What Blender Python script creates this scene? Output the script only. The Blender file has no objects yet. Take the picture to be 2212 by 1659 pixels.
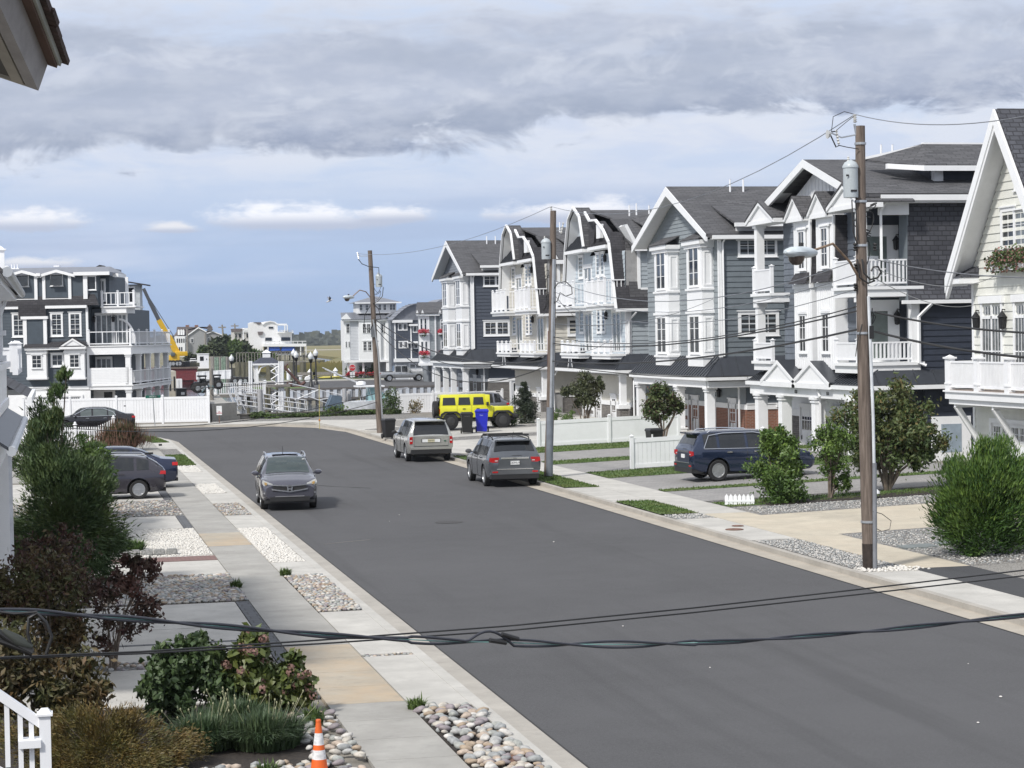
import bpy, bmesh, math, random
from mathutils import Vector, Matrix, noise
random.seed(7)
R=math.radians
SC=bpy.context.scene; COL=SC.collection
# ---------------------------------------------------------------- camera
F,ROLL,EYE,CX,CY=4411.,.018,5.3,1106.,829.5      # focal length in photo units, roll, eye height
PITCH=R(1.322); YAW=R(12.549)
cam=bpy.data.cameras.new('camera'); co=bpy.data.objects.new('camera',cam); COL.objects.link(co)
cam.sensor_width=36; cam.lens=F/2212*36; cam.clip_start=.3; cam.clip_end=9000
co.matrix_world=Matrix.Translation((0,0,EYE))@Matrix.Rotation(-YAW,4,'Z')@Matrix.Rotation(R(90)-PITCH,4,'X')@Matrix.Rotation(-ROLL,4,'Z')
SC.camera=co
def ray(x,y):
    return co.matrix_world.to_3x3()@Vector((x-CX,CY-y,-F))
def at(x,y,Y):            # point seen at photo position x,y in the vertical plane at distance Y
    d=ray(x,y); p=d*(Y/d.y); return Vector((p.x,p.y,p.z+EYE))
def atz(x,y,z=0):
    d=ray(x,y); p=d*((z-EYE)/d.z); return Vector((p.x,p.y,z))
# ---------------------------------------------------------------- sky and sun
SUN_EL,SUN_ROT=R(46),R(-128)      # sun to the left of the street, a little behind the viewer
w=bpy.data.worlds.new('World'); SC.world=w; w.use_nodes=True
nt=w.node_tree; N=nt.nodes; Lk=nt.links; N.clear()
def nd(t,**k):
    n=N.new(t)
    for a,b in k.items():
        if a=='ins':
            for i,v in b.items(): n.inputs[i].default_value=v
        else: setattr(n,a,b)
    return n
def mth(op,a,b=None,c=None,clamp=False):
    n=N.new('ShaderNodeMath'); n.operation=op; n.use_clamp=clamp
    for i,v in enumerate((a,b,c)):
        if v is None: continue
        if isinstance(v,(int,float)): n.inputs[i].default_value=v
        else: Lk.new(v,n.inputs[i])
    return n.outputs[0]
def mixc(f,a,b):
    n=N.new('ShaderNodeMix'); n.data_type='RGBA'
    for s,v in ((n.inputs['Factor'],f),(n.inputs['A'],a),(n.inputs['B'],b)):
        if isinstance(v,(int,float)): s.default_value=v
        elif isinstance(v,tuple): s.default_value=v+(1,)
        else: Lk.new(v,s)
    return n.outputs['Result']
def sstep(v,a,b):
    n=N.new('ShaderNodeMapRange'); n.interpolation_type='SMOOTHSTEP'; n.clamp=True
    Lk.new(v,n.inputs[0])
    for i,q in ((1,a),(2,b)):
        if isinstance(q,(int,float)): n.inputs[i].default_value=q
        else: Lk.new(q,n.inputs[i])
    return n.outputs[0]
sky=nd('ShaderNodeTexSky',sky_type='NISHITA',sun_disc=False,sun_elevation=SUN_EL,sun_rotation=SUN_ROT,altitude=0,air_density=1.0,dust_density=.6,ozone_density=1.6)
tc=nd('ShaderNodeTexCoord'); sp=nd('ShaderNodeSeparateXYZ'); Lk.new(tc.outputs['Generated'],sp.inputs[0])
X,Y,Z=sp.outputs
az=mth('MULTIPLY',mth('ARCTAN2',X,Y),57.2958); el=mth('MULTIPLY',mth('ARCSINE',Z),57.2958)
def nz(sx,sy,scale,detail=5,rough=.55,off=0,dist=0):
    cb=nd('ShaderNodeCombineXYZ'); Lk.new(mth('MULTIPLY',az,sx),cb.inputs[0]); Lk.new(mth('MULTIPLY',el,sy),cb.inputs[1]); cb.inputs[2].default_value=off
    n=nd('ShaderNodeTexNoise',ins={'Scale':scale,'Detail':detail,'Roughness':rough,'Distortion':dist}); Lk.new(cb.outputs[0],n.inputs['Vector']); return n.outputs[0]
n1=nz(.09,.55,1.,6,.55,0,.3); n2=nz(.30,1.1,1.,7,.6,5,.4); n3=nz(.7,1.7,1.,6,.62,9); n4=nz(.05,.9,1.,5,.5,13)
# blue sky: deeper near the horizon haze band, paler higher
blue=mixc(.85,sky.outputs[0],(4.4,5.9,8.8)); 
lowc=mixc(sstep(el,0.,6.),(3.15,4.4,6.7),(5.9,6.7,8.2))
base=mixc(.9,blue,lowc)
# thin streaks
thin=mth('MULTIPLY',sstep(n1,.44,.66),sstep(el,.6,3.2))
c=mixc(mth('MULTIPLY',thin,.85),base,(6.1,6.7,8.1))
streak=mth('MULTIPLY',sstep(n4,.52,.66),sstep(mth('SUBTRACT',5.4,el),0.,2.2)); c=mixc(mth('MULTIPLY',streak,.45),c,(3.7,4.6,6.5))
# cumulus: azimuth, elevation, half width, height above its flat base
def cumulus(c,a0,e0,wd,ht,br=1.):
    da=mth('DIVIDE',mth('SUBTRACT',az,a0),wd); de=mth('DIVIDE',mth('SUBTRACT',el,e0),ht)
    up=mth('MAXIMUM',de,0.); dn=mth('MAXIMUM',mth('MULTIPLY',de,-3.2),0.)
    r=mth('SQRT',mth('ADD',mth('MULTIPLY',da,da),mth('ADD',mth('MULTIPLY',up,up),mth('MULTIPLY',dn,dn))))
    r=mth('ADD',r,mth('MULTIPLY',mth('SUBTRACT',n3,.5),2.2)); r=mth('ADD',r,mth('MULTIPLY',mth('SUBTRACT',n2,.5),.9))
    m=mth('MULTIPLY',sstep(r,1.15,.45),.92)
    col=mixc(sstep(de,-.12,.55),(4.9,5.4,6.7),(9.3*br,9.4*br,9.9*br)); return mixc(m,c,col)
c=cumulus(c,6.6,3.25,2.7,.62); c=cumulus(c,9.3,3.35,1.2,.5,.97); c=cumulus(c,-.6,3.25,1.7,.52,.96); c=cumulus(c,14.4,3.3,2.4,.6,.97); c=cumulus(c,21.5,3.0,1.8,.5,.9); c=cumulus(c,3.1,3.1,1.,.25,.85); c=cumulus(c,-.5,2.15,1.3,.3,.85)
# high pale veil
veil=mth('MULTIPLY',sstep(n2,.36,.62),sstep(el,3.6,5.4)); c=mixc(mth('MULTIPLY',veil,.85),c,(7.0,7.4,8.3))
# the large grey bank with a ragged lower edge
n5=nz(.42,.85,1.,8,.6,21,.5)
edge=mth('ADD',mth('MULTIPLY',mth('SUBTRACT',n5,.5),2.6),mth('MULTIPLY',az,.055)); edge=mth('ADD',edge,mth('MULTIPLY',mth('SUBTRACT',n1,.5),2.0))
lo=mth('ADD',edge,4.7); bank=sstep(el,lo,mth('ADD',lo,.55))
hi=mth('ADD',mth('MULTIPLY',mth('SUBTRACT',n2,.5),4.),8.6); bank=mth('MULTIPLY',bank,sstep(mth('SUBTRACT',hi,el),-1.1,.7))
shade=mixc(sstep(mth('SUBTRACT',el,lo),.1,1.7),(2.6,3.1,4.35),(4.5,5.0,6.2)); shade=mixc(mth('MULTIPLY',sstep(n3,.38,.66),.5),shade,(6.0,6.4,7.3))
shade=mixc(mth('MULTIPLY',sstep(n1,.42,.62),.6),shade,(3.6,4.15,5.3))
shade=mixc(mth('MULTIPLY',sstep(n5,.5,.68),.55),shade,(6.6,7.0,7.9)); c=mixc(mth('MULTIPLY',bank,.94),c,shade)
over=sstep(el,11.,22.); c=mixc(mth('MULTIPLY',over,.75),c,mixc(sstep(n1,.4,.6),(5.4,5.8,6.8),(8.6,8.8,9.2)))
bg=nd('ShaderNodeBackground',ins={'Strength':.09}); out=nd('ShaderNodeOutputWorld'); Lk.new(c,bg.inputs[0]); Lk.new(bg.outputs[0],out.inputs[0])
sl=bpy.data.lights.new('sun','SUN'); sl.energy=3.2; sl.angle=R(6); sl.color=(1,.96,.9)
so=bpy.data.objects.new('sun',sl); COL.objects.link(so)
_d=Vector((math.sin(SUN_ROT)*math.cos(SUN_EL),math.cos(SUN_ROT)*math.cos(SUN_EL),math.sin(SUN_EL))); so.rotation_euler=_d.to_track_quat('Z','Y').to_euler(); so.location=_d*80
SC.view_settings.view_transform='Standard'; SC.view_settings.look='None'; SC.view_settings.exposure=0.27; SC.view_settings.gamma=1
# ---------------------------------------------------------------- materials
MATS={}
def mat(name,col,rough=.6,metal=0,spec=.5,var=.12,vscale=3.,bump=0,bscale=40.,kind=None,p=(),coat=0,dirt=0,alpha=None):
    if name in MATS: return MATS[name]
    m=bpy.data.materials.new(name); MATS[name]=m; m.use_nodes=True; t=m.node_tree; n=t.nodes; l=t.links
    b=n['Principled BSDF']; b.inputs['Roughness'].default_value=rough; b.inputs['Metallic'].default_value=metal; b.inputs['Specular IOR Level'].default_value=spec
    b.inputs['Coat Weight'].default_value=coat; b.inputs['Coat Roughness'].default_value=.05
    g=n.new('ShaderNodeNewGeometry'); uv=n.new('ShaderNodeTexCoord')
    def noi(scale,detail=4,src=None,rg=.6):
        q=n.new('ShaderNodeTexNoise'); q.inputs['Scale'].default_value=scale; q.inputs['Detail'].default_value=detail; q.inputs['Roughness'].default_value=rg
        l.new(src or g.outputs['Position'],q.inputs['Vector']); return q.outputs[0]
    def mx(f,a,bb,bt='MIX'):
        q=n.new('ShaderNodeMix'); q.data_type='RGBA'; q.blend_type=bt
        for s,v in ((q.inputs['Factor'],f),(q.inputs['A'],a),(q.inputs['B'],bb)):
            if isinstance(v,(int,float)): s.default_value=v
            elif isinstance(v,tuple): s.default_value=v+(1,)
            else: l.new(v,s)
        return q.outputs['Result']
    def rmp(v,a,bb,o0=0.,o1=1.):
        q=n.new('ShaderNodeMapRange'); l.new(v,q.inputs[0])
        for i,x in enumerate((a,bb,o0,o1)): q.inputs[i+1].default_value=x
        return q.outputs[0]
    def dk(f): return tuple(x*f for x in col)
    c=mx(rmp(noi(vscale),.35,.65),dk(1-var),tuple(min(1,x*(1+var)) for x in col)); h=None
    if kind=='brick':
        bw,bh,c2,mo,ms=p
        q=n.new('ShaderNodeTexBrick'); l.new(uv.outputs['UV'],q.inputs['Vector']); q.inputs['Scale'].default_value=1
        q.inputs['Brick Width'].default_value=bw; q.inputs['Row Height'].default_value=bh; q.inputs['Mortar Size'].default_value=ms; q.inputs['Mortar Smooth'].default_value=.3; q.inputs['Bias'].default_value=-.1
        q.inputs['Color1'].default_value=col+(1,); q.inputs['Color2'].default_value=c2+(1,); q.inputs['Mortar'].default_value=mo+(1,)
        c=mx(.25,q.outputs[0],c,'MIX'); c=mx(rmp(noi(9),.3,.7,0,.35),c,dk(.55)); h=q.outputs['Fac']
        bn=n.new('ShaderNodeBump'); bn.inputs['Strength'].default_value=.8; bn.inputs['Distance'].default_value=.02; bn.invert=True; l.new(h,bn.inputs['Height']); l.new(bn.outputs[0],b.inputs['Normal'])
    elif kind=='peb':      # pebbles / gravel: p=(scale, colours...)
        v=n.new('ShaderNodeTexVoronoi'); v.inputs['Scale'].default_value=p[0]; l.new(g.outputs['Position'],v.inputs['Vector'])
        rr=n.new('ShaderNodeValToRGB'); rr.color_ramp.interpolation='CONSTANT'; k=len(p[1])
        sx=n.new('ShaderNodeSeparateColor'); l.new(v.outputs['Color'],sx.inputs[0]); l.new(sx.outputs[0],rr.inputs[0])
        e=rr.color_ramp.elements
        while len(e)<k: e.new(.5)
        for i,q in enumerate(p[1]): e[i].position=i/k; e[i].color=q+(1,)
        c=mx(rmp(v.outputs['Distance'],.45,.62,0,.55),rr.outputs[0],tuple(x*.35 for x in col))
        bn=n.new('ShaderNodeBump'); bn.inputs['Strength'].default_value=1; bn.inputs['Distance'].default_value=.03; bn.invert=True; l.new(v.outputs['Distance'],bn.inputs['Height']); l.new(bn.outputs[0],b.inputs['Normal'])
    elif kind=='streak':   # weathered wood: grain along z
        mp=n.new('ShaderNodeMapping'); mp.inputs['Scale'].default_value=p[0]; l.new(g.outputs['Position'],mp.inputs[0])
        q=noi(1,6,mp.outputs[0],.7); c=mx(rmp(q,.3,.7),dk(.5),p[1]); h=q
    elif kind=='asphalt':
        a=rmp(noi(90,2),.3,.7); big=rmp(noi(.12,3),.35,.65); md=rmp(noi(1.3,5),.35,.65)
        c=mx(big,dk(.84),dk(1.14)); c=mx(mx(.5,md,a),c,mx(.5,c,dk(1.5))); c=mx(rmp(noi(17,3,None,.8),.4,.6,0,.5),c,dk(1.45)); c=mx(rmp(noi(45,1),.62,.68,0,.35),c,dk(2.6))
        mp=n.new('ShaderNodeMapping'); mp.inputs['Scale'].default_value=(1.1,.05,1); l.new(g.outputs['Position'],mp.inputs[0]); c=mx(rmp(noi(1,4,mp.outputs[0]),.55,.7,0,.35),c,dk(.72)); h=a
    elif kind=='conc':
        a=rmp(noi(60,3),.3,.7); md=rmp(noi(1.1,6,None,.7),.4,.68); c=mx(mx(.35,md,a),dk(.8),dk(1.12)); c=mx(rmp(noi(.5,5,None,.7),.45,.72,0,.65),c,p[0] if p else dk(.7)); c=mx(rmp(noi(2.3,7,None,.75),.55,.78,0,.6),c,dk(.55)); h=a
    elif kind=='leaf':
        oi=n.new('ShaderNodeObjectInfo'); c=mx(rmp(noi(p[0],3),.35,.65),col,p[1]); c=mx(rmp(noi(p[0]*.35,2),.45,.7,0,p[3] if len(p)>3 else .5),c,p[2])
    if dirt: c=mx(rmp(noi(1.7,6,None,.7),.5,.8,0,dirt),c,(.12,.11,.09))
    l.new(c,b.inputs['Base Color'])
    if bump and kind!='brick' and kind!='peb':
        q=h if (h and kind in('streak','asphalt','conc')) else noi(bscale,3)
        bn=n.new('ShaderNodeBump'); bn.inputs['Strength'].default_value=bump; bn.inputs['Distance'].default_value=.01; l.new(q,bn.inputs['Height']); l.new(bn.outputs[0],b.inputs['Normal'])
    if alpha is not None: b.inputs['Alpha'].default_value=alpha
    if kind=='leaf':
        b.inputs['Subsurface Weight'].default_value=0
    return m
def emat(name,col,s):
    m=bpy.data.materials.new(name); m.use_nodes=True; b=m.node_tree.nodes['Principled BSDF']; b.inputs['Emission Color'].default_value=col+(1,); b.inputs['Emission Strength'].default_value=s; return m
WHITE=mat('white_paint',(.80,.81,.82),.5,var=.03,dirt=.06)
TRIM=mat('white_trim',(.82,.83,.84),.42,var=.02,dirt=.05)
VINYL=mat('white_vinyl',(.83,.84,.86),.35,var=.02,dirt=.05)
OFFW=mat('offwhite_siding',(.74,.745,.75),.55,var=.04)
DGREY=mat('dark_grey_siding',(.15,.175,.195),.6,var=.07)
NAVY=mat('navy_siding',(.055,.066,.09),.55,var=.08)
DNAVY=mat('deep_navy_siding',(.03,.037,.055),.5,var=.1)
LBLUE=mat('pale_blue_siding',(.46,.52,.57),.6,var=.05)
BEIGE=mat('beige_siding',(.56,.54,.485),.6,var=.05)
CREAM=mat('cream_siding',(.69,.695,.645),.6,var=.04)
LEFTN=mat('slate_blue_siding',(.06,.078,.098),.55,var=.08)
GLASS=mat('window_glass',(.022,.026,.03),.06,spec=.7,var=.3,vscale=1.5)
GLASSL=mat('curtained_window_glass',(.16,.18,.19),.12,spec=.6,var=.35,vscale=2.5)
BLIND=mat('blind_glass',(.075,.08,.085),.15,spec=.6,kind='brick',p=(3.,.075,(.05,.055,.06),(.012,.012,.014),.02))
SHING=mat('grey_shingles',(.115,.115,.122),.85,kind='brick',p=(.5,.17,(.04,.041,.046),(.015,.015,.018),.018))
SHAKE=mat('slate_shingles',(.085,.088,.103),.8,kind='brick',p=(.34,.19,(.032,.034,.043),(.008,.008,.01),.022))
DSHING=mat('charcoal_shingles',(.052,.051,.058),.85,kind='brick',p=(.34,.16,(.022,.021,.026),(.012,.012,.013),.014))
SEAM=mat('charcoal_metal_roof',(.05,.055,.065),.38,metal=.35,var=.08)
SEAMG=mat('grey_metal_roof',(.22,.23,.26),.4,metal=.4,var=.1)
BRICK=mat('red_brick',(.30,.12,.07),.85,kind='brick',p=(.22,.075,(.19,.075,.05),(.32,.28,.24),.012))
STONE=mat('stacked_stone',(.23,.215,.2),.85,kind='brick',p=(.34,.09,(.11,.10,.098),(.05,.05,.05),.01))
BLACK=mat('black_metal',(.015,.015,.016),.4,var=.1)
RUBBER=mat('tyre_rubber',(.018,.018,.019),.8,var=.15)
STEEL=mat('galvanised_steel',(.5,.52,.54),.4,metal=.7,var=.12)
CHROME=mat('chrome',(.75,.76,.78),.16,metal=1,var=.02)
WOODP=mat('weathered_pole_wood',(.12,.09,.07),.85,kind='streak',p=((22,22,1.2),(.23,.185,.155)),bump=.6)
GREYW=mat('grey_wood',(.24,.22,.2),.85,kind='streak',p=((14,14,2.),(.36,.34,.31)),bump=.5)
# ---------------------------------------------------------------- mesh builder
class MB:
    def __init__(s,o=(0,0,0),u=(1,0,0),n=(0,1,0)):
        s.v=[];s.f=[];s.fr(o,u,n)
    def fr(s,o=(0,0,0),u=(1,0,0),n=(0,1,0)):
        s.o=Vector(o);s.u=Vector(u);s.n=Vector(n);s.z=Vector((0,0,1)); return s
    def P(s,u,d,z): return s.o+s.u*u+s.n*d+s.z*z
    def add(s,pts,faces):
        k=len(s.v); s.v+= [s.P(*p) for p in pts]; s.f+=[tuple(k+i for i in f) for f in faces]; return s
    def box(s,u0,u1,d0,d1,z0,z1):
        return s.add([(u0,d0,z0),(u1,d0,z0),(u1,d1,z0),(u0,d1,z0),(u0,d0,z1),(u1,d0,z1),(u1,d1,z1),(u0,d1,z1)],[(0,3,2,1),(4,5,6,7),(0,1,5,4),(1,2,6,5),(2,3,7,6),(3,0,4,7)])
    def quad(s,*p): return s.add(p,[tuple(range(len(p)))])
    def slab(s,pts,t,ax=None):     # thick polygon; pts (u,d,z), thickness t along normal (or ax)
        a,b,c=[Vector(p) for p in (pts[0],pts[1],pts[2])]; nn=Vector(ax) if ax else (b-a).cross(c-a).normalized()
        k=len(pts); q=[Vector(p)+nn*t for p in pts]
        return s.add([tuple(p) for p in pts]+[tuple(p) for p in q],[tuple(range(k))[::-1],tuple(range(k,2*k))]+[(i,(i+1)%k,k+(i+1)%k,k+i) for i in range(k)])
    def prism(s,poly,d0,d1):       # polygon in (u,z) extruded along d
        k=len(poly)
        return s.add([(a,d0,b) for a,b in poly]+[(a,d1,b) for a,b in poly],[tuple(range(k)),tuple(range(2*k-1,k-1,-1))]+[(i,(i+1)%k,k+(i+1)%k,k+i) for i in range(k)])
    def plan(s,poly,z0,z1):        # polygon in (u,d) extruded along z
        k=len(poly)
        return s.add([(a,b,z0) for a,b in poly]+[(a,b,z1) for a,b in poly],[tuple(range(k)),tuple(range(2*k-1,k-1,-1))]+[(i,(i+1)%k,k+(i+1)%k,k+i) for i in range(k)])
    def tube(s,pts,r,n=8,r2=None,cap=True):
        pts=[Vector(p) for p in pts]; k0=len(s.v); m=len(pts); up=None; pv=[];fc=[]
        for i,p in enumerate(pts):
            d=(pts[min(i+1,m-1)]-pts[max(i-1,0)])
            if d.length<1e-9: d=Vector((0,0,1))
            d.normalize()
            if up is None: up=Vector((0,0,1)) if abs(d.z)<.9 else Vector((1,0,0))
            a=d.cross(up).normalized(); up=a.cross(d).normalized(); b=up
            rr=r if r2 is None else r+(r2-r)*i/(m-1)
            if isinstance(r,(list,tuple)): rr=r[i]
            for j in range(n):
                t=2*math.pi*j/n; pv.append(tuple(p+a*math.cos(t)*rr+b*math.sin(t)*rr))
        for i in range(m-1):
            for j in range(n): fc.append((i*n+j,i*n+(j+1)%n,(i+1)*n+(j+1)%n,(i+1)*n+j))
        if cap: fc.append(tuple(range(n))[::-1]); fc.append(tuple((m-1)*n+j for j in range(n)))
        return s.add(pv,fc)
    def lathe(s,prof,c=(0,0,0),n=16,ax='z'):
        pv=[];fc=[];m=len(prof)
        for r,z in prof:
            for j in range(n):
                t=2*math.pi*j/n; a,b=r*math.cos(t),r*math.sin(t)
                q={'z':(a,b,z),'x':(z,a,b),'y':(a,z,b)}[ax]; pv.append((c[0]+q[0],c[1]+q[1],c[2]+q[2]))
        for i in range(m-1):
            for j in range(n): fc.append((i*n+j,i*n+(j+1)%n,(i+1)*n+(j+1)%n,(i+1)*n+j))
        fc.append(tuple(range(n))[::-1]); fc.append(tuple((m-1)*n+j for j in range(n)))
        return s.add(pv,fc)
    def laps(s,rng,z0,z1,pitch=.2,t=.03,d=0):   # lap siding; rng(z)->(u0,u1)
        z=z0; 
        while z<z1-1e-4:
            zt=min(z+pitch,z1); a=rng(z) if callable(rng) else rng; b=rng(zt) if callable(rng) else rng
            s.add([(a[0],d+t,z),(a[1],d+t,z),(b[1],d+.004,zt),(b[0],d+.004,zt),(a[0],d,z),(a[1],d,z)],[(0,1,2,3),(4,5,1,0)]); z=zt
        return s
    def build(s,name,m,parent=None,smooth=False,loc=None,recalc=True,uv=True):
        me=bpy.data.meshes.new(name); me.from_pydata([tuple(v) for v in s.v],[],s.f)
        bm=bmesh.new(); bm.from_mesh(me)
        if recalc: bmesh.ops.recalc_face_normals(bm,faces=bm.faces)
        if uv:
            L=bm.loops.layers.uv.new('UVMap'); zz=Vector((0,0,1))
            for f in bm.faces:
                nn=f.normal
                if abs(nn.z)>.995: h,vv=Vector((1,0,0)),Vector((0,1,0))
                else: h=zz.cross(nn).normalized(); vv=nn.cross(h)
                for lp in f.loops: lp[L].uv=(lp.vert.co.dot(h),lp.vert.co.dot(vv))
        if smooth:
            for f in bm.faces: f.smooth=True
            for e in bm.edges:
                if len(e.link_faces)==2 and e.calc_face_angle(0)>R(smooth if smooth>1 else 38): e.smooth=False
        bm.to_mesh(me); bm.free()
        if m: me.materials.append(m)
        o=bpy.data.objects.new(name,me); COL.objects.link(o)
        if parent: o.parent=parent
        if loc: o.location=loc
        return o
def thing(name,label,cat,loc=(0,0,0),rz=0,group=None):
    o=bpy.data.objects.new(name,None); COL.objects.link(o); o.empty_display_size=.2; o.location=loc; o.rotation_euler=(0,0,rz)
    o['label']=label; o['category']=cat
    if group: o['group']=group
    return o
def tag(o,label,cat,group=None):
    o['label']=label; o['category']=cat
    if group: o['group']=group
    return o
def struct(o,kind='structure'): o['kind']=kind; return o
def copy_thing(root,loc,rz,label,group=None,scale=None):
    def rec(o,p):
        c=o.copy(); COL.objects.link(c)
        if p: c.parent=p
        for ch in list(o.children): rec(ch,c)
        return c
    c=rec(root,None); c.location=loc; c.rotation_euler=(0,0,rz); c['label']=label
    if group: c['group']=group
    if scale: c.scale=scale
    return c
# ================================================================ SETTING
ASPH=mat('asphalt',(.072,.072,.075),.9,kind='asphalt',bump=.35,spec=.3)
ASPHD=mat('dark_asphalt',(.04,.041,.044),.9,kind='asphalt',bump=.3)
CONC=mat('pale_concrete',(.50,.485,.45),.85,kind='conc',bump=.15)
CONCG=mat('grey_concrete',(.36,.35,.325),.85,kind='conc',bump=.15,p=((.24,.23,.21),))
CONCS=mat('stained_concrete',(.40,.355,.285),.85,kind='conc',bump=.15,p=((.46,.33,.2),))
CONCT=mat('tan_concrete',(.50,.45,.36),.85,kind='conc',bump=.15,p=((.52,.45,.35),))
GUT=mat('gutter_concrete',(.40,.375,.335),.85,kind='conc',bump=.15)
GUTR=mat('sandy_gutter_concrete',(.42,.38,.32),.85,kind='conc',bump=.15)
GRVG=mat('grey_gravel',(.24,.235,.225),.9,kind='peb',p=(22,((.14,.14,.14),(.24,.235,.23),(.33,.32,.3),(.2,.17,.14),(.42,.4,.37),(.19,.2,.21))))
GRVW=mat('white_gravel',(.6,.58,.54),.9,kind='peb',p=(15,((.55,.53,.49),(.7,.68,.64),(.8,.79,.76),(.48,.45,.4),(.66,.64,.6))))
GRVF=mat('fine_gravel',(.36,.345,.32),.9,kind='peb',p=(40,((.28,.27,.25),(.4,.385,.36),(.33,.31,.28),(.46,.44,.41))))
PAVER=mat('grey_pavers',(.33,.32,.31),.85,kind='brick',p=(.42,.2,(.24,.235,.23),(.16,.155,.15),.012))
PAVD=mat('dark_pavers',(.12,.125,.135),.85,kind='brick',p=(.3,.3,(.09,.095,.10),(.04,.04,.04),.012))
PAVR=mat('red_pavers',(.25,.15,.135),.85,kind='brick',p=(.2,.1,(.19,.115,.105),(.09,.07,.065),.01))
SOIL=mat('ground_soil',(.20,.185,.16),.95,var=.25,vscale=1.5,bump=.4)
MULCH=mat('dark_mulch',(.03,.024,.02),.95,var=.4,vscale=20,bump=.6)
GRASS=mat('lawn_grass',(.055,.105,.022),.8,kind='leaf',p=(2.2,(.09,.14,.03),(.14,.13,.05),.35))
WATER=mat('canal_water',(.05,.062,.07),.12,spec=.5,var=.1,bump=.5,bscale=1.2)
MARSH=mat('marsh_grass',(.20,.17,.06),.9,kind='leaf',p=(.03,(.13,.13,.045),(.27,.2,.08),.6))
MK=.981
def sheet(name,poly,z,m,kind='structure',th=.004):
    b=MB()
    zf=z if callable(z) else (lambda x,y:z)
    k=len(poly)
    b.add([(x,y,zf(x,y)) for x,y in poly]+[(x,y,zf(x,y)-th) for x,y in poly],[tuple(range(k)),tuple(range(2*k-1,k-1,-1))]+[(i,k+i,k+(i+1)%k,(i+1)%k) for i in range(k)])
    o=b.build(name,m); o['kind']=kind; return o
def rect(name,x0,x1,y0,y1,z,m,kind='structure',th=.004): return sheet(name,[(x0,y0),(x1,y0),(x1,y1),(x0,y1)],z,m,kind,th)
# land, far shore, water
land=MB()
land.plan([(-120,-60),(260,-60),(260,300),(60,300),(24,268),(19,222),(27,222),(70,222),(70,150),(26.5,150),(26.5,143.5),(13,141.5),(10,150),(9.5,210),(-2,300),(-120,300)],-4,-.03)
struct(land.build('ground',SOIL))
rect('water',-3000,4000,100,6000,-1.7,WATER,th=.01)
sheet('marsh_ground',[(40,384),(64,372),(130,380),(300,430),(1200,600),(1200,1240),(260,1240),(130,1220),(95,700),(50,430)],-.75,MARSH,th=1.2)
sheet('marsh_ground',[(90,1330),(1500,1330),(1500,2400),(-1500,2400),(-1500,1330)],-.4,MARSH,th=1.5)
sheet('far_ground',[(-70,390),(12,395),(45,440),(72,560),(80,700),(110,900),(130,1250),(-300,1250),(-300,390)],-.1,mat('sandy_soil',(.2,.18,.13),.95,kind='leaf',p=(.05,(.12,.12,.05),(.26,.23,.17),.5)),th=2)
rect('sand_bar',60,1400,1262,1300,-.5,mat('pale_sand',(.5,.46,.38),.9),th=1.3)
# road
road=[(6.25,-40)]+[(6.25,110),(5.9,114),(4.9,117.6),(3,119.4),(0,120),(-90,120),(-90,128.6),(9,128.8),(13,127.2),(15.2,123.5),(16.12,117),(16.12,-40)]
sheet('road',road,0.0,ASPH,th=.02)
def off(pts,d): # offset polyline to its left
    o=[]
    for i,p in enumerate(pts):
        a=Vector(pts[max(i-1,0)]);b=Vector(pts[min(i+1,len(pts)-1)]); t=(b-a).normalized(); o.append((p[0]-t.y*d,p[1]+t.x*d))
    return o
def band(name,pts,d0,d1,z,m,th=.004,gap=3.0):
    a=off(pts,d0);b_=off(pts,d1); mb=MB()
    for i in range(len(pts)-1):
        L=(Vector(pts[i+1])-Vector(pts[i])).length; n=max(1,round(L/gap))
        for j in range(n):
            f0=j/n+(.004/L if j else 0); f1=(j+1)/n-.004/L
            q=[Vector(a[i]).lerp(Vector(a[i+1]),f0),Vector(a[i]).lerp(Vector(a[i+1]),f1),Vector(b_[i]).lerp(Vector(b_[i+1]),f1),Vector(b_[i]).lerp(Vector(b_[i+1]),f0)]
            mb.plan([(p.x,p.y) for p in q],z-th,z)
    return struct(mb.build(name,m))
LE=[(6.25,-40),(6.25,60),(6.25,110),(5.9,114),(4.9,117.6),(3,119.4),(0,120),(-90,120)]
band('gutter',LE,0,.43,.006,GUT,th=.03); band('kerb',LE,.43,.62,.105,CONC,th=.13)
RE=[(16.12,-40),(16.12,60),(16.12,117),(15.2,123.5),(13,127.2),(9,128.8),(-90,128.6)]
band('gutter',RE,0,-.5,.006,GUTR,th=.03); band('kerb',RE,-.5,-.66,.12,GUT,th=.15)
# left side: planting strip, pavement and yards
LX0,LX1=4.79,5.64
rs0=random.Random(12)
for i in range(0):
    x=rs0.uniform(7,15.5);y=rs0.uniform(26,80);r=rs0.uniform(.15,.7); sheet('oil_stain',[(x+r*math.cos(a)*rs0.uniform(.6,1.1)*.5,y+r*math.sin(a)*rs0.uniform(.8,1.3)*2) for a in [k*.7 for k in range(9)]],.0045,mat('stained_asphalt',(.059,.059,.062),.85,kind='asphalt',bump=.3),th=.002)
def lstrip(y0,y1,m,name,kind='structure',z=.1): return rect(name,LX0,LX1,y0*MK,y1*MK,z,m,kind,th=.12)
for y0,y1,m,n in ((-40,24.1,GRVG,'gravel_bed'),(28.9,33.75,CONC,'driveway_apron'),(34.0,39.6,CONC,'driveway_apron'),(46,48.9,CONC,'driveway_apron'),(58.3,62.7,CONC,'driveway_apron'),(67.6,72,CONC,'driveway_apron'),(77.2,84.3,CONC,'driveway_apron'),(103.4,110.2,CONC,'driveway_apron')):
    lstrip(y0,y1,m,n)
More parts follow.
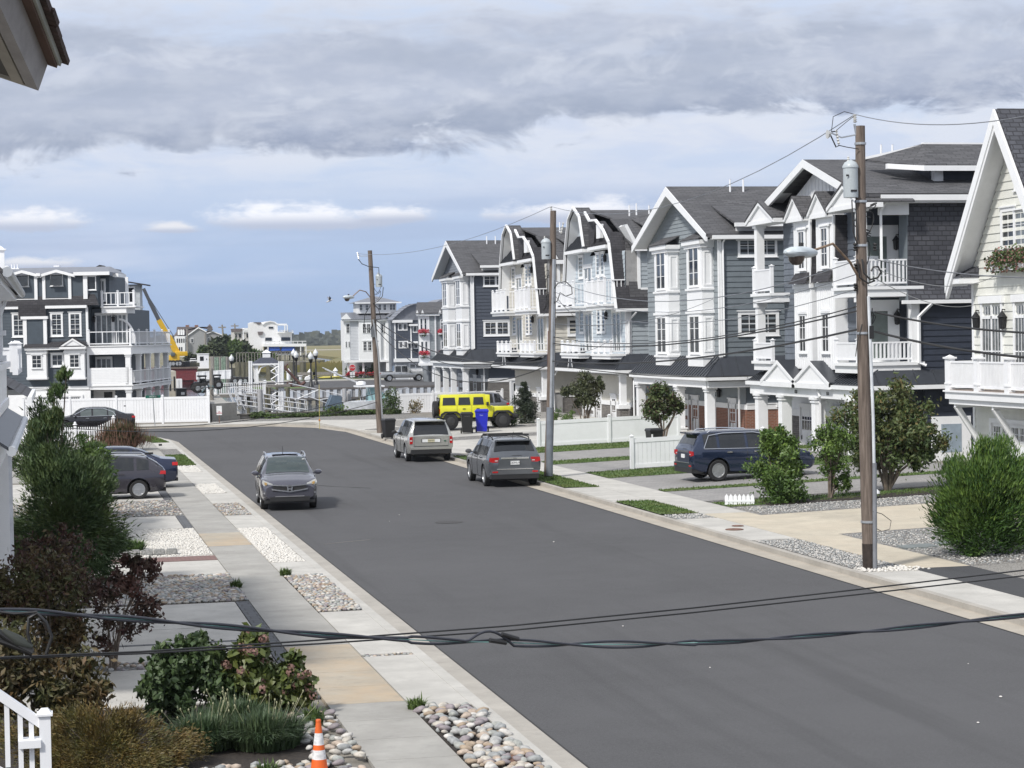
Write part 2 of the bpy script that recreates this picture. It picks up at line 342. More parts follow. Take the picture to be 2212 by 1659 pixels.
for y0,y1,m,n in ((24.1,28.9,MULCH,'gravel_bed'),(33.75,34.0,GRVG,'gravel_bed'),(39.6,46,MULCH,'gravel_bed'),(48.9,58.3,GRVW,'white_gravel_bed'),(62.7,67.6,GRVG,'gravel_bed'),(72,77.2,GRVW,'white_gravel_bed'),(84.3,89,GRVW,'white_gravel_bed'),(97.6,103.4,GRVG,'gravel_bed')):
    lstrip(y0,y1,m,n,z=.085)
def walk(name,x0,x1,cuts,z=.1,rnd=0):
    for y0,y1,m,st in cuts:
        mb=MB(); n=max(1,round((y1-y0)/st))
        for i in range(n): mb.box(x0,x1,y0+(y1-y0)*i/n+.006,y0+(y1-y0)*(i+1)/n-.006,z-.12,z)
        struct(mb.build(name,m))
walk('pavement',3.66,4.765,[(-40,22.2,CONCG,1.4),(22.2,28.9,CONCG,1.45),(28.9,34.6,CONCS,1.5),(34.6,45.6,CONCG,1.6),(45.6,49.4,CONCG,1.5),(49.4,52.4,CONCG,1.5),(52.4,56,CONCS,1.8),(56,110,CONCG,1.6)])
rect('ground',-60,3.65,-30,118.6,.055,SOIL,th=.09)
def lyard(name,x0,x1,y0,y1,m,z=.09,th=.03): return rect(name,x0,x1,y0*MK,y1*MK,z,m,th=th)
lyard('garden_bed',-6,3.2,8,30.2,MULCH,.08)
for x0,x1,y0,y1 in ((-8,3.36,30.2,33.6),(-8,3.36,34.4,38.2),(-8,3.36,38.25,41.8)): lyard('driveway',x0,x1,y0,y1,CONC,.1)
lyard('driveway',-8,3.36,33.6,34.4,GRVG,.09)
lyard('driveway_band',3.38,3.64,30.2,41.8,PAVD,.102); lyard('driveway_band',-8,3.3,36.25,36.4,PAVD,.106,.008)
lyard('driveway',-8,3.64,46.9,50.0,CONC,.1); lyard('driveway_edging',-8,3.64,50.05,51.1,PAVR,.105)
lyard('white_gravel_bed',-5,3.64,51.15,58.9,GRVW,.09)
lyard('driveway',-8,3.36,59.0,63.3,CONC,.1); lyard('driveway',-8,3.36,69.9,80,CONC,.1); lyard('driveway_band',3.38,3.64,59,63.3,PAVD,.102); lyard('driveway_band',3.38,3.64,69.9,80,PAVD,.102)
lyard('gravel_bed',-8,3.64,63.35,69.85,GRVG,.09); lyard('driveway',-8,3.64,81,110,CONCG,.09)
# beyond the cross street
rect('pavement',-90,16,129.3,132.6,.12,CONC,th=.2)
sheet('gravel_bed',[(9.8,132.6),(20,128),(27,128),(29,143),(12,140.6),(9.8,137)],.1,GRVG,th=.15)
sheet('pavement',[(15.9,129.3),(16.78,116),(19.4,112),(24,113),(26,128),(16,132.6)],.118,CONC,th=.2)
sheet('gravel_bed',[(17.2,116.5),(19.3,118.5),(20.6,116.0),(18.2,114.2)],.135,GRVG,th=.03)
# right side: planting strip
def rstrip(y0,y1,m,n,kind='structure',z=.12): return rect(n,16.79,18.0,y0*MK,y1*MK,z,m,kind,th=.14)
for y0,y1,m,n in ((-40,41.8,CONC,'driveway_apron'),(49.3,55.7,CONC,'driveway_apron'),(62.3,68.7,CONC,'driveway_apron'),(91.5,104,CONC,'driveway_apron'),(108,114,CONC,'driveway_apron')): rstrip(y0,y1,m,n)
for y0,y1,m,n in ((41.8,42.6,GRVW,'white_gravel_bed'),(42.6,49.3,GRVG,'gravel_bed'),(55.7,57.2,GRVG,'gravel_bed'),(89.3,91.5,GRVG,'gravel_bed'),(104,108,GRVG,'gravel_bed')): rstrip(y0,y1,m,n,z=.105)
walk('pavement',18.02,19.38,[(41.3,56,CONCT,1.5),(56,112,CONC,1.5)],.12); rect('pavement',18.02,19.38,-40,41.3,.12,ASPHD,th=.14)
rect('ground',19.39,70,-40,142,lambda x,y:.07+(min(x,31)-19.4)*.03,SOIL,th=.12)
def yz(x,y=0): return .11+(x-19.4)*.03
def ryard(name,y0,y1,m,x1=31,x0=19.4,dz=0,kind='structure'): return rect(name,x0,x1,y0,y1,lambda x,y:yz(x)+dz,m,kind,th=.03)
ryard('gravel_drive',10,41.3,GRVF,40); ryard('gravel_bed',41.32,49.1,GRVG,31); ryard('driveway',49.12,55,CONCT); ryard('gravel_bed',55.02,60.3,GRVG,33)
for y0,y1 in ((59.6,64.4),(65.3,71.4),(74.8,80),(82.1,87.7)): ryard('paver_driveway',y0,y1,PAVER)
ryard('driveway',91.6,101.4,CONC); ryard('gravel_bed',101.42,104.6,GRVG); ryard('driveway',104.62,110.3,CONC); ryard('gravel_bed',110.32,113,GRVG); ryard('driveway',113.02,119,CONC); ryard('gravel_bed',119.02,128,GRVF)
for (x,y) in ((19.9,45.3),(20.9,45.5),(21.9,45.7)): sheet('stepping_stone',[(x-.42,y-.3),(x+.4,y-.33),(x+.43,y+.3),(x-.4,y+.32)],lambda a,b:yz(a)+.03,mat('bluestone',(.17,.19,.19),.8,var=.2),th=.04)
# lawns: blades of grass over a green sheet
def lawn(poly,zf,seed=1,dens=260,h=.05):
    rd=random.Random(seed); mb=MB(); xs=[p[0] for p in poly]; ys=[p[1] for p in poly]; k=len(poly)
    mb.add([(x,y,zf(x,y)+.012) for x,y in poly],[tuple(range(k))])
    def ins(x,y):
        c=False;j=k-1
        for i in range(k):
            xi,yi=poly[i];xj,yj=poly[j]
            if (yi>y)!=(yj>y) and x<(xj-xi)*(y-yi)/(yj-yi)+xi: c=not c
            j=i
        return c
    A=(max(xs)-min(xs))*(max(ys)-min(ys)); n=int(A*dens)
    for _ in range(n):
        x=rd.uniform(min(xs),max(xs));y=rd.uniform(min(ys),max(ys))
        if not ins(x,y): continue
        a=rd.uniform(0,6.28);hh=h*rd.uniform(.5,1.3);wd=.022; z=zf(x,y)+.01; dx,dy=math.cos(a)*wd,math.sin(a)*wd; lx,ly=rd.uniform(-.03,.03),rd.uniform(-.03,.03)
        mb.add([(x-dx,y-dy,z),(x+dx,y+dy,z),(x+lx,y+ly,z+hh)],[(0,1,2)])
    o=mb.build('lawn',GRASS,recalc=False,uv=False); o['kind']='stuff'; return o
fl=lambda x,y:.1
lawn([(LX0,89*MK),(5.66,89*MK),(5.66,97.6*MK),(LX0,97.6*MK)],fl,1); lawn([(4.8,110.2*MK),(5.66,110.2*MK),(5.2,115.5),(3.6,118.4),(1,119.3),(1,116),(4,114)],fl,2,160)
lawn([(16.8,56.2),(17.95,56.2),(17.98,61),(16.85,61.2)],lambda x,y:.125,3); lawn([(16.8,67.5),(17.98,67.3),(17.98,80),(16.8,80)],lambda x,y:.125,4); lawn([(16.8,83.5),(17.98,83.5),(17.98,87.6),(16.8,87.8)],lambda x,y:.125,5,150)
for i,(y0,y1,x1) in enumerate(((57.9,59.6,31),(64.4,65.3,31),(71.4,74.8,31),(80,82.1,31),(87.7,91.6,29))): lawn([(19.45,y0),(x1,y0),(x1,y1),(19.45,y1)],lambda x,y:yz(x),10+i,150)
rc=random.Random(31)
for (x,y,n_,dx,dy) in ((10.8,72,7,-.3,.5),):
    P=[Vector((x,y,.0035))]
    for k in range(n_): P.append(P[-1]+Vector((dx+rc.uniform(-.09,.09),dy+rc.uniform(-.12,.12),0)))
    mb=MB(); mb.tube(P,[.004+.006*rc.random() for _ in P],4); struct(mb.build('road_crack',mat('dark_crack',(.03,.03,.031),.9)))
mb=MB(); mb.box(6.232,6.262,-40,110,-.01,.008); mb.box(16.1,16.13,-40,117,-.01,.008); struct(mb.build('road_edge_joint',MATS['dark_crack']))
rect('mulch_bed',20.6,29,57.5,58.7,lambda x,y:yz(x)+.02,MULCH,th=.03)
# manhole and small covers
RUST=mat('rusty_iron',(.16,.085,.06),.8,var=.3,vscale=12)
def cover(x,y,z,r,label):
    mb=MB(); mb.lathe([(r*.05,.0),(r,0),(r,.012),(r*.9,.018),(r*.86,.010),(r*.2,.012),(.001,.014)],(0,0,0),20); o=mb.build('iron_cover',RUST,loc=(x,y,z)); tag(o,label,'cover','small iron covers')
    return o
cover(5.35,43.2,.1,.26,'rusty round iron cover lying among the mixed stones of the left planting strip'); cover(5.3,24.45,.1,.24,'rusty round cover at the bottom edge of the picture among large river stones')
cover(17.3,51.1,.125,.24,'rusty iron cover nearer the kerb on the pale apron right of the road'); cover(17.7,52.0,.125,.16,'smaller rusty cover on the pale apron, farther from the kerb')
mb=MB(); mb.lathe([(.4,0),(.42,.006),(.36,.009),(.3,.006),(.001,.008)],(0,0,0),24); tag(mb.build('manhole_cover',mat('dark_iron',(.05,.048,.048),.8),loc=atz(970,1128,.001)),'dark round manhole cover set in the middle of the asphalt','manhole cover')
# crack sealed seam
mb=MB(); p=atz(700,1176,.002);q=atz(800,1166,.002); mb.tube([p,(p+q)/2+Vector((0,.06,0)),q],.012,4); struct(mb.build('road_crack',mat('crack_line',(.16,.155,.15),.9)))
# bits of white shell on the road
rd=random.Random(5); mb=MB()
for i in range(14):
    x=rd.uniform(6.7,15.8);y=rd.choice([rd.uniform(25,60),rd.uniform(25,90)]);r=rd.uniform(.01,.028)
    mb.lathe([(r*.3,0),(r,r*.3),(r*.5,r*.8)],(x,y,.002),5)
o=mb.build('shell_fragments',mat('shell_white',(.6,.58,.55),.7)); o['kind']='stuff'
# ================================================================ HOUSE PARTS
PZ=Vector((0,0,1))
def window(par,o,u,n,w,h,cols=2,rows=2,units=1,tr=.11,gap=.08,glass=GLASS,head=True,sill=True,d=.0,name='window',trimm=TRIM,mun=.028):
    """o = lower left corner of the glass on the wall, u along the wall, n outward"""
    f=MB(o,u,n)
    f.box(-tr,0,-.02,.055+d,-tr,h+tr); f.box(w,w+tr,-.02,.055+d,-tr,h+tr); f.box(0,w,-.02,.055+d,h,h+tr); f.box(0,w,-.02,.055+d,-tr,0)
    if head: f.box(-tr-.06,w+tr+.06,-.02,.10+d,h+tr,h+tr+.05)
    if sill: f.box(-tr-.04,w+tr+.04,-.02,.10+d,-tr-.04,-tr)
    uw=(w-gap*(units-1))/units
    for k in range(units):
        a=k*(uw+gap)
        if k: f.box(a-gap,a,-.02,.052+d,0,h)
        for i in range(1,cols): f.box(a+uw*i/cols-mun/2,a+uw*i/cols+mun/2,0,.04+d,0,h)
        for j in range(1,rows): f.box(a,a+uw,0,.038+d,h*j/rows-mun/2,h*j/rows+mun/2)
    fo=f.build(name,trimm,par)
    g=MB(o,u,n); g.quad((0,.022+d,0),(w,.022+d,0),(w,.022+d,h),(0,.022+d,h)); g.build('pane',glass,fo)
    return fo
def railing(par,o,u,n,L,h=1.05,posts=2,solid=False,baluster=.13,bt=.035,top=.07,name='railing',m=None,pw=.14,low=.1,caps=True):
    mb=MB(o,u,n); m=m or VINYL
    mb.box(0,L,-top/2,top/2,h-.06,h); mb.box(0,L,-.025,.025,low,low+.07)
    if solid: mb.box(0,L,-.012,.012,low+.07,h-.06)
    else:
        k=max(1,int(L/baluster))
        for i in range(1,k): x=L*i/k; mb.box(x-bt/2,x+bt/2,-bt/2,bt/2,low+.07,h-.06)
    ro=mb.build(name,m,par)
    for i in range(posts):
        x=L*i/max(1,posts-1); pm=MB(tuple(Vector(o)+Vector(u)*x),u,n); pm.box(-pw/2,pw/2,-pw/2,pw/2,0,h+.1)
        if caps: pm.box(-pw/2-.03,pw/2+.03,-pw/2-.03,pw/2+.03,h+.1,h+.13); q=pw/2; pm.add([(-q,-q,h+.13),(q,-q,h+.13),(q,q,h+.13),(-q,q,h+.13),(0,0,h+.19)],[(0,1,4),(1,2,4),(2,3,4),(3,0,4)])
        pm.build('railing_post',m,par)
    return ro
def seamroof(par,a,b,c,d,sp=.42,name='metal_roof',m=None,t=.05):
    """a,b lower edge, c,d upper edge (d above a); slab with raised seams"""
    m=m or SEAM; a,b,c,d=[Vector(x) for x in (a,b,c,d)]; mb=MB(); nn=(b-a).cross(d-a).normalized()
    if nn.z<0: nn=-nn
    mb.slab([tuple(x) for x in (a,b,c,d)],t,tuple(nn)); L=(b-a).length; k=max(1,round(L/sp)); e=(b-a).normalized()
    Lt=(c-d).length
    for i in range(k+1):
        p=a+(b-a)*i/k; # seams run up the slope, clipped by the hips
        x=(p-a).dot(e); xa=(d-a).dot(e); xb=(c-a).dot(e); up=(d-a)-e*xa; f=1
        if x<xa and xa>1e-6: f=x/xa
        if x>xb and L-xb>1e-6: f=min(f,(L-x)/(L-xb))
        q=p+up*max(f,.02); w_=e*.016
        mb.slab([tuple(p-w_+nn*t),tuple(p+w_+nn*t),tuple(q+w_+nn*t),tuple(q-w_+nn*t)],.035,tuple(nn))
    return mb.build(name,m,par)
def column(par,x,y,z0,z1,w=.36,ped=.9,name='porch_column'):
    mb=MB(); q=w/2; mb.box(x-q,x+q,y-q,y+q,z0,z1)
    if ped: p=q+.07; mb.box(x-p,x+p,y-p,y+p,z0,z0+ped); mb.box(x-p-.04,x+p+.04,y-p-.04,y+p+.04,z0+ped,z0+ped+.06)
    mb.box(x-q-.05,x+q+.05,y-q-.05,y+q+.05,z1-.22,z1-.16); mb.box(x-q-.08,x+q+.08,y-q-.08,y+q+.08,z1-.1,z1)
    return mb.build(name,TRIM,par)
def downspout(par,pts,r=.05): 
    mb=MB(); mb.tube(pts,r,4); return mb.build('downspout',TRIM,par)
def lantern(par,x,y,z,s=1.):
    mb=MB((x,y,z)); mb.lathe([(.02*s,.0),(.09*s,.03*s),(.11*s,.30*s),(.15*s,.32*s),(.05*s,.44*s),(.01,.5*s)],(0,0,0),6); mb.tube([(0,0,.38*s),(.0,.0,.52*s),(.16*s,0,.5*s)],.018*s,4)
    return mb.build('wall_lantern',BLACK,par)
def door(par,o,u,n,w,h,glz=.45,cols=2,rows=2,m=None,name='door'):
    mb=MB(o,u,n); t=.12; mb.box(-t,0,-.02,.08,0,h+t); mb.box(w,w+t,-.02,.08,0,h+t); mb.box(0,w,-.02,.08,h,h+t); mb.box(-t-.05,w+t+.05,-.02,.12,h+t,h+t+.06); mb.build('door_frame',TRIM,par)
    g=MB(o,u,n); g.box(0,w,0,.03,0,h); 
    for i in range(2): g.box(.1+i*(w-.1)/2,.0+(i+1)*(w-.1)/2,.03,.045,.12,h*(1-glz)-.08)
    do=g.build(name,m or TRIM,par)
    gm=MB(o,u,n); z0=h*(1-glz); gm.quad((.12,.036,z0),(w-.12,.036,z0),(w-.12,.036,h-.12),(.12,.036,h-.12)); gm.build('door_glass',GLASS,do)
    ml=MB(o,u,n)
    for i in range(cols+1): x=.12+(w-.24)*i/cols; ml.box(x-.02,x+.02,.03,.05,z0,h-.12)
    for i in range(rows+1): z=z0+(h-.12-z0)*i/rows; ml.box(.1,w-.1,.03,.049,z-.02,z+.02)
    ml.build('door_bars',TRIM,do)
    hm=MB(o,u,n); hm.box(w-.13,w-.09,.03,.08,.95,1.12); hm.build('door_handle',BLACK,do)
    return do
def garage(par,o,u,n,w,h,win=6,name='garage_door'):
    mb=MB(o,u,n); t=.15; mb.box(-t,0,-.02,.1,0,h+t); mb.box(w,w+t,-.02,.1,0,h+t); mb.box(0,w,-.02,.1,h,h+t); mb.build('garage_frame',TRIM,par)
    g=MB(o,u,n)
    for j in range(4): g.box(0,w,0,.03,h*j/4+.012,h*(j+1)/4-.012)
    for j in range(3):
        for i in range(win): g.box(w*i/win+.08,w*(i+1)/win-.08,.03,.042,h*j/4+.1,h*(j+1)/4-.1)
    go=g.build(name,WHITE,par); p=MB(o,u,n)
    for i in range(win): p.box(w*i/win+.1,w*(i+1)/win-.1,.031,.036,h*.78,h*.95)
    p.build('garage_windows',GLASS,go)
    m=MB(o,u,n)
    for i in range(win):
        a=w*i/win+.1; b=w*(i+1)/win-.1
        for k in (1,2,3): m.box(a+(b-a)*k/4-.012,a+(b-a)*k/4+.012,.036,.046,h*.78,h*.95)
        m.box(a,b,.036,.045,h*.86,h*.87)
    m.build('garage_bars',WHITE,go); return go
def vents(par,pts,h=.75):
    for x,y,z in pts:
        mb=MB(); mb.lathe([(.13,0),(.05,.08),(.045,h),(.05,h+.01)],(x,y,z),8); mb.build('vent_pipe',VINYL,par)
FR,FN=(0,1,0),(-1,0,0)      # front wall: runs along the street, faces it
SD,SN=(1,0,0),(0,-1,0)      # near side wall
def gable_end(par,x,y0,y1,z0,apexz,m,name='gable_wall',batten=False):
    ym=(y0+y1)/2; mb=MB((x,0,0),FR,FN)
    rng=lambda z:(y0+(ym-y0)*(z-z0)/(apexz-z0),y1-(y1-ym)*(z-z0)/(apexz-z0))
    if not batten: mb.laps(rng,z0,apexz-.05)
    else:
        mb.quad((y0,.01,z0),(y1,.01,z0),(ym,.01,apexz))
        k=int((y1-y0)/.4)
        for i in range(1,k):
            y=y0+(y1-y0)*i/k; zt=z0+(apexz-z0)*(1-abs(y-ym)/((y1-y0)/2)); mb.box(y-.03,y+.03,0,.035,z0,zt-.03)
    return mb.build(name,m,par)
def roof2(par,x0,x1,y0,y1,ze,zr,t=.14,m=None,ym=None,fascia=True):
    """gable roof with its ridge along x"""
    m=m or SHING; ym=(y0+y1)/2 if ym is None else ym
    mb=MB(); mb.slab([(x0,y0,ze),(x1,y0,ze),(x1,ym,zr),(x0,ym,zr)],t,(0,0,1)); mb.slab([(x0,y1,ze),(x0,ym,zr),(x1,ym,zr),(x1,y1,ze)],t,(0,0,1)); mb.build('roof',m,par)
    if fascia:
        f=MB(); w=.32
        for ya in (y0,y1):
            f.add([(x0-.04,ya,ze-w+.1),(x0-.04,ya,ze+t-.02),(x0-.04,ym,zr+t-.02),(x0-.04,ym,zr-w-.02),(x0+.06,ya,ze-w+.1),(x0+.06,ya,ze+t-.02),(x0+.06,ym,zr+t-.02),(x0+.06,ym,zr-w-.02)],[(0,1,2,3),(7,6,5,4),(0,4,5,1),(1,5,6,2),(3,7,4,0),(2,6,7,3)])
        f.build('rake_trim',TRIM,par); s=MB()     # soffit under the overhang
        for ya in (y0,y1): s.add([(x0+.06,ya,ze-.03),(x0+1.2,ya,ze-.03),(x0+1.2,ym,zr-.03),(x0+.06,ym,zr-.03)],[(0,1,2,3)])
        s.build('soffit',WHITE,par)
        g=MB(); g.box(x0+.3,x1,y0-.12,y0+.02,ze-.12,ze+.06); g.box(x0+.3,x1,y0+.02,y0+.35,ze-.14,ze-.06); g.build('gutter_trim',TRIM,par)
# ---------------------------------------------------------------- the tall grey / dark townhouse design (twice)
def townhouse_a(loc,siding,front,brick,label,num=None):
    t=thing('townhouse',label,'house',loc,0,'houses in the row along the right kerb'); W=12.1
    b=MB(SD and (0,0,0),SD,SN)
    core=MB(); core.box(.03,15,.03,W,2.9,9.9); core.box(1.25,15,.06,W,-.5,3.0); core.build('wall_core',mat('wall_core_'+siding.name,tuple(siding.node_tree.nodes['Principled BSDF'].inputs[0].default_value[:3]) if 0 else (.3,.3,.3),.8),t)
    s=MB((0,0,0),SD,SN); s.laps((0,15),4.1,9.8,.26,.035); s.laps((1.25,15),1.9,3.1,.26,.035); s.build('side_wall',siding,t)
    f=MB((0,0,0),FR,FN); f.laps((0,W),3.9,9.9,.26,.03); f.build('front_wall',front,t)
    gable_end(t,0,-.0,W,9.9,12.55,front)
    roof2(t,-.75,15,-.35,W+.35,9.9,12.62)
    # low front wall behind the porch
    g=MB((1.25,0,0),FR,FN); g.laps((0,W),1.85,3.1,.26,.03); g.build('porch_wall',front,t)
    h=MB((1.25,0,0),FR,FN); h.box(0,W,-.02,.04,-.3,1.6); h.fr((1.25,0,0),SD,SN); h.box(0,8,-.02,.04,-.3,1.6); h.build('brick_base',brick,t)
    k=MB((1.25,0,0),FR,FN); k.box(0,W,0,.08,1.6,1.85); k.fr((1.25,0,0),SD,SN); k.box(0,8,0,.08,1.6,1.85); k.box(0,8,0,.11,1.85,1.9); k.build('band_trim',TRIM,t)
    for y in (1.4,4.6,7.4): door(t,(1.25,y,-.2),FR,FN,1.0,2.15)
    garage(t,(1.25,9.1,-.2),FR,FN,2.5,2.2,3)
    # side door
    d=MB((3.0,-.02,-.3),SD,SN); d.box(-.16,0,0,.1,0,2.0); d.box(1.1,1.26,0,.1,0,2.0); d.box(-.26,1.36,0,.12,2.0,2.2); d.box(0,1.1,0,.04,0,2); d.build('door_frame',TRIM,t)
    d=MB((3.0,-.02,-.3),SD,SN); d.quad((.16,.05,.15),(.94,.05,.15),(.94,.05,1.8),(.16,.05,1.8)); d.build('door_glass',GLASS,t)
    # skirt roof
    seamroof(t,(-.95,-.62,3.22),(-.95,W+.5,3.22),(-.02,W,4.15),(-.02,0.,4.15)); seamroof(t,(-.95,-.62,3.22),(9,-.62,3.22),(9,0,4.15),(0,0,4.15),.8)
    e=MB(); e.box(-1.0,-.86,-.7,W+.5,3.05,3.2); e.box(-.86,9,-.7,-.56,3.05,3.2); e.box(-.8,-.4,-.3,W+.3,2.7,3.04); e.box(-.8,1.3,-.5,-.2,2.7,3.04); e.box(-.86,1.25,-.5,W+.4,3.0,3.05); e.build('porch_beam',TRIM,t)
    for y in (.1,4.9,8.2,11.9): column(t,-.55,y,-.3,2.72,.4,.85)
    # bays
    for y0 in (.85,6.4):
        y1=y0+2.45; m=MB(); m.box(-.6,0,y0,y1,3.7,9.75); m.box(-.68,0,y0-.08,y1+.08,6.28,6.4); m.box(-.68,0,y0-.08,y1+.08,7.4,7.5); m.box(-.68,0,y0-.06,y1+.06,4.12,4.22)
        m.box(-.7,0,y0-.12,y1+.12,9.45,9.62); m.box(-.8,0,y0-.2,y1+.2,9.62,9.82)
        for za,zb in ((4.4,6.1),(7.6,9.3)): m.box(-.52,-.44,y0-.03,y0,za,zb); m.box(-.16,-.08,y0-.03,y0,za,zb); m.box(-.44,-.16,y0-.03,y0,zb-.08,zb); m.box(-.44,-.16,y0-.03,y0,za,za+.08)
        m.build('bay',TRIM,t); r=MB(); r.slab([(-.85,y0-.25,9.83),(-.85,y1+.25,9.83),(.2,y1+.1,10.35),(.2,y0-.1,10.35)],.06,(0,0,1)); r.build('bay_roof',SHING,t)
        for za,zh in ((4.4,1.72),(7.66,1.78)): window(t,(-.6,y0+.5,za),FR,FN,1.45,zh,1,3,2,.09,.09,head=False)
    # side windows and shed dormer
    w=MB((0,0,0),SD,SN); w.box(.85,9,-.02,.03,9.7,10.45); w.build('dormer_wall',TRIM,t)
    r=MB(); r.slab([(.7,-.5,10.42),(9,-.5,10.42),(9,3.2,11.5),(.7,3.2,11.5)],.1,(0,0,1)); r.build('dormer_roof',SHING,t); r=MB(); r.box(.62,9,-.62,-.48,10.36,10.54); r.build('gutter_trim',TRIM,t)
    window(t,(1.05,0,9.05),SD,SN,1.75,.86,2,2,2,.12,.16,glass=BLIND); window(t,(1.05,0,5.3),SD,SN,1.75,.86,2,2,2,.16,.16,glass=BLIND)
    c=MB(); c.box(-.06,.1,-.06,.1,4.1,9.8); c.build('corner_trim',TRIM,t)
    downspout(t,[(.22,-.35,9.85),(.15,-.12,9.6),(.15,-.12,4.2)],.06); downspout(t,[(.6,-.4,3.1),(.85,-.1,2.6),(.85,-.1,.0)],.05)
    vents(t,[(2.4,5.3,12.3),(3.1,5.3,12.3)]); lantern(t,1.1,3.7,2.1)
    return t
ta=townhouse_a((31,93.2,0),DGREY,mat('lit_grey_siding',(.24,.27,.29),.6,var=.05),BRICK,'grey townhouse with two stacked white bays, dark metal skirt roof and red brick base')  # front wall: same grey siding, colour lightened to stand for light on it
townhouse_a((31,153.0,.25),mat('blue_black_siding',(.065,.076,.1),.55,var=.06),mat('lit_navy_siding',(.2,.22,.25),.6,var=.05),STONE,'dark navy gabled townhouse with white bays behind the yellow four-wheel drive')  # navy siding again lightened in colour on the front, as its lit face
# ---------------------------------------------------------------- gambrel houses (twice)
def gambrel(loc,siding,side,label,W=11.3):
    t=thing('gambrel_house',label,'house',loc,0,'houses in the row along the right kerb')
    cy=W*.74; zr=12.6        # the big gambrel sits to the far half, a lower one nearer
    core=MB(); core.box(.04,15,.05,W,2.9,9.9); core.box(.35,15,.05,W,-.6,3.); core.build('wall_core',mat('core_grey',(.3,.3,.3),.8),t)
    f=MB((0,0,0),FR,FN); f.laps((0,W),3.9,9.9,.24,.03); f.build('front_wall',siding,t)
    s=MB((0,0,0),SD,SN); s.laps((0,15),4.1,6.8,.26,.035); s.laps((.35,15),1.55,3.1,.26,.035); s.build('side_wall',side,t)
    g=MB((.32,0,0),FR,FN); g.laps((0,W),1.35,3.1,.24,.03); g.build('porch_wall',BEIGE,t)
    h=MB((.32,0,0),FR,FN); h.box(0,W,-.02,.05,-.5,1.15); h.fr((.9,0,0),SD,SN); h.box(0,12,-.02,.05,-.5,1.25); h.build('stone_base',STONE,t)
    k=MB((.32,0,0),FR,FN); k.box(0,W,0,.09,1.15,1.4); k.fr((.9,0,0),SD,SN); k.box(0,12,0,.09,1.25,1.48); k.build('band_trim',TRIM,t)
    # gambrel roof outlines (y, z) on the front: steep lower slopes, shallow top
    prof=[(W+.15,6.6),(W-.75,11.9),(W-1.9,12.75),(W-3.1,12.2),(W-3.7,10.2)]       # far gambrel
    prof2=[(.0-.25,6.6),(.9,10.85),(2.1,11.9),(3.6,12.0),(4.5,12.55)]              # near side of the roof
    def strip(pts,x0,x1,t_,m,name):
        mb=MB()
        for a,b in zip(pts,pts[1:]): mb.slab([(x0,a[0],a[1]),(x1,a[0],a[1]),(x1,b[0],b[1]),(x0,b[0],b[1])],t_,(0,0,1) if abs(b[1]-a[1])<abs(b[0]-a[0])*1.5 else (0,-1 if b[0]>a[0] else 1,0))
        return mb.build(name,m,t)
    # main roof: ridge along x at y=cy
    yr=W-2.6; main=[(-.3,6.55),(.85,10.7),(3.0,11.75),(yr,zr),(W-.9,11.9),(W+.2,6.6)]
    strip(main,.2,15,.1,SHING,'roof')
    # near side lower slope visible as dark shingles, with a wall dormer standing in it
    sh=MB(); sh.slab([(-.6,-.35,6.62),(15,-.35,6.62),(15,.12,7.85),(-.6,.12,7.85)],.1,(0,-1,0)); sh.slab([(-.6,.12,7.85),(1.05,.12,7.85),(1.05,.75,10.1),(-.6,.75,10.1)],.1,(0,-1,0)); sh.slab([(-.6,.75,10.1),(.2,.75,10.1),(.2,1.35,11.0),(-.6,1.35,11.0)],.1,(0,-1,0)); sh.build('shingle_slope',DSHING,t)
    tr=MB(); tr.box(-.7,15,-.5,-.36,6.5,6.66); 
    def strake(pts,x=-.62,wd=.12,dp=.14):
        for a,b in zip(pts,pts[1:]):
            A=Vector((a[0],a[1]));B=Vector((b[0],b[1]));q=(B-A).normalized(); nn=Vector((-q.y,q.x))*wd
            tr.add([(x,A.x,A.y),(x,B.x,B.y),(x,B.x+nn.x,B.y+nn.y),(x,A.x+nn.x,A.y+nn.y),(x-dp,A.x,A.y),(x-dp,B.x,B.y),(x-dp,B.x+nn.x,B.y+nn.y),(x-dp,A.x+nn.x,A.y+nn.y)],[(0,1,2,3),(7,6,5,4),(0,4,5,1),(3,2,6,7),(0,3,7,4),(1,5,6,2)])
    strake([(-.35,6.6),(.95,10.35),(2.1,11.1),(3.7,11.75),(5.1,11.8),(6.1,12.35)]); 
    # two front gambrel hoods
    hood=[(W+.1,8.2),(W-.4,10.3),(W-1.3,12.2),(W-2.5,12.8),(W-3.8,12.2),(W-4.7,10.4)]
    strake(hood[::-1]); strip(hood[::-1],-.62,.3,.06,SHING,'hood_roof')
    lowh=[(6.3,10.35),(6.3,12.2),(5.1,11.8),(3.7,11.75),(2.1,11.1),(1.2,10.35)]
    tr.box(-.75,0,W-4.7,W-.4,10.12,10.3); tr.box(-.75,0,1.4,5.4,10.12,10.3); tr.build('roof_trim',TRIM,t)
    so=MB(); k=len(hood); so.add([(-.0,a,b) for a,b in hood],[tuple(range(k))]); so.build('gable_wall',BEIGE if siding is BEIGE else siding,t); so=MB(); so.slab([(-.42,a,b) for a,b in lowh],.3,(1,0,0)); so.build('shingle_face',DSHING,t); so=MB(); so.box(-.6,-.4,3.0,3.9,10.75,11.55); so.build('gable_vent',TRIM,t)
    sf=MB(); 
    yc=W-2.3; IN=lambda p:(yc+(p[0]-yc)*.93,p[1]-.13)
    for a,b in zip(hood,hood[1:]): a,b=IN(a),IN(b); sf.quad((-.6,a[0],a[1]),(0,a[0],a[1]),(0,b[0],b[1]),(-.6,b[0],b[1]))
    pass
    sf.build('soffit',WHITE,t)
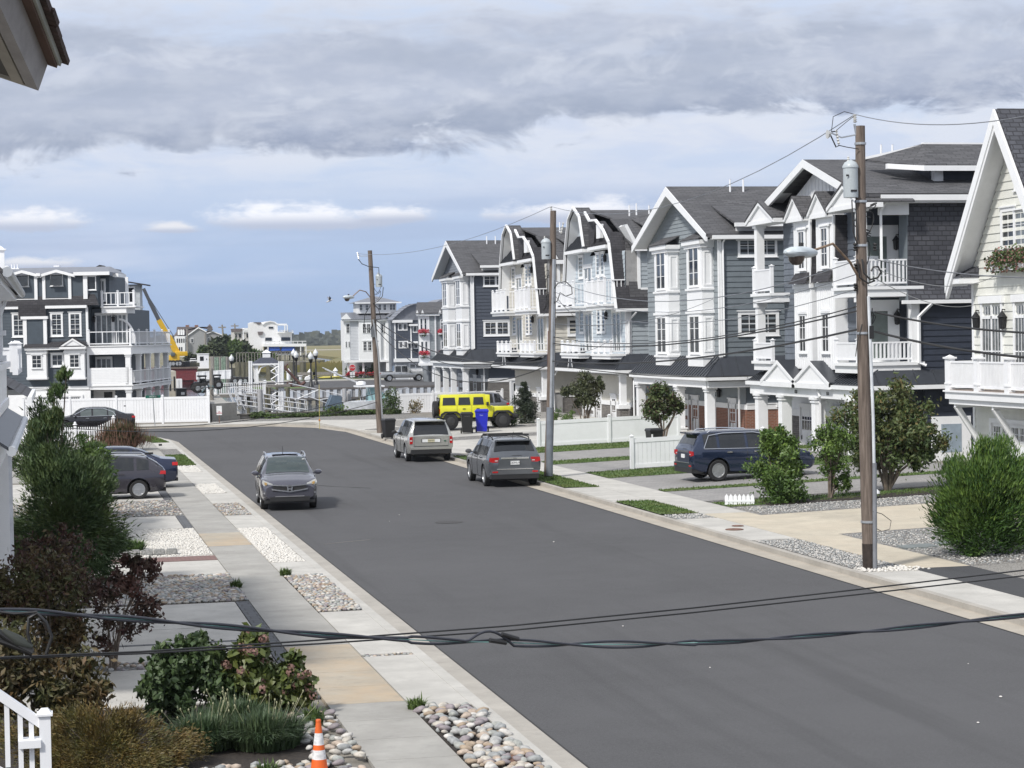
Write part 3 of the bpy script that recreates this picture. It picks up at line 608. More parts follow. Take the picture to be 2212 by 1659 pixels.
    seamroof(t,(-.72,W-4.6,10.3),(-.72,W-.5,10.3),(0,W-.9,11.15),(0,W-4.2,11.15),.3); seamroof(t,(-.6,1.4,10.3),(-.6,5.4,10.3),(0,4.4,11.0),(0,1.6,11.0),.3,m=DSHING)
    sl=MB(); sl.slab([(-.55,4.9,10.3),(-.55,4.2,11.6),(.8,4.2,11.6),(.8,5.2,10.3)],.08,(0,-1,0)); sl.build('shingle_slope',DSHING,t)
    # canted white-trimmed windows, third and second floor
    for z,hh in ((8.75,1.15),(5.45,1.2)):
        for y in (4.45,5.5): window(t,(0,y,z),FR,FN,.62,hh,1,1,1,.12,.1,glass=GLASSL if z>7 else GLASS)
        for y in (9.3,): window(t,(0,y,z),FR,FN,.9,hh,1,1,1,.12,.1,glass=GLASSL)
    for z0 in (4.25,7.0):
        for y in (1.1,7.3):
            d=MB((0,y,z0),FR,FN); d.box(-.12,0,0,.07,0,2.25); d.box(1.6,1.72,0,.07,0,2.25); d.box(-.16,1.76,0,.09,2.2,2.45); d.box(.75,.85,0,.06,0,2.2); do=d.build('patio_door',TRIM,t)
            d=MB((0,y,z0),FR,FN); d.quad((.1,.03,.1),(1.5,.03,.1),(1.5,.03,2.1),(.1,.03,2.1)); d.build('door_glass',GLASSL,do)
    # balconies
    for z0,hh in ((6.95,1.35),(4.15,.62)):
        for y0,y1 in ((.0,4.0),(7.1,W)):
            b=MB(); b.box(-1.25 if z0>6 else -.95,0,y0,y1,z0-.3,z0-.12); b.box(-1.35 if z0>6 else -1.02,0,y0-.08,y1+.08,z0-.12,z0); b.build('balcony_deck',TRIM,t)
            xo=-1.2 if z0>6 else -.9
            railing(t,(xo,y0+.05,z0),FR,FN,y1-y0-.1,hh,4,True if z0<6 else False,.2,.05); railing(t,(xo,y0+.05,z0),SD,SN,abs(xo),hh,0,False,.2,.04)
    # wall dormer on the near side
    d=MB((0,-.02,0),SD,SN); d.laps((.85,9),7.8,10.0,.24,.03); d.build('dormer_wall',side,t)
    d=MB(); d.box(.7,.86,-.08,.3,7.75,10.1); d.box(.5,3.1,-.42,-.2,9.85,10.1); d.box(.85,9,-.08,0,7.7,7.82); 
    for pts in ([(-.1,11.25),(.5,10.15)],): d.add([(pts[0][0],-.36,pts[0][1]),(pts[1][0],-.36,pts[1][1]-.1),(pts[1][0]+.2,-.36,pts[1][1]),(pts[0][0]+.15,-.36,pts[0][1]+.1),(pts[0][0],.9,pts[0][1]),(pts[1][0],.3,pts[1][1]-.1),(pts[1][0]+.2,.3,pts[1][1]),(pts[0][0]+.15,.9,pts[0][1]+.1)],[(0,1,2,3),(7,6,5,4),(0,4,5,1),(3,2,6,7)])
    d.build('dormer_trim',TRIM,t)
    r=MB(); r.slab([(.3,-.4,10.05),(9,-.4,10.05),(9,3.0,11.75),(.0,3.0,11.75)],.1,(0,0,1)); r.build('dormer_roof',SHING,t)
    # higher cross dormer with a raised eave
    c=MB(); c.box(1.9,9,.35,2.4,10.2,11.5); c.build('dormer_cheek',side,t); c=MB(); c.slab([(1.5,.0,10.75),(3.0,-.1,11.45),(9,-.1,11.45),(9,.25,11.45),(3.1,.25,11.45),(1.5,.3,10.75)],.16,(0,0,1)); c.box(2.2,2.5,-.02,.36,10.15,11.2); c.build('dormer_eave',TRIM,t)
    c=MB(); c.slab([(1.6,.05,10.95),(3.0,.0,11.62),(9,.0,11.62),(9,3.6,12.2),(3.,3.6,12.2),(1.2,3.0,11.8)],.06,(0,0,1)); c.build('dormer_roof',SHING,t)
    window(t,(1.55,-.02,8.75),SD,SN,1.1,.85,2,2,1,.14); window(t,(1.45,0,5.35),SD,SN,1.15,.85,2,2,1,.16)
    # skirt roof with a small peak
    seamroof(t,(-.85,-.75,3.25),(-.85,W+2.2,3.25),(-.02,W+2.,4.1),(-.02,.0,4.1),.3); seamroof(t,(-.85,-.75,3.25),(9,-.75,3.25),(9,0,4.1),(0,0,4.1),.8)
    e=MB(); e.box(-.92,-.78,-.85,W+2.2,3.08,3.24); e.box(-.78,9,-.85,-.7,3.08,3.24); e.box(-.85,.9,-.7,W+2,3.04,3.09); e.build('gutter_trim',TRIM,t)
    p=MB(); p.add([(-.9,W-2.7,3.25),(-.9,W-1.5,3.25),(-.9,W-2.1,4.45),(.0,W-2.1,4.45),(0,W-2.7,3.4),(0,W-1.5,3.4)],[(0,1,2),(0,2,3,4),(1,5,3,2)]); p.build('roof_peak',SEAM,t)
    p=MB(); p.add([(-.94,W-2.75,3.2),(-.94,W-2.6,3.2),(-.94,W-2.1,4.3),(-.94,W-1.6,3.2),(-.94,W-1.45,3.2),(-.94,W-2.1,4.5)],[(0,1,2,5),(2,3,4,5)]); p.build('peak_trim',TRIM,t)
    for y in (1.6,3.4,): door(t,(.31,y,-.45),FR,FN,.95,2.1,.38)
    door(t,(.31,6.7,-.45),FR,FN,.95,2.1,.38); garage(t,(.31,8.3,-.45),FR,FN,2.4,2.1,3)
    column(t,-.35,-.3,1.3,3.1,.34,0); q=MB(); q.box(-.6,-.1,-.55,-.05,-.5,1.1); q.build('stone_pier',STONE,t); q=MB(); q.box(-.68,-.02,-.63,.03,1.1,1.32); q.build('pier_cap',TRIM,t)
    downspout(t,[(.45,-.5,6.45),(.12,-.12,6.0),(.12,-.12,4.2)],.055); downspout(t,[(.5,-.6,3.1),(.2,-.62,2.6),(.2,-.62,.0)],.05)
    c=MB(); c.box(-.05,.3,-.05,.1,4.1,6.5); c.build('corner_trim',TRIM,t)
    vents(t,[(1.6,4.6,11.9),(2.2,5.2,12.05),(2.85,4.8,11.9)],.8); lantern(t,-.1,3.95,6.1); lantern(t,-.1,3.95,9.4)
    return t
gambrel((31,109.7,.1),LBLUE,mat('pale_slate_siding',(.33,.37,.40),.6,var=.05),'pale blue gambrel-roofed house with white balconies between the grey and the beige house')
gambrel((31,128.3,.1),BEIGE,BEIGE,'beige gambrel-roofed house with white balconies, seen behind the middle utility pole')
# ================================================================ more houses
def text(par,body,size,loc,rot,m,name='lettering',ext=.008,align='CENTER'):
    cu=bpy.data.curves.new(name,'FONT'); cu.body=body; cu.size=size; cu.extrude=ext; cu.align_x=align; cu.align_y='CENTER'; cu.resolution_u=3
    tmp=bpy.data.objects.new('tmp',cu); COL.objects.link(tmp); me=bpy.data.meshes.new_from_object(tmp.evaluated_get(bpy.context.evaluated_depsgraph_get())); bpy.data.objects.remove(tmp)
    me.materials.clear(); me.materials.append(m); o=bpy.data.objects.new(name,me); COL.objects.link(o); o.parent=par; o.location=loc; o.rotation_euler=rot; return o
for i,ch in enumerate('148'): text(ta,ch,.34,(-.77,4.9,2.3-i*.36),(R(90),0,R(-90)),BLACK,'house_number')
# ---- white and navy duplex with shingled upper wall
t=thing('duplex_house','white and navy duplex with twin peaked bays and slate shingled upper side wall','house',(31,74,0),0,'houses in the row along the right kerb'); W=12.
core=MB(); core.box(2.0,15,.06,W,-.5,10.3); core.box(.04,2,1.7,W-2,3.,10.3); core.box(.9,2,.5,W,-.5,3.1); core.build('wall_core',mat('core_navy',(.06,.07,.09),.7),t)
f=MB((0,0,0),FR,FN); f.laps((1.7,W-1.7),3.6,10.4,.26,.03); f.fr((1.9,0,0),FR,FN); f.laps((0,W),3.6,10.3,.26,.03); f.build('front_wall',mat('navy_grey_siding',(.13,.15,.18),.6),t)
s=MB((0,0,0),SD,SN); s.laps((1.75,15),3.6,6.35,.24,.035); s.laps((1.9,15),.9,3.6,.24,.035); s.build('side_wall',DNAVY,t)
s=MB(); s.slab([(1.15,-.22,6.42),(15,-.22,6.42),(15,.05,6.9),(1.25,.05,6.9)],.1,(0,-1,0)); s.slab([(1.25,.05,6.9),(15,.05,6.9),(15,.12,10.3),(1.3,.12,10.3)],.1,(0,-1,0)); s.build('shingled_wall',SHAKE,t)
s=MB(); s.slab([(1.16,-.3,6.42),(1.28,-.0,6.9),(1.32,.0,10.3),(1.32,.8,10.3),(1.28,.8,6.42)],.04,(-1,0,0)); s.build('corner_trim',DGREY,t)
gable_end(t,0,1.2,W-1.2,10.3,12.1,WHITE,batten=True)
roof2(t,-.7,15,-.45,W+.45,10.42,12.28,fascia=False)
fm=MB((0,0,0),FR,FN); 
def rake(mb,y0,z0,ya,za,y1,z1,d=.72,w=.34,t_=.12):
    for a,b in (((y0,z0),(ya,za)),((y1,z1),(ya,za))):
        mb.add([(a[0],d,a[1]),(b[0],d,b[1]),(b[0],d,b[1]-w),(a[0],d,a[1]-w),(a[0],d-t_,a[1]),(b[0],d-t_,b[1]),(b[0],d-t_,b[1]-w),(a[0],d-t_,a[1]-w)],[(0,1,2,3),(7,6,5,4),(0,4,5,1),(3,2,6,7),(0,3,7,4),(1,5,6,2)])
rake(fm,1.3,10.98,W/2,12.42,W-1.3,10.98); 
for yc in (1.1,W-1.1): rake(fm,yc-1.75,10.25,yc,11.05,yc+1.75,10.25,.95,.2); fm.box(yc-1.8,yc+1.8,.0,.9,10.02,10.2)
for yc in (4.3,7.0): rake(fm,yc-1.05,10.1,yc,10.95,yc+1.05,10.1,.82,.16); fm.box(yc-1.05,yc+1.05,0,.75,9.9,10.08)
fm.build('rake_trim',TRIM,t)
sf=MB(); 
for a,b in (((1.3,10.9),(W/2,12.35)),((W-1.3,10.9),(W/2,12.35))): sf.add([(-.68,a[0],a[1]),(.1,a[0],a[1]),(.1,b[0],b[1]),(-.68,b[0],b[1])],[(0,1,2,3)])
sf.build('soffit',WHITE,t)
for yc,x0,hw,zb,za in ((1.1,-.98,1.8,10.2,11.0),(W-1.1,-.98,1.8,10.2,11.0),(4.3,-.85,1.1,10.06,10.92),(7.0,-.85,1.1,10.06,10.92)):
    r=MB(); r.slab([(x0,yc-hw,zb),(x0,yc,za),(1.3,yc,za),(1.3,yc-hw,zb)],.07,(0,0,1)); r.slab([(x0,yc+hw,zb),(x0,yc,za),(1.3,yc,za),(1.3,yc+hw,zb)],.07,(0,0,1)); r.build('dormer_roof',SHING,t)
    p=MB((x0+.12,0,0),FR,FN); p.add([(yc-hw+.1,0,zb-.05),(yc+hw-.1,0,zb-.05),(yc,0,za-.06)],[(0,1,2)]); p.build('pediment',WHITE,t)
for yc in (4.0,6.6):
    m=MB(); m.box(-.55,0,yc-1.0,yc+1.0,3.75,7.1); m.box(-.62,0,yc-1.05,yc+1.05,7.1,7.28); m.box(-.62,0,yc-.45,yc+.45,6.1,6.2); m.box(-.62,0,yc-.4,yc+.4,4.32,4.4)
    for k in range(-4,5): m.box(-.575,0,yc+k*.24-.015,yc+k*.24+.015,3.8,7.05)
    m.build('lower_bay',WHITE,t)
    m=MB(); m.plan([(-.5,yc-.95),(0,yc-.95),(0,yc+1.15),(-.5,yc+1.15)],7.28,9.95); m.box(-.58,-.02,yc-1.0,yc-.85,7.3,9.95); m.box(-.56,-.48,yc-.6,yc+.7,9.6,9.7); m.box(-.56,-.48,yc-.75,yc+.85,7.3,7.42); m.build('upper_bay',TRIM,t)
    m=MB(); m.slab([(-.66,yc-1.2,7.3),(.1,yc-1.2,7.3),(.1,yc-1.03,8.1),(-.55,yc-1.03,8.1)],.06,(0,-1,0)); m.slab([(-.55,yc-1.03,8.1),(.1,yc-1.03,8.1),(.1,yc-1.0,9.95),(-.5,yc-1.0,9.95)],.06,(0,-1,0)); m.slab([(-.78,yc-1.0,7.3),(-.78,yc+1.0,7.3),(-.53,yc+.8,7.75),(-.53,yc-.8,7.75)],.05,(-1,0,0)); m.build('shingle_skirt',DSHING,t)
    window(t,(-.56,yc-.3,7.95),FR,FN,.62,1.5,2,3,1,.09,sill=True); window(t,(-.56,yc-.33,4.5),FR,FN,.66,1.45,2,3,1,.09)
for y0,y1 in ((-.0,2.35),(W-2.35,W)):
    for z0,rh in ((7.0,1.05),(4.05,.8)):
        b=MB(); b.box(-.85,1.9,y0,y1,z0-.4,z0-.12); b.box(-.95,1.9,y0-.07,y1+.07,z0-.12,z0); b.build('balcony_deck',TRIM,t)
        railing(t,(-.8,y0+.05,z0),FR,FN,y1-y0-.1,rh,2,False,.12,.05)
        if y0<1: railing(t,(-.7,y0+.06,z0),SD,SN,2.3,rh,0,False,.16,.06)
    for z0,z1 in ((7,10.1),(4.05,6.6)):
        yy=y0+.15 if y0<1 else y1-.15; c=MB(); c.box(-.75,-.4,yy-.17,yy+.17,z0,z1); c.box(-.82,-.33,yy-.22,yy+.22,z1-.2,z1); c.build('porch_column',TRIM,t)
        c=MB(); c.box(-.44,1.9,y0+.03,y0+.27,z1+.01,z1+.39); c.box(-.77,-.45,y0-.01,y1+.01,z1,z1+.4); c.build('porch_beam',TRIM,t)
for z0 in (7,4.05):
    m=MB((1.9,.35,z0),FR,FN); m.box(-.05,1.1,0,.06,0,2.3); m.build('door_frame',TRIM,t)
    m=MB((0.25,1.68,z0),SD,SN); m.box(-.1,1.35,0,.05,0,2.45); fo=m.build('door_frame',TRIM,t); m=MB((0.25,1.68,z0),SD,SN); m.quad((.0,.06,.15),(.85,.06,.15),(.85,.06,2.0),(0,.06,2.0)); m.build('door_glass',mat('green_grey_glass',(.16,.19,.18),.3),fo)
    lantern(t,1.45,-.0+1.5,z0+1.45,1.2)
pst=MB(); pst.box(1.4,1.72,-.03,.3,4.05,6.4); pst.build('porch_column',TRIM,t)
g=MB(); g.box(.0,15,-.5,-.36,10.28,10.5); g.box(.2,15,-.36,0,10.2,10.34); g.box(.9,15,-.36,-.22,6.3,6.44); g.box(-1,15,-.62,-.5,3.0,3.16); g.box(-1.1,-.95,-.6,W+.5,3.0,3.16); g.box(.1,1.3,-.12,.1,9.75,10.3); g.build('gutter_trim',TRIM,t)
seamroof(t,(-1.0,-.55,3.16),(15,-.55,3.16),(15,0,3.7),(0,0,3.7),.8); seamroof(t,(-1.0,-.55,3.16),(-1.0,W+.5,3.16),(0,W,3.75),(0,0,3.75),.3)
for yc,hw in ((8.2,2.1),(4.35,2.1)):
    r=MB(); r.slab([(-1.15,yc-hw,3.2),(-1.15,yc,4.05),(0,yc,4.05),(0,yc-hw,3.2)],.06,(0,0,1)); r.slab([(-1.15,yc+hw,3.2),(-1.15,yc,4.05),(0,yc,4.05),(0,yc+hw,3.2)],.06,(0,0,1)); r.build('porch_peak',SEAM,t)
    p=MB((-1.1,0,0),FR,FN); p.add([(yc-hw,0,3.2),(yc+hw,0,3.2),(yc,0,4.02)],[(0,1,2)]); p.box(yc-hw,yc+hw,-.02,.07,2.98,3.2); rake(p,yc-hw,3.24,yc,4.1,yc+hw,3.24,.08,.16,.1); p.build('pediment',WHITE,t)
bm_=MB(); bm_.box(-.95,-.55,-.3,W+.3,2.6,2.98); bm_.build('porch_beam',TRIM,t)
for y in (.6,4.5,8.4,11.4): column(t,-.75,y,-.3,2.62,.44,0)
h=MB((.85,0,0),FR,FN); h.box(0,W,0,.06,-.5,1.6); h.fr((.85,0,0),SD,SN); h.box(1.0,9,-.46,-.3,-.5,1.3); h.build('stone_base',STONE,t)
h=MB((.85,0,0),FR,FN); h.box(0,W,0,.1,1.6,1.9); h.laps((0,W),1.9,3.,.24,.03); h.fr((.85,0,0),SD,SN); h.box(1.,9,-.46,-.28,1.3,1.55); h.box(1.,3.2,-.46,-.28,1.95,2.15); h.build('band_trim',TRIM,t)
d=MB((2.3,.0,-.3),SD,SN); d.box(-.15,1.5,0,.06,0,2.2); fo=d.build('door_frame',TRIM,t); d=MB((2.3,.0,-.3),SD,SN); d.box(.25,1.1,.06,.07,.8,1.9); d.build('pane',mat('blue_grey_glass',(.3,.36,.42),.2),fo)
for y in (5.3,9.0,1.2): door(t,(.79,y,-.35),FR,FN,1.5,2.35,.42,4,2)
downspout(t,[(.25,-.5,10.3),(.1,-.2,9.9),(.1,-.2,8.0)],.07); downspout(t,[(2.1,-.35,6.3),(1.65,-.12,5.8),(1.65,-.12,4.0),(1.9,-.2,3.9)],.07); downspout(t,[(-1.05,3.9,3.1),(-1.0,3.7,2.7),(-.8,4.2,2.5),(-.8,4.2,0)],.06)
vents(t,[(2.6,5.6,12.2),(3.1,5.6,12.2)],.8)
# big dormer on its roof
d=MB(); d.box(3.2,14,2.0,6,10.9,11.9); d.build('dormer_wall',DNAVY,t)
d=MB(); d.slab([(2.6,1.2,11.72),(14,1.2,11.72),(14,3.2,12.72),(3.4,3.2,12.72)],.1,(0,0,1)); d.slab([(2.6,1.2,11.72),(3.4,3.2,12.72),(1.0,3.6,12.15),(1.6,2.2,11.85)],.1,(0,0,1)); d.build('dormer_roof',SHING,t)
d=MB(); d.slab([(2.5,1.1,11.55),(14,1.1,11.55),(14,1.5,11.6),(2.5,1.5,11.6)],.2,(0,0,1)); d.slab([(2.5,1.1,11.55),(2.5,1.5,11.6),(1.3,2.1,11.7),(1.3,1.9,11.7)],.2,(0,0,1)); d.box(3.2,3.6,1.75,2.05,10.9,11.7); d.box(3.4,14,3.15,3.4,12.68,12.86); d.slab([(3.4,3.15,12.7),(3.4,3.4,12.7),(1.0,3.6,12.2),(1.0,3.4,12.2)],.1,(0,0,1)); d.build('dormer_eave',TRIM,t)
for i,y in enumerate((6.5,2.9)): text(t,'153' if i==0 else '151',.2,(-.97,y,2.8),(R(90),0,R(-90)),BLACK,'house_number')
lc=thing('rocking_chair','white rocking chair on the upper balcony beside the near utility pole','chair',(31.2,73.95+.5,7.0),R(20))
m=MB(); m.box(-.3,.3,-.3,.3,.4,.45); m.build('seat',VINYL,lc); m=MB(); m.box(-.3,.3,.25,.3,.45,1.2); m.build('backrest',VINYL,lc)
for x in (-.27,.27):
    m=MB(); m.tube([(x,-.4,.06),(x,0,0),(x,.4,.06)],.025,4); m.build('rocker',VINYL,lc)
    for y in (-.25,.25): m=MB(); m.box(x-.025,x+.025,y-.025,y+.025,.0,.68 if y<0 else .5); m.build('leg',VINYL,lc)
    m=MB(); m.box(x-.04,x+.04,-.32,.28,.66,.7); m.build('armrest',VINYL,lc)
# ---- cream steep gabled house at the right edge
t=thing('gabled_house','cream steep-gabled house with a long white deck at the right edge of the picture','house',(31,50,0),0,'houses in the row along the right kerb'); W=15.55; ya,zr=12.1,12.1
core=MB(); core.box(.04,12,.0,W,-.5,7.1); core.add([(.04,W-.3,7.1),(.04,2*ya-W+.3,7.1),(.04,ya,zr-.4),(12,W-.3,7.1),(12,2*ya-W+.3,7.1),(12,ya,zr-.4)],[(0,2,1),(3,4,5),(0,3,5,2),(1,2,5,4)]); core.build('wall_core',CREAM,t)
f=MB((0,0,0),FR,FN); f.laps((0,W),-.3,7.1,.28,.035); rng=lambda z:(2*ya-W-.16+(W+.16-ya)*(z-7.1)/(zr+.05-7.1),W+.16-(W+.16-ya)*(z-7.1)/(zr+.05-7.1)); f.laps(rng,7.1,zr-.1,.28,.035); f.build('front_wall',CREAM,t)
s=MB((0,W,0),SD,(0,1,0)); s.laps((0,12),-.3,7.1,.28,.035); s.build('side_wall',CREAM,t)
x0=-.75; ze=7.0; yE=W+.45; zA=12.42; sl=(zA-ze)/(yE-ya)
for sg in (1,-1):
    ye=ya+sg*(yE-ya); r=MB(); r.slab([(x0,ye,ze),(12,ye,ze),(12,ya,zA),(x0,ya,zA)],.13,(0,sg*.8,.6)); r.build('roof',SHAKE,t)
    p=MB((0,0,0),FR,FN); w_=.42; d0=-x0+.05
    for dd0,dd1,wa,wb in ((d0-.1,d0+.02,0,.30),(d0-.02,d0+.06,-.06,.10)):
        p.add([(ye,dd0,ze-wa-0.0),(ya,dd0,zA-wa),(ya,dd0,zA-wb-.35),(ye,dd0,ze-wb-.35),(ye,dd1,ze-wa),(ya,dd1,zA-wa),(ya,dd1,zA-wb-.35),(ye,dd1,ze-wb-.35)],[(0,1,2,3),(7,6,5,4),(0,4,5,1),(3,2,6,7),(0,3,7,4),(1,5,6,2)])
    p.build('rake_trim',TRIM,t)
    q=MB(); q.add([(x0+.05,ye,ze-.22),(0,ye,ze-.22),(0,ya,zA-.22),(x0+.05,ya,zA-.22)],[(0,1,2,3)]); q.build('soffit',WHITE,t)
q=MB(); q.box(-.75,.1,W-.5,W+.5,6.85,7.05); q.build('eave_return',TRIM,t); q=MB(); q.add([(-.78,W+.52,7.05),(-.78,W-.52,7.05),(.0,W-.52,7.45),(.0,W+.5,7.45),(.0,W+.1,7.5)],[(0,1,2,3)]); q.add([(-.78,W-.52,7.05),(0,W-.52,7.05),(0,W-.52,7.45)],[(0,1,2)]); q.build('return_roof',SHAKE,t)
c=MB(); c.box(-.05,.1,W-.1,W+.04,-.3,6.9); c.build('corner_trim',TRIM,t)
window(t,(0,11.75,9.95),FR,FN,.42,.7,2,2,1,.13); window(t,(0,11.45,7.75),FR,FN,.8,1.42,2,3,1,.0,glass=GLASSL,mun=.018); window(t,(0,12.38,7.75),FR,FN,.8,1.42,2,3,1,.14,mun=.014); window(t,(0,10.3,7.75),FR,FN,.8,1.42,2,3,1,.1,mun=.014)
for y in (13.35,10.9,8.4,5.5):
    d=MB((0,y,0),FR,FN); d.box(-.12,0,0,.08,3.2,6.15); d.box(1.4,1.52,0,.08,3.2,6.15); d.box(-.2,1.6,0,.12,6.15,6.4); d.box(0,1.4,0,.07,5.62,5.72); d.box(.66,.74,0,.07,3.2,6.1); fo=d.build('french_door',TRIM,t)
    g=MB((0,y,0),FR,FN); g.quad((0,.045,3.3),(1.4,.045,3.3),(1.4,.045,5.62),(0,.045,5.62)); g.quad((.1,.05,5.78),(.6,.05,5.78),(.6,.05,6.03),(.1,.05,6.03)); g.quad((.82,.05,5.78),(1.3,.05,5.78),(1.3,.05,6.03),(.82,.05,6.03)); g.build('door_glass',mat('striped_curtain_glass',(.13,.14,.145),.12,var=.4,vscale=6),fo)
    g=MB((0,y,0),FR,FN)
    for x in (.22,.44,.96,1.18): g.box(x-.012,x+.012,.05,.06,3.3,6.03)
    g.box(0,1.4,.05,.06,4.5,4.54); g.build('door_bars',TRIM,fo); lantern(t,-.14,y-.28,5.25,1.3)
    lantern(t,-.14,y+1.72,5.25,1.3) if y>13 else None
garage(t,(0,10.2,-.4),FR,FN,3.9,2.5,6)
# flower box
fb=MB((0,0,0),FR,FN); fb.box(10.6,13.4,.05,.4,7.2,7.42); fb.build('flower_box',TRIM,t)
rd=random.Random(3)
def blobs(name,par,pts,n,size,m,seed=0,flat=False):
    rr=random.Random(seed); mb=MB()
    for _ in range(n):
        x,y,z,r=rr.choice(pts); 
        while True:
            v=Vector((rr.uniform(-1,1),rr.uniform(-1,1),rr.uniform(-1,1)))
            if v.length<1: break
        c=Vector((x,y,z))+v*r; a=Vector((rr.uniform(-1,1),rr.uniform(-1,1),rr.uniform(-.3,1))).normalized(); b=a.orthogonal().normalized(); d=a.cross(b); s=size*rr.uniform(.6,1.3)
        mb.add([tuple(c-b*s),tuple(c+d*s*.6),tuple(c+b*s),tuple(c-d*s*.6)],[(0,1,2,3)])
    return mb.build(name,m,par,recalc=False,uv=False)
LEAFD=mat('dark_leaves',(.035,.065,.018),.6,kind='leaf',p=(3,(.06,.10,.025),(.09,.13,.03)))
FLOWR=mat('red_flowers',(.45,.02,.05),.6,kind='leaf',p=(8,(.6,.05,.08),(.5,.1,.14)))
FLOWP=mat('pink_brown_flowers',(.24,.10,.09),.6,kind='leaf',p=(8,(.14,.10,.06),(.5,.25,.25)))
pts=[(-.3,10.5+i*.3,7.55+.1*math.sin(i*2.),.4) for i in range(10)]
blobs('foliage',t,pts,1500,.06,LEAFD,1); blobs('flowers',t,pts,1100,.05,FLOWP,2)
# deck with brackets
b=MB(); b.box(-1.1,0,0,W+.0,2.9,3.14); b.box(-1.16,.0,-.05,W+.05,3.14,3.2); b.box(-1.0,0,.1,W-.1,2.72,2.9); b.build('deck',TRIM,t); b=MB(); b.box(-1.1,0,.1,W-.1,3.2,3.22); b.build('deck_boards',mat('deck_boards',(.3,.25,.22),.8),t)
for y in (15.3,13.05,10.8,8.5,6.2,4): 
    pm=MB((-1.02,y,3.2),FR,FN); q=.13; pm.box(-q,q,-q,q,0,1.08); pm.box(-q-.05,q+.05,-q-.05,q+.05,1.08,1.14); pm.add([(-q,-q,1.14),(q,-q,1.14),(q,q,1.14),(-q,q,1.14),(0,0,1.22)],[(0,1,4),(1,2,4),(2,3,4),(3,0,4)]); pm.box(-q-.02,q+.02,-q-.02,q+.02,.2,.26); pm.build('railing_post',VINYL,t)
railing(t,(-1.02,.0,3.2),FR,FN,15.3,1.0,0,False,.105,.045); railing(t,(-.95,15.3,3.2),SD,SN,.95,1.0,0,False,.105,.045)
for y in (15.1,12.2,9.3,6.4): q=MB(); q.box(-.95,0,y-.06,y+.06,2.6,2.72); q.slab([(-.98,y-.06,2.62),(-.74,y-.06,2.62),(.0,y-.06,1.45),(.0,y-.06,1.15)],.12,(0,1,0)); q.build('deck_bracket',TRIM,t)
# ---- slate-blue canal house, turned square to the viewer
PH=R(-12.549); cs,sn=math.cos(PH),math.sin(PH)
def lf(u,v): return (u*cs-v*sn, u*sn+v*cs)     # from the view-aligned frame to the ground
LH=lf(-30.65,148)
t=thing('canal_house','slate-blue mansard house with stacked white decks on the left, at the canal','house',(LH[0],LH[1],0),PH)
S_=(1,0,0); SNn=(0,-1,0)
core=MB(); core.box(-14,-.03,.05,14,-.5,10.4); core.build('wall_core',LEFTN,t)
f=MB((0,0,0),S_,SNn); f.laps((-14,0),2.3,8.0,.22,.03); f.build('front_wall',LEFTN,t)
f=MB((0,0,0),S_,SNn); f.box(-14,.0,0,.1,2.05,2.3); f.box(-.12,.04,-.1,.08,2.3,8.0); f.box(-14,-4.9,0,.25,7.95,8.15); f.box(-3.0,.0,0,.3,7.95,8.15); f.box(-14,.1,0,.05,-.2,2.05); f.box(-4.45,-.15,0,.7,4.95,5.15); f.build('band_trim',TRIM,t)
m=MB(); m.slab([(-14,-.2,8.15),(.9,-.2,8.15),(-.2,.9,10.45),(-14,.9,10.45)],.08,(0,-1,0)); m.slab([(-4.95,-.2,7.3),(-2.95,-.2,7.3),(-2.95,-.2,8.2),(-4.95,-.2,8.2)],.08,(0,-1,0)); m.build('mansard_roof',DSHING,t)
f=MB((0,-.3,0),S_,SNn); f.box(-4.5,-2.95,-.1,.02,5.2,7.25); f.build('bump_out',LEFTN,t); f=MB((0,-.3,0),S_,SNn); f.box(-4.6,-4.35,-.1,.06,5.2,7.25); f.box(-3.15,-2.9,-.1,.06,5.2,7.25); f.box(-4.75,-2.8,-.1,.15,7.2,7.4); f.build('bump_trim',TRIM,t)
for x in (-5.34,-2.57,-1.23): window(t,(x,0,6.06),S_,SNn,.64,1.45,2,4,1,.14,glass=GLASS)
window(t,(-2.6,0,3.85),S_,SNn,.68,.72,2,2,1,.14)
for x0,x1,z0,z1 in ((-4.35,-2.95,2.8,4.95),(-1.65,-.2,2.75,4.95)):
    b=MB((0,0,0),S_,SNn); b.box(x0,x1,0,.5,z0,z1); b.box(x0-.05,x1+.05,0,.56,z0+.05,z0+.2); b.box(x0-.05,x1+.05,0,.56,z1-.25,z1-.1); b.build('box_bay',TRIM,t); window(t,((x0+x1)/2-.3,-.5,3.7),S_,SNn,.62,.85,2,3,1,.05)
r=MB(); r.slab([(-4.5,-.8,5.15),(-.1,-.8,5.15),(-.1,0,5.5),(-4.5,0,5.5)],.05,(0,0,1)); r.build('pent_roof',DSHING,t)
p=MB((0,-.72,0),S_,SNn); p.add([(-1.85,.0,5.1),(-.1,0,5.1),(-.97,0,5.65)],[(0,1,2)]); p.box(-1.9,-.05,-.1,.08,5.0,5.15); rake(p,-1.95,5.15,-.97,5.78,.0,5.15,.06,.14,.1); p.build('pediment',WHITE,t); r=MB(); r.slab([(-1.95,-.8,5.2),(-.97,-.8,5.8),(-.97,0,5.8),(-1.95,0,5.2)],.04,(0,0,1)); r.slab([(.05,-.8,5.2),(-.97,-.8,5.8),(-.97,0,5.8),(.05,0,5.2)],.04,(0,0,1)); r.build('pediment_roof',DSHING,t)
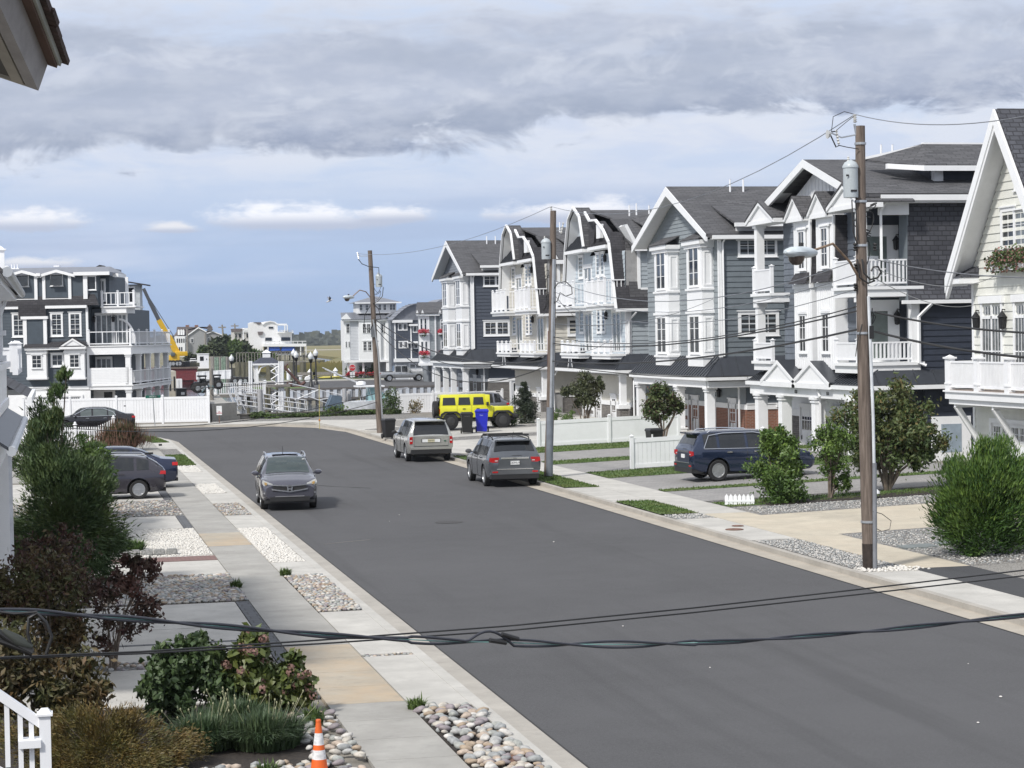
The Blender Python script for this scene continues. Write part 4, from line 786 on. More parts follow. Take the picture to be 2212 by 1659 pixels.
for x0,x1 in ((-5.7,-3.75+.15),(-3.2,-1.15),(-8.3,-6.2)):
    b=MB(); b.box(x0,x1,-.0,.9,8.65,10.4); b.build('dormer',LEFTN,t); b=MB((0,0,0),S_,SNn); b.box(x0-.02,x0+.2,-.1,.06,8.6,10.35); b.box(x1-.2,x1+.02,-.1,.06,8.6,10.35); b.box(x0,x1,0,.05,8.55,8.68)
    for a,c,za,zb in ((x0-.35,(x0+x1)/2,10.38,10.75),(x1+.35,(x0+x1)/2,10.38,10.75)): b.add([(a,.25,za),(c,.25,zb),(c,.25,zb-.2),(a,.25,za-.2),(a,-.3,za),(c,-.3,zb),(c,-.3,zb-.2),(a,-.3,za-.2)],[(0,1,2,3),(7,6,5,4),(0,4,5,1),(3,2,6,7)])
    b.build('dormer_trim',TRIM,t); xc=(x0+x1)/2; window(t,(xc-.38,0,9.65),S_,SNn,.76,.72,2,2,1,.08,glass=BLACK)
    w=MB(); w.slab([(xc-.42,-.06,10.36),(xc+.42,-.06,10.36),(xc+.42,-.35,9.62),(xc-.42,-.35,9.62)],.03,(0,-1,.3)); w.build('open_sash',GLASS,t)
r=MB(); r.slab([(-14,-.2,10.42),(1.6,-.2,10.42),(1.0,3.5,10.95),(-14,3.5,10.95)],.1,(0,0,1)); r.slab([(1.6,-.2,10.42),(2.0,1.6,10.4),(2.0,4,10.4),(1.0,4,10.95),(1.0,3.5,10.95)],.1,(0,0,1)); r.box(-14,1,3.4,8,10.3,10.95); r.build('roof',SEAMG,t)
b=MB(); b.box(-14,-5.9,-.32,-.16,10.3,10.52); b.build('eave_trim',TRIM,t)
for q_ in ((-3.6,-3.3,-.32,-.16,10.3,10.52),(-.9,1.7,-.32,-.16,10.3,10.55),(1.7,2.1,1.0,4.1,10.2,10.45),(-.25,.05,-.12,.1,8.6,10.3)): b=MB(); b.box(*q_); b.build('eave_trim',TRIM,t)
b=MB(); b.box(-.05,.75,.1,1.2,8.1,10.3); b.build('corner_bay',LEFTN,t)
# rooms behind the decks
b=MB(); b.box(-.03,1.5,1.7,14,-.3,5.0); b.box(-.03,2.0,1.6,14,5.0,7.9); b.box(-.03,1.3,1.6,8,8,10.3); b.build('recessed_wall',LEFTN,t)
b=MB(); b.box(-.05,1.55,1.62,1.7,-.3,2.0); b.build('undercroft_wall',OFFW,t); b=MB(); b.box(.75,1.35,1.58,1.64,-.3,1.8); b.build('undercroft_door',BLACK,t)
for x0,x1,z0,z1,yy in ((.3,1.45,5.25,7.6,1.6),(1.6,2.5,5.25,7.6,1.6),(.25,1.3,2.4,4.4,1.7),(.35,.95,8.4,10.1,1.6)):
    f=MB((0,yy,0),S_,SNn); f.box(x0-.1,x1+.1,0,.06,z0,z1); fo=f.build('sliding_door',TRIM,t); g=MB((0,yy,0),S_,SNn); 
    k=3
    for i in range(k): g.box(x0+(x1-x0)*i/k+.04,x0+(x1-x0)*(i+1)/k-.04,.06,.07,z0+.15,z1-.2)
    g.build('door_glass',GLASSL,fo)
b=MB((2.6,1.7,0),S_,SNn); b.add([(-.6+.9*math.cos(a)*1.3,.1,5.2+1.9*math.sin(a)) for a in [i*math.pi/20 for i in range(11)]]+[(-.6,.1,5.2)],[tuple(range(12))]); b.build('curved_wall',LEFTN,t)
ar=MB(); ar.tube([(2.0+1.15*math.cos(a),1.5,5.2+1.9*math.sin(a)) for a in [i*math.pi/20 for i in range(11)]],.09,6); ar.build('curved_trim',TRIM,t)
for z0,z1,x1 in ((4.55,5.2,3.1),(1.98,2.34,3.1)):
    b=MB(); b.box(-.02,x1,-.05,17,z0,z1); b.box(-.02,x1+.12,-.12,17.1,z1-.08,z1); b.build('deck',TRIM,t)
railing(t,(.05,.0,5.2),S_,SNn,3.0,1.02,2,False,.95,.05); railing(t,(3.05,.05,5.2),(0,1,0),(1,0,0),16.8,1.02,6,False,.4,.05); railing(t,(3.05,.05,2.34),(0,1,0),(1,0,0),16.8,1.02,6,False,.4,.05)
m=MB((0,0,2.34),S_,SNn); m.box(.02,2.9,-.03,.03,0,1.25)
for i in range(6):
    for j in range(9): m.box(.12+i*.46,.5+i*.46,.03,.045,.12+j*.12,.2+j*.12)
m.build('louvred_screen',TRIM,t)
for z0,z1 in ((2.34,4.6),(-.3,2.0)):
    for y in (.15,4.2,8.2,12.2,16.2): column(t,2.85,y,z0,z1,.36,0)
b=MB(); b.box(.9,2.7,.6,4.,7.55,7.95); b.box(.85,3.4,.5,4.,7.95,8.05); b.build('upper_deck',TRIM,t); railing(t,(.95,.6,8.05),S_,SNn,2.3,1.0,3,False,.3,.05)
c=MB(); c.box(2.4,2.6,2.0,2.2,8.05,10.2); c.build('porch_column',TRIM,t)
garage(t,(-4.6,-.06,-.2),S_,SNn,4.0,1.75,5); window(t,(.0,.08,9.3),S_,SNn,.6,.9,1,1,1,.06)
sl_=MB(); sl_.box(-7.2,-6.6,1.,1.6,11,11.15); sl_.box(-6.5,-5.9,1.,1.6,11,11.15); sl_.box(-2.6,-2.2,1,1.5,11,11.1); sl_.build('skylight',VINYL,t); vents(t,[(-5.7,1.2,10.9),(-5.5,1.2,10.9),(-5.3,1.3,10.9)],.35)
downspout(t,[(2.7,-.1,2.0),(2.75,.1,1.8),(2.75,.1,-.2)],.04); lantern(t,.15,1.5,6.9); lantern(t,1.55,1.5,6.9)
# pale house with unfinished gable behind it
p=lf(-33.6,176); t=thing('unfinished_house','pale grey house with a blue-papered unfinished gable behind the canal house','house',(p[0],p[1],0),PH)
b=MB(); b.box(-3.4,1.7,0,1.2,-.3,10.4); b.build('wall',mat('pale_grey_siding',(.45,.48,.5),.6),t)
r=MB(); r.slab([(-3.2,-.6,11.2),(-1.6,-.6,12.0),(-1.6,1.4,12.0),(-3.2,1.4,11.2)],.12,(0,0,1)); r.slab([(0,-.6,11.2),(-1.6,-.6,12.0),(-1.6,1.4,12),(0,1.4,11.2)],.12,(0,0,1)); r.slab([(-1.2,-.6,10.9),(2.4,-.6,10.25),(2.4,1.3,10.25),(-1.2,1.3,10.9)],.12,(0,0,1)); r.build('roof',DSHING,t)
g=MB(); g.add([(-2.9,-.1,11.2),(-.3,-.1,11.2),(-1.6,-.1,11.9)],[(0,1,2)]); g.build('gable_paper',mat('blue_housewrap',(.03,.09,.35),.6),t); b=MB(); b.box(-3,0,-.2,1,10.9,11.2); b.box(-1.3,2.4,-.1,.1,7,7.5); b.box(1.2,1.6,-.05,.4,4.5,7); b.build('roof_trim',TRIM,t); window(t,(.4,0,8.9),S_,SNn,.8,1.2,1,1,1,.1)
# ================================================================ VEHICLES   (x forward, y left, z up)
CGL=mat('car_glass',(.012,.014,.016),.05,spec=.8,var=.1)
CGLT=mat('car_windscreen',(.03,.045,.045),.04,spec=.9,var=.1)
CBLK=mat('black_plastic',(.02,.02,.021),.55,var=.1)
REDL=mat('red_lamp',(.42,.01,.012),.15,var=.2,vscale=20); CLRL=mat('clear_lamp',(.55,.56,.55),.12,var=.2,vscale=30); AMBL=mat('amber_lamp',(.5,.32,.12),.2)
PLATE=mat('number_plate',(.55,.52,.36),.5,var=.1); PLATEW=mat('white_plate',(.75,.76,.76),.5)
def cpaint(name,c,metal=.55,rough=.2): return mat(name,c,rough,metal=metal,spec=.5,var=.03,coat=.9)
def cr(keys,x):
    n=len(keys)
    if x<=keys[0][0]: return keys[0][1:]
    if x>=keys[-1][0]: return keys[-1][1:]
    for i in range(n-1):
        if keys[i][0]<=x<=keys[i+1][0]: break
    a,b=keys[i],keys[i+1]; t=(x-a[0])/(b[0]-a[0]); h=b[0]-a[0]; o=[]
    for j in range(1,len(a)):
        s1=(b[j]-a[j])/h; s0=(a[j]-keys[i-1][j])/(a[0]-keys[i-1][0]) if i>0 else s1; s2=(keys[i+2][j]-b[j])/(keys[i+2][0]-b[0]) if i<n-2 else s1
        m0=0 if s0*s1<=0 else 2*s0*s1/(s0+s1); m1=0 if s1*s2<=0 else 2*s1*s2/(s1+s2)
        o.append((2*t**3-3*t*t+1)*a[j]+(t**3-2*t*t+t)*h*m0+(-2*t**3+3*t*t)*b[j]+(t**3-t*t)*h*m1)
    return o
def sect(p,crown=.025):
    zb,zl,zt,wb,wm,wt=p; q=zl-zb
    return [(0,zb),(wb*.86,zb),(wb,zb+.05),(wm*.985,zb+.32*q),(wm,zb+.62*q),(wm*.985,zb+.86*q),(wm*.955,zl),((wm*.95+wt)/2+.02,(zl+zt)/2+.01),(wt+.035,zt-.06 if zt-zl>.2 else (zl+zt)/2),(wt-.03,zt-.012 if zt-zl>.2 else zt-.01),(wt*.55,zt+crown*.7),(0,zt+crown)]
def car(label,cat,loc,rz,keys,paint,wr,wx,wy,side,wind,rearw,name='parked_car',seams=(),tint=CGL,wtint=CGLT,trim=None,spokes=8,rim=None,group='cars and vans standing on the street and drives',tw=.22,cladding=None,zrot=0):
    t=thing(name,label,cat,loc,rz,group)
    xs=set(k[0] for k in keys); x=keys[0][0]
    while x<keys[-1][0]: xs.add(round(x,3)); x+=.11
    for a,b in list(side): xs|={a,b}
    xs|=set(wind)|set(rearw or ()); xs=sorted(xs); S=[sect(cr(keys,x)) for x in xs]; m=len(S[0])
    mb=MB(); ring=2*m-2; vs=[]
    for x,s in zip(xs,S):
        for y,z in s: vs.append((x,y,z))
        for y,z in s[-2:0:-1]: vs.append((x,-y,z))
    fc=[]
    for i in range(len(xs)-1):
        for j in range(ring): fc.append((i*ring+j,i*ring+(j+1)%ring,(i+1)*ring+(j+1)%ring,(i+1)*ring+j))
    fc.append(tuple(range(ring))); fc.append(tuple((len(xs)-1)*ring+j for j in range(ring))[::-1])
    mb.add(vs,fc); body=mb.build('body',paint,t,smooth=32)
    # wheel arches cut out of the body
    cut=MB()
    for ax in wx:
        for sy in (1,-1): cut.lathe([(wr+.07,sy*(wy-.34)),(wr+.07,sy*(wy+.5))],(ax,0,wr),20,'y')
    co_=cut.build('cut',CBLK,t); md=body.modifiers.new('b','BOOLEAN'); md.operation='DIFFERENCE'; md.object=co_; md.solver='EXACT'; md.material_mode='TRANSFER'
    dg=bpy.context.evaluated_depsgraph_get(); dg.update(); me=bpy.data.meshes.new_from_object(body.evaluated_get(dg)); body.modifiers.clear(); body.data=me; bpy.data.objects.remove(co_)
    def patch(nm,cells,mt,off=.008,par=t):
        for SG in ((1,),(-1,)) if 'side' in nm else ((1,-1),):
          p=MB()
          for a,b,j in cells:
            for i in range(len(xs)-1):
                if xs[i]>=a-1e-6 and xs[i+1]<=b+1e-6:
                    for sg in SG:
                        q=[(xs[i],S[i][j]),(xs[i+1],S[i+1][j]),(xs[i+1],S[i+1][j+1]),(xs[i],S[i][j+1])]
                        P=[Vector((x,sg*yz_[0],yz_[1])) for x,yz_ in q]; nn=(P[1]-P[0]).cross(P[3]-P[0])
                        if nn.length<1e-9: continue
                        nn.normalize()
                        if nn.y*sg<0 or (abs(nn.y)<.05 and nn.z<0): nn=-nn
                        p.add([tuple(v+nn*off) for v in P],[(0,1,2,3)])
          p.build(nm,mt,par,smooth=60,recalc=False)
    for a,b in side: patch('side_window',[(a,b,6),(a,b,7)],tint)
    patch('windscreen',[(wind[0],wind[1],9),(wind[0],wind[1],10)],wtint)
    if rearw: patch('rear_window',[(rearw[0],rearw[1],9),(rearw[0],rearw[1],10)],tint,.012)
    if cladding: patch('lower_cladding',[(keys[0][0],keys[-1][0],1),(keys[0][0],keys[-1][0],2)],cladding,.01) if 0 else None
    for x in seams:
        s=sect(cr(keys,x))
        for sg in (1,-1): d=MB(); d.tube([(x,sg*(y+.002),z) for y,z in s[2:7]],.007,4); d.build('door_gap',CBLK,t)
    # wheels
    rimm=rim or mat('alloy_rim',(.5,.51,.52),.3,metal=.8,var=.05)
    proto=None
    for ax in wx:
        for sy in (1,-1):
            w=bpy.data.objects.new('wheel',None); COL.objects.link(w); w.parent=t; w.location=(ax,sy*(wy-tw/2),wr)
            if proto is None:
                r=wr; ty=MB(); ty.lathe([(r*.62,-tw*.42),(r*.9,-tw*.5),(r*.985,-tw*.4),(r,-tw*.2),(r,tw*.2),(r*.985,tw*.4),(r*.9,tw*.5),(r*.66,tw*.46),(r*.62,tw*.3)],(0,0,0),28,'y'); a=ty.build('tyre',RUBBER,w,smooth=40)
                rm=MB(); rm.lathe([(r*.60,tw*.30),(r*.665,tw*.46),(r*.60,tw*.47),(r*.565,tw*.36)],(0,0,0),28,'y'); rm.lathe([(r*.02,tw*.44),(r*.16,tw*.43),(r*.17,tw*.3)],(0,0,0),12,'y')
                for k in range(spokes):
                    an=2*math.pi*k/spokes; c_,s_=math.cos(an),math.sin(an); u=Vector((c_,0,s_)); v=Vector((-s_,0,c_)); 
                    kw=6/spokes; P=[u*r*.12-v*r*.05*kw,u*r*.12+v*r*.05*kw,u*r*.6+v*r*.07*kw,u*r*.6-v*r*.07*kw]; rm.add([tuple(p+Vector((0,tw*.43,0))) for p in P]+[tuple(p+Vector((0,tw*.28,0))) for p in P],[(0,1,2,3),(7,6,5,4),(0,4,5,1),(1,5,6,2),(2,6,7,3),(3,7,4,0)])
                b=rm.build('rim',rimm,w,smooth=30); dk=MB(); dk.lathe([(r*.01,tw*.1),(r*.6,tw*.1),(r*.6,tw*.08)],(0,0,0),20,'y'); c=dk.build('brake_disc',CBLK,w); proto=(a,b,c)
            else:
                for q in proto: z=q.copy(); COL.objects.link(z); z.parent=w
            if sy<0: w.rotation_euler=(0,0,math.pi)
    return t
def pt(par,name,m,*boxes,smooth=False):
    mb=MB()
    for b in boxes: mb.box(*b)
    return mb.build(name,m,par)
def lamp(par,name,m,x,pts,dx=.05,both=True):   # outline (y,z) extruded along x, mirrored
    for sg in ((1,-1) if both else (1,)):
        mb=MB((0,0,0),(0,1,0),(1,0,0)); mb.prism([(y*sg,z) for y,z in pts],x,x+dx); mb.build(name,m,par)
def mirror(par,x,y,z,m):
    for sg in (1,-1):
        mb=MB(); mb.lathe([(.02,-.07),(.085,-.05),(.1,0),(.085,.05),(.02,.07)],(0,0,0),10,'x'); mb.v=[Vector((x+v.x,sg*(y+.12+v.y*1.25),z+v.z*.85)) for v in mb.v]; mb.box(x-.03,x+.03,sg*(y-.06),sg*(y+.06),z-.05,z-.01); mb.build('wing_mirror',m,par,smooth=50)
def rails(par,x0,x1,y,z,m,r=.022,lift=.06):
    for sg in (1,-1):
        mb=MB(); mb.tube([(x0,sg*y,z-.04),(x0+.12,sg*y,z+lift*.8),((x0+x1)/2,sg*y,z+lift+.02),(x1-.12,sg*y,z+lift*.6),(x1,sg*y,z-.06)],r,6); mb.build('roof_rail',m,par)
def handles(par,xs,y,z,m):
    for x in xs:
        for sg in (1,-1): mb=MB(); mb.box(x-.1,x+.1,sg*(y-.01),sg*(y+.035),z-.02,z+.02); mb.build('door_handle',m,par)
def suvkeys(L,W,H,zb=.26,belt=1.08,hood=1.05,rake=.32,roofdrop=.06,hl=1.15,ws=.95,nose=.82):
    f=L/2; w=W/2
    return [(-f,zb+.2,belt-.12,belt-.1,w*.80,w*.90,w*.80),(-f+.05,zb+.1,belt-.02,belt+.02,w*.86,w*.97,w*.80),(-f+.05+rake*.5,zb+.05,belt,belt+(H-belt)*.55,w*.9,w*.985,w*.735),(-f+.05+rake,zb,belt,H-roofdrop-.01,w*.92,w,w*.68),(-f+rake+.5,zb,belt-.01,H-.01,w*.965,w,w*.675),(-.2,zb-.02,belt-.03,H,w*.965,w,w*.68),(f-hl-ws,zb-.02,belt-.05,H-.04,w*.965,w,w*.67),(f-hl-ws*.55,zb-.02,belt-.05,(H*.62+belt*.38),w*.965,w,w*.72),(f-hl,zb-.02,belt-.05,hood+.03,w*.93,w*.995,w*.80),(f-hl+.25,zb-.02,belt-.08,hood,w*.93,w*.99,w*.80),(f-.45,zb,nose+.08,hood-.07,w*.90,w*.97,w*.74),(f-.15,zb+.02,nose-.05,hood-.16,w*.84,w*.91,w*.66),(f,zb+.1,nose-.18,hood-.28,w*.74,w*.82,w*.56)]
# dark grey compact SUV facing the viewer
PG=cpaint('dark_grey_metallic',(.10,.10,.125))
k=suvkeys(4.55,1.82,1.62,.27,1.06,1.06,.3,.06,.95,.95,.90)
c=car('dark grey compact SUV driving towards the viewer in the left lane','car',(7.12,65.9,0),R(-93),k,PG,.34,(1.32,-1.30),.88,[(-1.75,-1.15),(-1.05,-.2),(-.1,.55)],(.42,1.24),(-2.2,-1.92),seams=(-.15,.9),group=None,name='moving_car')
f=2.275
lamp(c,'headlamp',CLRL,f-.22,[(.50,.83),(.83,.97),(.86,.88),(.80,.79),(.60,.74)],.14)
lamp(c,'headlamp_lens',AMBL,f-.07,[(.70,.88),(.78,.91),(.78,.83),(.71,.81)],.02)
pt(c,'grille',CBLK,(f-.04,f+.02,-.52,.52,.62,.80)); mb=MB((0,0,0),(0,1,0),(1,0,0))
for P,Q in ((((-.60,.80)),((0,.76))),((0,.76),(.60,.80)),((-.56,.66),(0,.58)),((0,.58),(.56,.66))): mb.prism([(P[0],P[1]),(Q[0],Q[1]),(Q[0],Q[1]+.035),(P[0],P[1]+.035)],f-.02,f+.04)
mb.build('grille_trim',CHROME,c)
mb=MB((0,0,0),(0,1,0),(1,0,0)); mb.prism([(-.075,.62),(-.045,.62),(-.035,.69),(-.06,.76),(-.09,.76)],f,f+.055); mb.prism([(.075,.62),(.045,.62),(.035,.69),(.06,.76),(.09,.76)],f,f+.055); mb.box(-.05,.05,f,f+.05,.67,.70); mb.build('front_emblem',CHROME,c)
lamp(c,'fog_lamp',CHROME,f-.13,[(.55,.50),(.82,.54),(.80,.59),(.56,.56)],.09); lamp(c,'fog_lamp_lens',CLRL,f-.05,[(.62,.515),(.74,.53),(.74,.57),(.62,.55)],.03)
pt(c,'lower_bumper',CBLK,(f-.12,f+.015,-.62,.62,.30,.44),(f-.3,f-.06,-.78,.78,.24,.34)); pt(c,'bumper_trim',mat('satin_grey',(.2,.2,.21),.4),(f-.05,f+.03,-.45,.45,.44,.465))
pt(c,'bonnet_line',CBLK,(f-.30,f-.28,-.6,.6,.90,.93)) if 0 else None
mirror(c,.72,.88,1.10,PG); rails(c,-1.5,.35,.62,1.62,CHROME,.022,.05); handles(c,(-.75,.2),.9,.95,PG)
mb=MB(); mb.tube([(-1.3,0,1.63),(-1.55,0,1.82)],.012,4); mb.build('aerial',CBLK,c)
mb=MB(); mb.box(-.6,.1,-.42,.42,1.655,1.662); mb.build('sunroof',CGL,c)
for y0,y1 in ((.62,.05),(.0,-.5)): mb=MB(); mb.tube([(1.22,y0,1.09),(1.12,y1,1.16)],.014,4); mb.build('wiper',CBLK,c)
pt(c,'inspection_sticker',PLATEW,(.62,.64,.50,.58,1.50,1.53))
# silver SUV seen from behind
PS=cpaint('pale_silver_metallic',(.50,.50,.47),.6)
k=suvkeys(5.0,1.99,1.80,.32,1.14,1.12,.26,.05,1.15,.85,.95)
c=car('pale silver luxury SUV parked at the right kerb, seen from behind','car',(15.6,88.6,0),R(89.3),k,PS,.38,(1.48,-1.45),.97,[(-2.05,-1.35),(-1.25,-.35),(-.25,.6)],(.5,1.3),(-2.45,-2.22),seams=(-.3,.75),spokes=10)
r=-2.5
pt(c,'rear_glass_surround',CGL,(r+.10,r+.16,-.74,.74,1.16,1.24)); lamp(c,'tail_lamp',REDL,r-.015,[(.78,.80),(.93,.78),(.93,1.08),(.80,1.10)],.22); lamp(c,'tail_lamp_lens',CLRL,r-.02,[(.83,.90),(.91,.90),(.91,.96),(.83,.96)],.02)
lamp(c,'tail_lamp_ring',mat('dark_red',(.12,.01,.01),.2),r-.02,[(.8,1.0),(.92,1.0),(.92,1.02),(.8,1.02)],.02)
pt(c,'tailgate_trim',PS,(r-.02,r+.1,-.80,.80,.70,1.12)); pt(c,'tailgate_gap',CBLK,(r-.025,r,-.74,.74,.675,.695),(r-.025,r,-.745,-.735,.695,1.1),(r-.025,r,.735,.745,.695,1.1))
pt(c,'plate_recess',CBLK,(r-.03,r,-.42,.42,.84,1.0)); pt(c,'plate_panel',PLATEW,(r-.036,r-.02,-.39,.39,.855,.985)); pt(c,'number_plate',PLATE,(r-.045,r-.03,-.15,.15,.855,.985)); text(c,'M28·KFT',.075,(r-.048,0,.92),(R(90),0,R(-90)),CBLK,'plate_number',.001)
text(c,'RANGE ROVER',.075,(r-.026,0,1.06),(R(90),0,R(-90)),mat('badge_grey',(.25,.25,.25),.4),'tailgate_lettering',.003)
mb=MB(); mb.lathe([(.001,0),(.05,0),(.05,.01),(.001,.011)],(0,0,0),14,'x'); mb.v=[Vector((r-.035-v.x,-.6+v.y,.9+v.z*.6)) for v in mb.v]; mb.build('oval_badge',mat('badge_green',(.03,.1,.06),.4),c)
pt(c,'rear_bumper',PS,(r-.06,r+.3,-.90,.90,.55,.66)); pt(c,'lower_bumper',CBLK,(r-.05,r+.35,-.88,.88,.36,.55)); pt(c,'underbody',CBLK,(-2.0,2.0,-.7,.7,.22,.34)); mirror(c,.8,.97,1.18,CBLK); pt(c,'roof_spoiler',PS,(r+.02,r+.35,-.66,.66,1.74,1.78)); handles(c,(-.95,.1),.98,1.02,PS)
# charcoal SUV seen from behind
PC=cpaint('charcoal_metallic',(.115,.125,.14),.5)
k=suvkeys(4.82,1.94,1.72,.30,1.12,1.08,.34,.06,1.2,.85,.9)
def chero(label,loc,rz,paint,group=None,name='parked_car',spokes=10,bars=False,sp='gc'):
    c=car(label,'car',loc,rz,k,paint,.375,(1.45,-1.43),.95,[(-1.95,-1.45),(-1.35,-.35),(-.25,.62)],(.5,1.2),(-2.3,-2.05),seams=(-.3,.75),spokes=spokes)
    r=-2.41; lamp(c,'tail_lamp',REDL,r-.005,[(.52,.90),(.58,1.06),(.90,1.05),(.92,.92),(.80,.88)],.26); lamp(c,'tail_lamp_lens',CLRL,r-.012,[(.62,.93),(.72,.93),(.72,.96),(.62,.96)],.02)
    pt(c,'tailgate_bar',CHROME,(r-.03,r+.02,-.50,.50,1.00,1.06)); pt(c,'tailgate_panel',paint,(r-.012,r+.1,-.60,.60,.66,.99)); pt(c,'number_plate',PLATEW,(r-.03,r-.01,-.16,.16,.80,.93))
    pt(c,'bumper_strip',CHROME,(r-.045,r+.02,-.66,.66,.635,.66)); pt(c,'rear_bumper',paint,(r-.035,r+.3,-.88,.88,.46,.63)); pt(c,'lower_bumper',CBLK,(r-.025,r+.4,-.86,.86,.30,.46)); lamp(c,'reflector',REDL,r-.045,[(.62,.52),(.82,.52),(.82,.57),(.62,.58)],.02)
    pt(c,'roof_spoiler',paint,(r+.12,r+.42,-.62,.62,1.62,1.67)); pt(c,'rear_wiper',CBLK,(r+.02,r+.06,-.25,.1,1.10,1.12)); mirror(c,.82,.95,1.15,paint if not bars else mat('bare_grey_plastic',(.1,.1,.105),.5)); handles(c,(-1.0,.05),.96,1.0,CHROME if not bars else paint); pt(c,'underbody',CBLK,(-1.9,1.9,-.7,.7,.22,.32))
    rails(c,-1.75,.35,.66,1.70,CHROME if not bars else CBLK,.024,.05)
    if bars:
        for x in (-1.35,-.3): mb=MB(); mb.tube([(x,-.74,1.80),(x,.74,1.80)],.03,6); mb.build('roof_bar',CBLK,c)
    for sg in (1,-1): mb=MB(); mb.tube([(-2.3,sg*.55,.38),(-2.43,sg*.55,.38)],.045,8); mb.build('exhaust_tip',CHROME,c)
    mb=MB(); mb.tube([(-1.6,-.1,1.72),(-1.75,-.1,1.92)],.01,4); mb.build('aerial',CBLK,c)
    return c
c=chero('charcoal SUV with a roof rack parked at the right kerb beside the middle utility pole','',0,0) if 0 else chero('charcoal SUV with roof bars parked at the right kerb beside the middle utility pole',(15.72,72.6,0),R(89),PC,bars=True)
text(c,'C63NUV',.1,(-2.445,0,.865),(R(90),0,R(-90)),CBLK,'plate_number',.001); text(c,'Jeep',.07,(-2.445,.0,1.03),(R(90),0,R(-90)),CBLK,'tailgate_lettering',.001)
PB=cpaint('dark_blue_metallic',(.022,.035,.075),.5)
c=chero('dark blue SUV parked on the paver driveway behind the bushes, seen from its right side',(23.45,68.0,.2),R(3),PB); c.scale=(.95,1,1)
for sg in (1,-1): mb=MB(); mb.tube([(-1.98,sg*.93,1.15),(-1.75,sg*.80,1.58),(-1.2,sg*.77,1.655),(.0,sg*.76,1.66),(.5,sg*.77,1.58)],.014,4); mb.tube([(-1.98,sg*.94,1.13),(.9,sg*.95,1.1)],.012,4); mb.build('window_chrome',CHROME,c)
# dark hatchback and navy sedan in the left driveway
def hatch(label,loc,rz,paint,H=1.46,L=4.42,W=1.74,sedan=False,name='parked_car',chrome=False,spokes=10,wr=.32,win=None,wt=CGL):
    f=L/2; w=W/2; b=.93
    if sedan: k=[(-f,.36,.82,.90,w*.8,w*.88,w*.72),(-f+.06,.26,.88,1.02,w*.88,w*.95,w*.78),(-f+.5,.2,.92,1.06,w*.92,w,w*.80),(-f+.62,.2,.93,1.08,w*.92,w,w*.78),(-f+1.3,.18,.94,H-.14,w*.92,w,w*.64),(-f+1.75,.18,.94,H-.02,w*.92,w,w*.62),(-.1,.18,.93,H,w*.92,w,w*.62),(f-2.0,.18,.92,H-.05,w*.92,w,w*.63),(f-1.2,.18,.92,.99,w*.92,w,w*.76),(f-.6,.18,.8,.9,w*.9,w*.97,w*.72),(f-.12,.2,.62,.74,w*.82,w*.88,w*.6),(f,.26,.5,.6,w*.7,w*.78,w*.5)]; rw=(-f+.62,-f+1.45); sd=win or [(-f+1.2,-f+1.6),(-f+1.68,-.05),(.05,f-1.85)]; wd=(f-1.95,f-1.22)
    else: k=[(-f,.36,.84,.93,w*.8,w*.9,w*.78),(-f+.06,.28,.93,1.0,w*.88,w*.97,w*.78),(-f+.35,.22,.97,1.22,w*.92,w,w*.70),(-f+.62,.2,.97,H-.10,w*.92,w,w*.66),(-f+1.1,.18,.96,H-.03,w*.92,w,w*.65),(-.1,.18,.95,H,w*.92,w,w*.65),(f-1.9,.18,.94,H-.04,w*.92,w,w*.64),(f-1.0,.18,.92,1.0,w*.92,w,w*.76),(f-.5,.18,.8,.9,w*.9,w*.97,w*.72),(f-.12,.2,.62,.74,w*.82,w*.88,w*.6),(f,.26,.5,.6,w*.7,w*.78,w*.5)]; rw=(-f+.06,-f+.6); sd=[(-f+.55,-f+.95),(-f+1.05,-.2),(-.1,f-1.75)]; wd=(f-1.85,f-1.02)
    c=car(label,'car',loc,rz,k,paint,wr,(f-.92,-f+.9),w-.03,sd,wd,rw,seams=(-.15,f-1.55),spokes=spokes,name=name,tint=wt)
    r=-f
    lamp(c,'tail_lamp',REDL,r+.0,[(w*.66,.80),(w*.70,.90),(w*.95,.93),(w*.985,.82),(w*.85,.77)],.20); lamp(c,'tail_lamp_lens',CLRL,r-.01,[(w*.66,.84),(w*.76,.84),(w*.76,.90),(w*.66,.9)],.03)
    pt(c,'number_plate',PLATEW,(r-.02,r,-.16,.16,.62,.74)); pt(c,'lower_bumper',CBLK,(r-.01,r+.3,-w*.8,w*.8,.24,.36)); handles(c,(-.75,.3),w,.84,paint if not chrome else CHROME); mirror(c,f-1.55,w,.98,paint)
    mb=MB(); mb.box(r+.5 if sedan else r+.35,r+.62,-.02,.02,H-.02,H+.05); mb.build('roof_fin',CBLK,c)
    if chrome:
        for sg in (1,-1): mb=MB(); mb.tube([(-f+1.15,sg*(w-.03),.98),(-f+1.3,sg*w*.83,1.18),(-f+1.9,sg*w*.72,H-.07),(.3,sg*w*.71,H-.05),(f-1.5,sg*w*.86,1.08)],.02,4); mb.tube([(-f+1.15,sg*(w-.02),.97),(f-1.4,sg*w*.985,.95)],.015,4); mb.build('window_chrome',CHROME,c)
    return c
c=hatch('dark grey hatchback parked nose-in on the left driveway, nearer of the two cars','',0,0) if 0 else hatch('dark grey hatchback nose-in on the left driveway, nearer of the two cars there',(1.25,70.1,.1),R(181),cpaint('dark_purple_grey',(.045,.042,.055),.4))
rails(c,-1.6,.3,.6,1.46,CHROME,.02,.03)
c=hatch('navy sedan parked nose-in behind the dark hatchback, farther of the two cars',(1.75,75.0,.1),R(180),cpaint('deep_navy_metallic',(.012,.02,.055),.4),1.5,4.8,1.84,True)
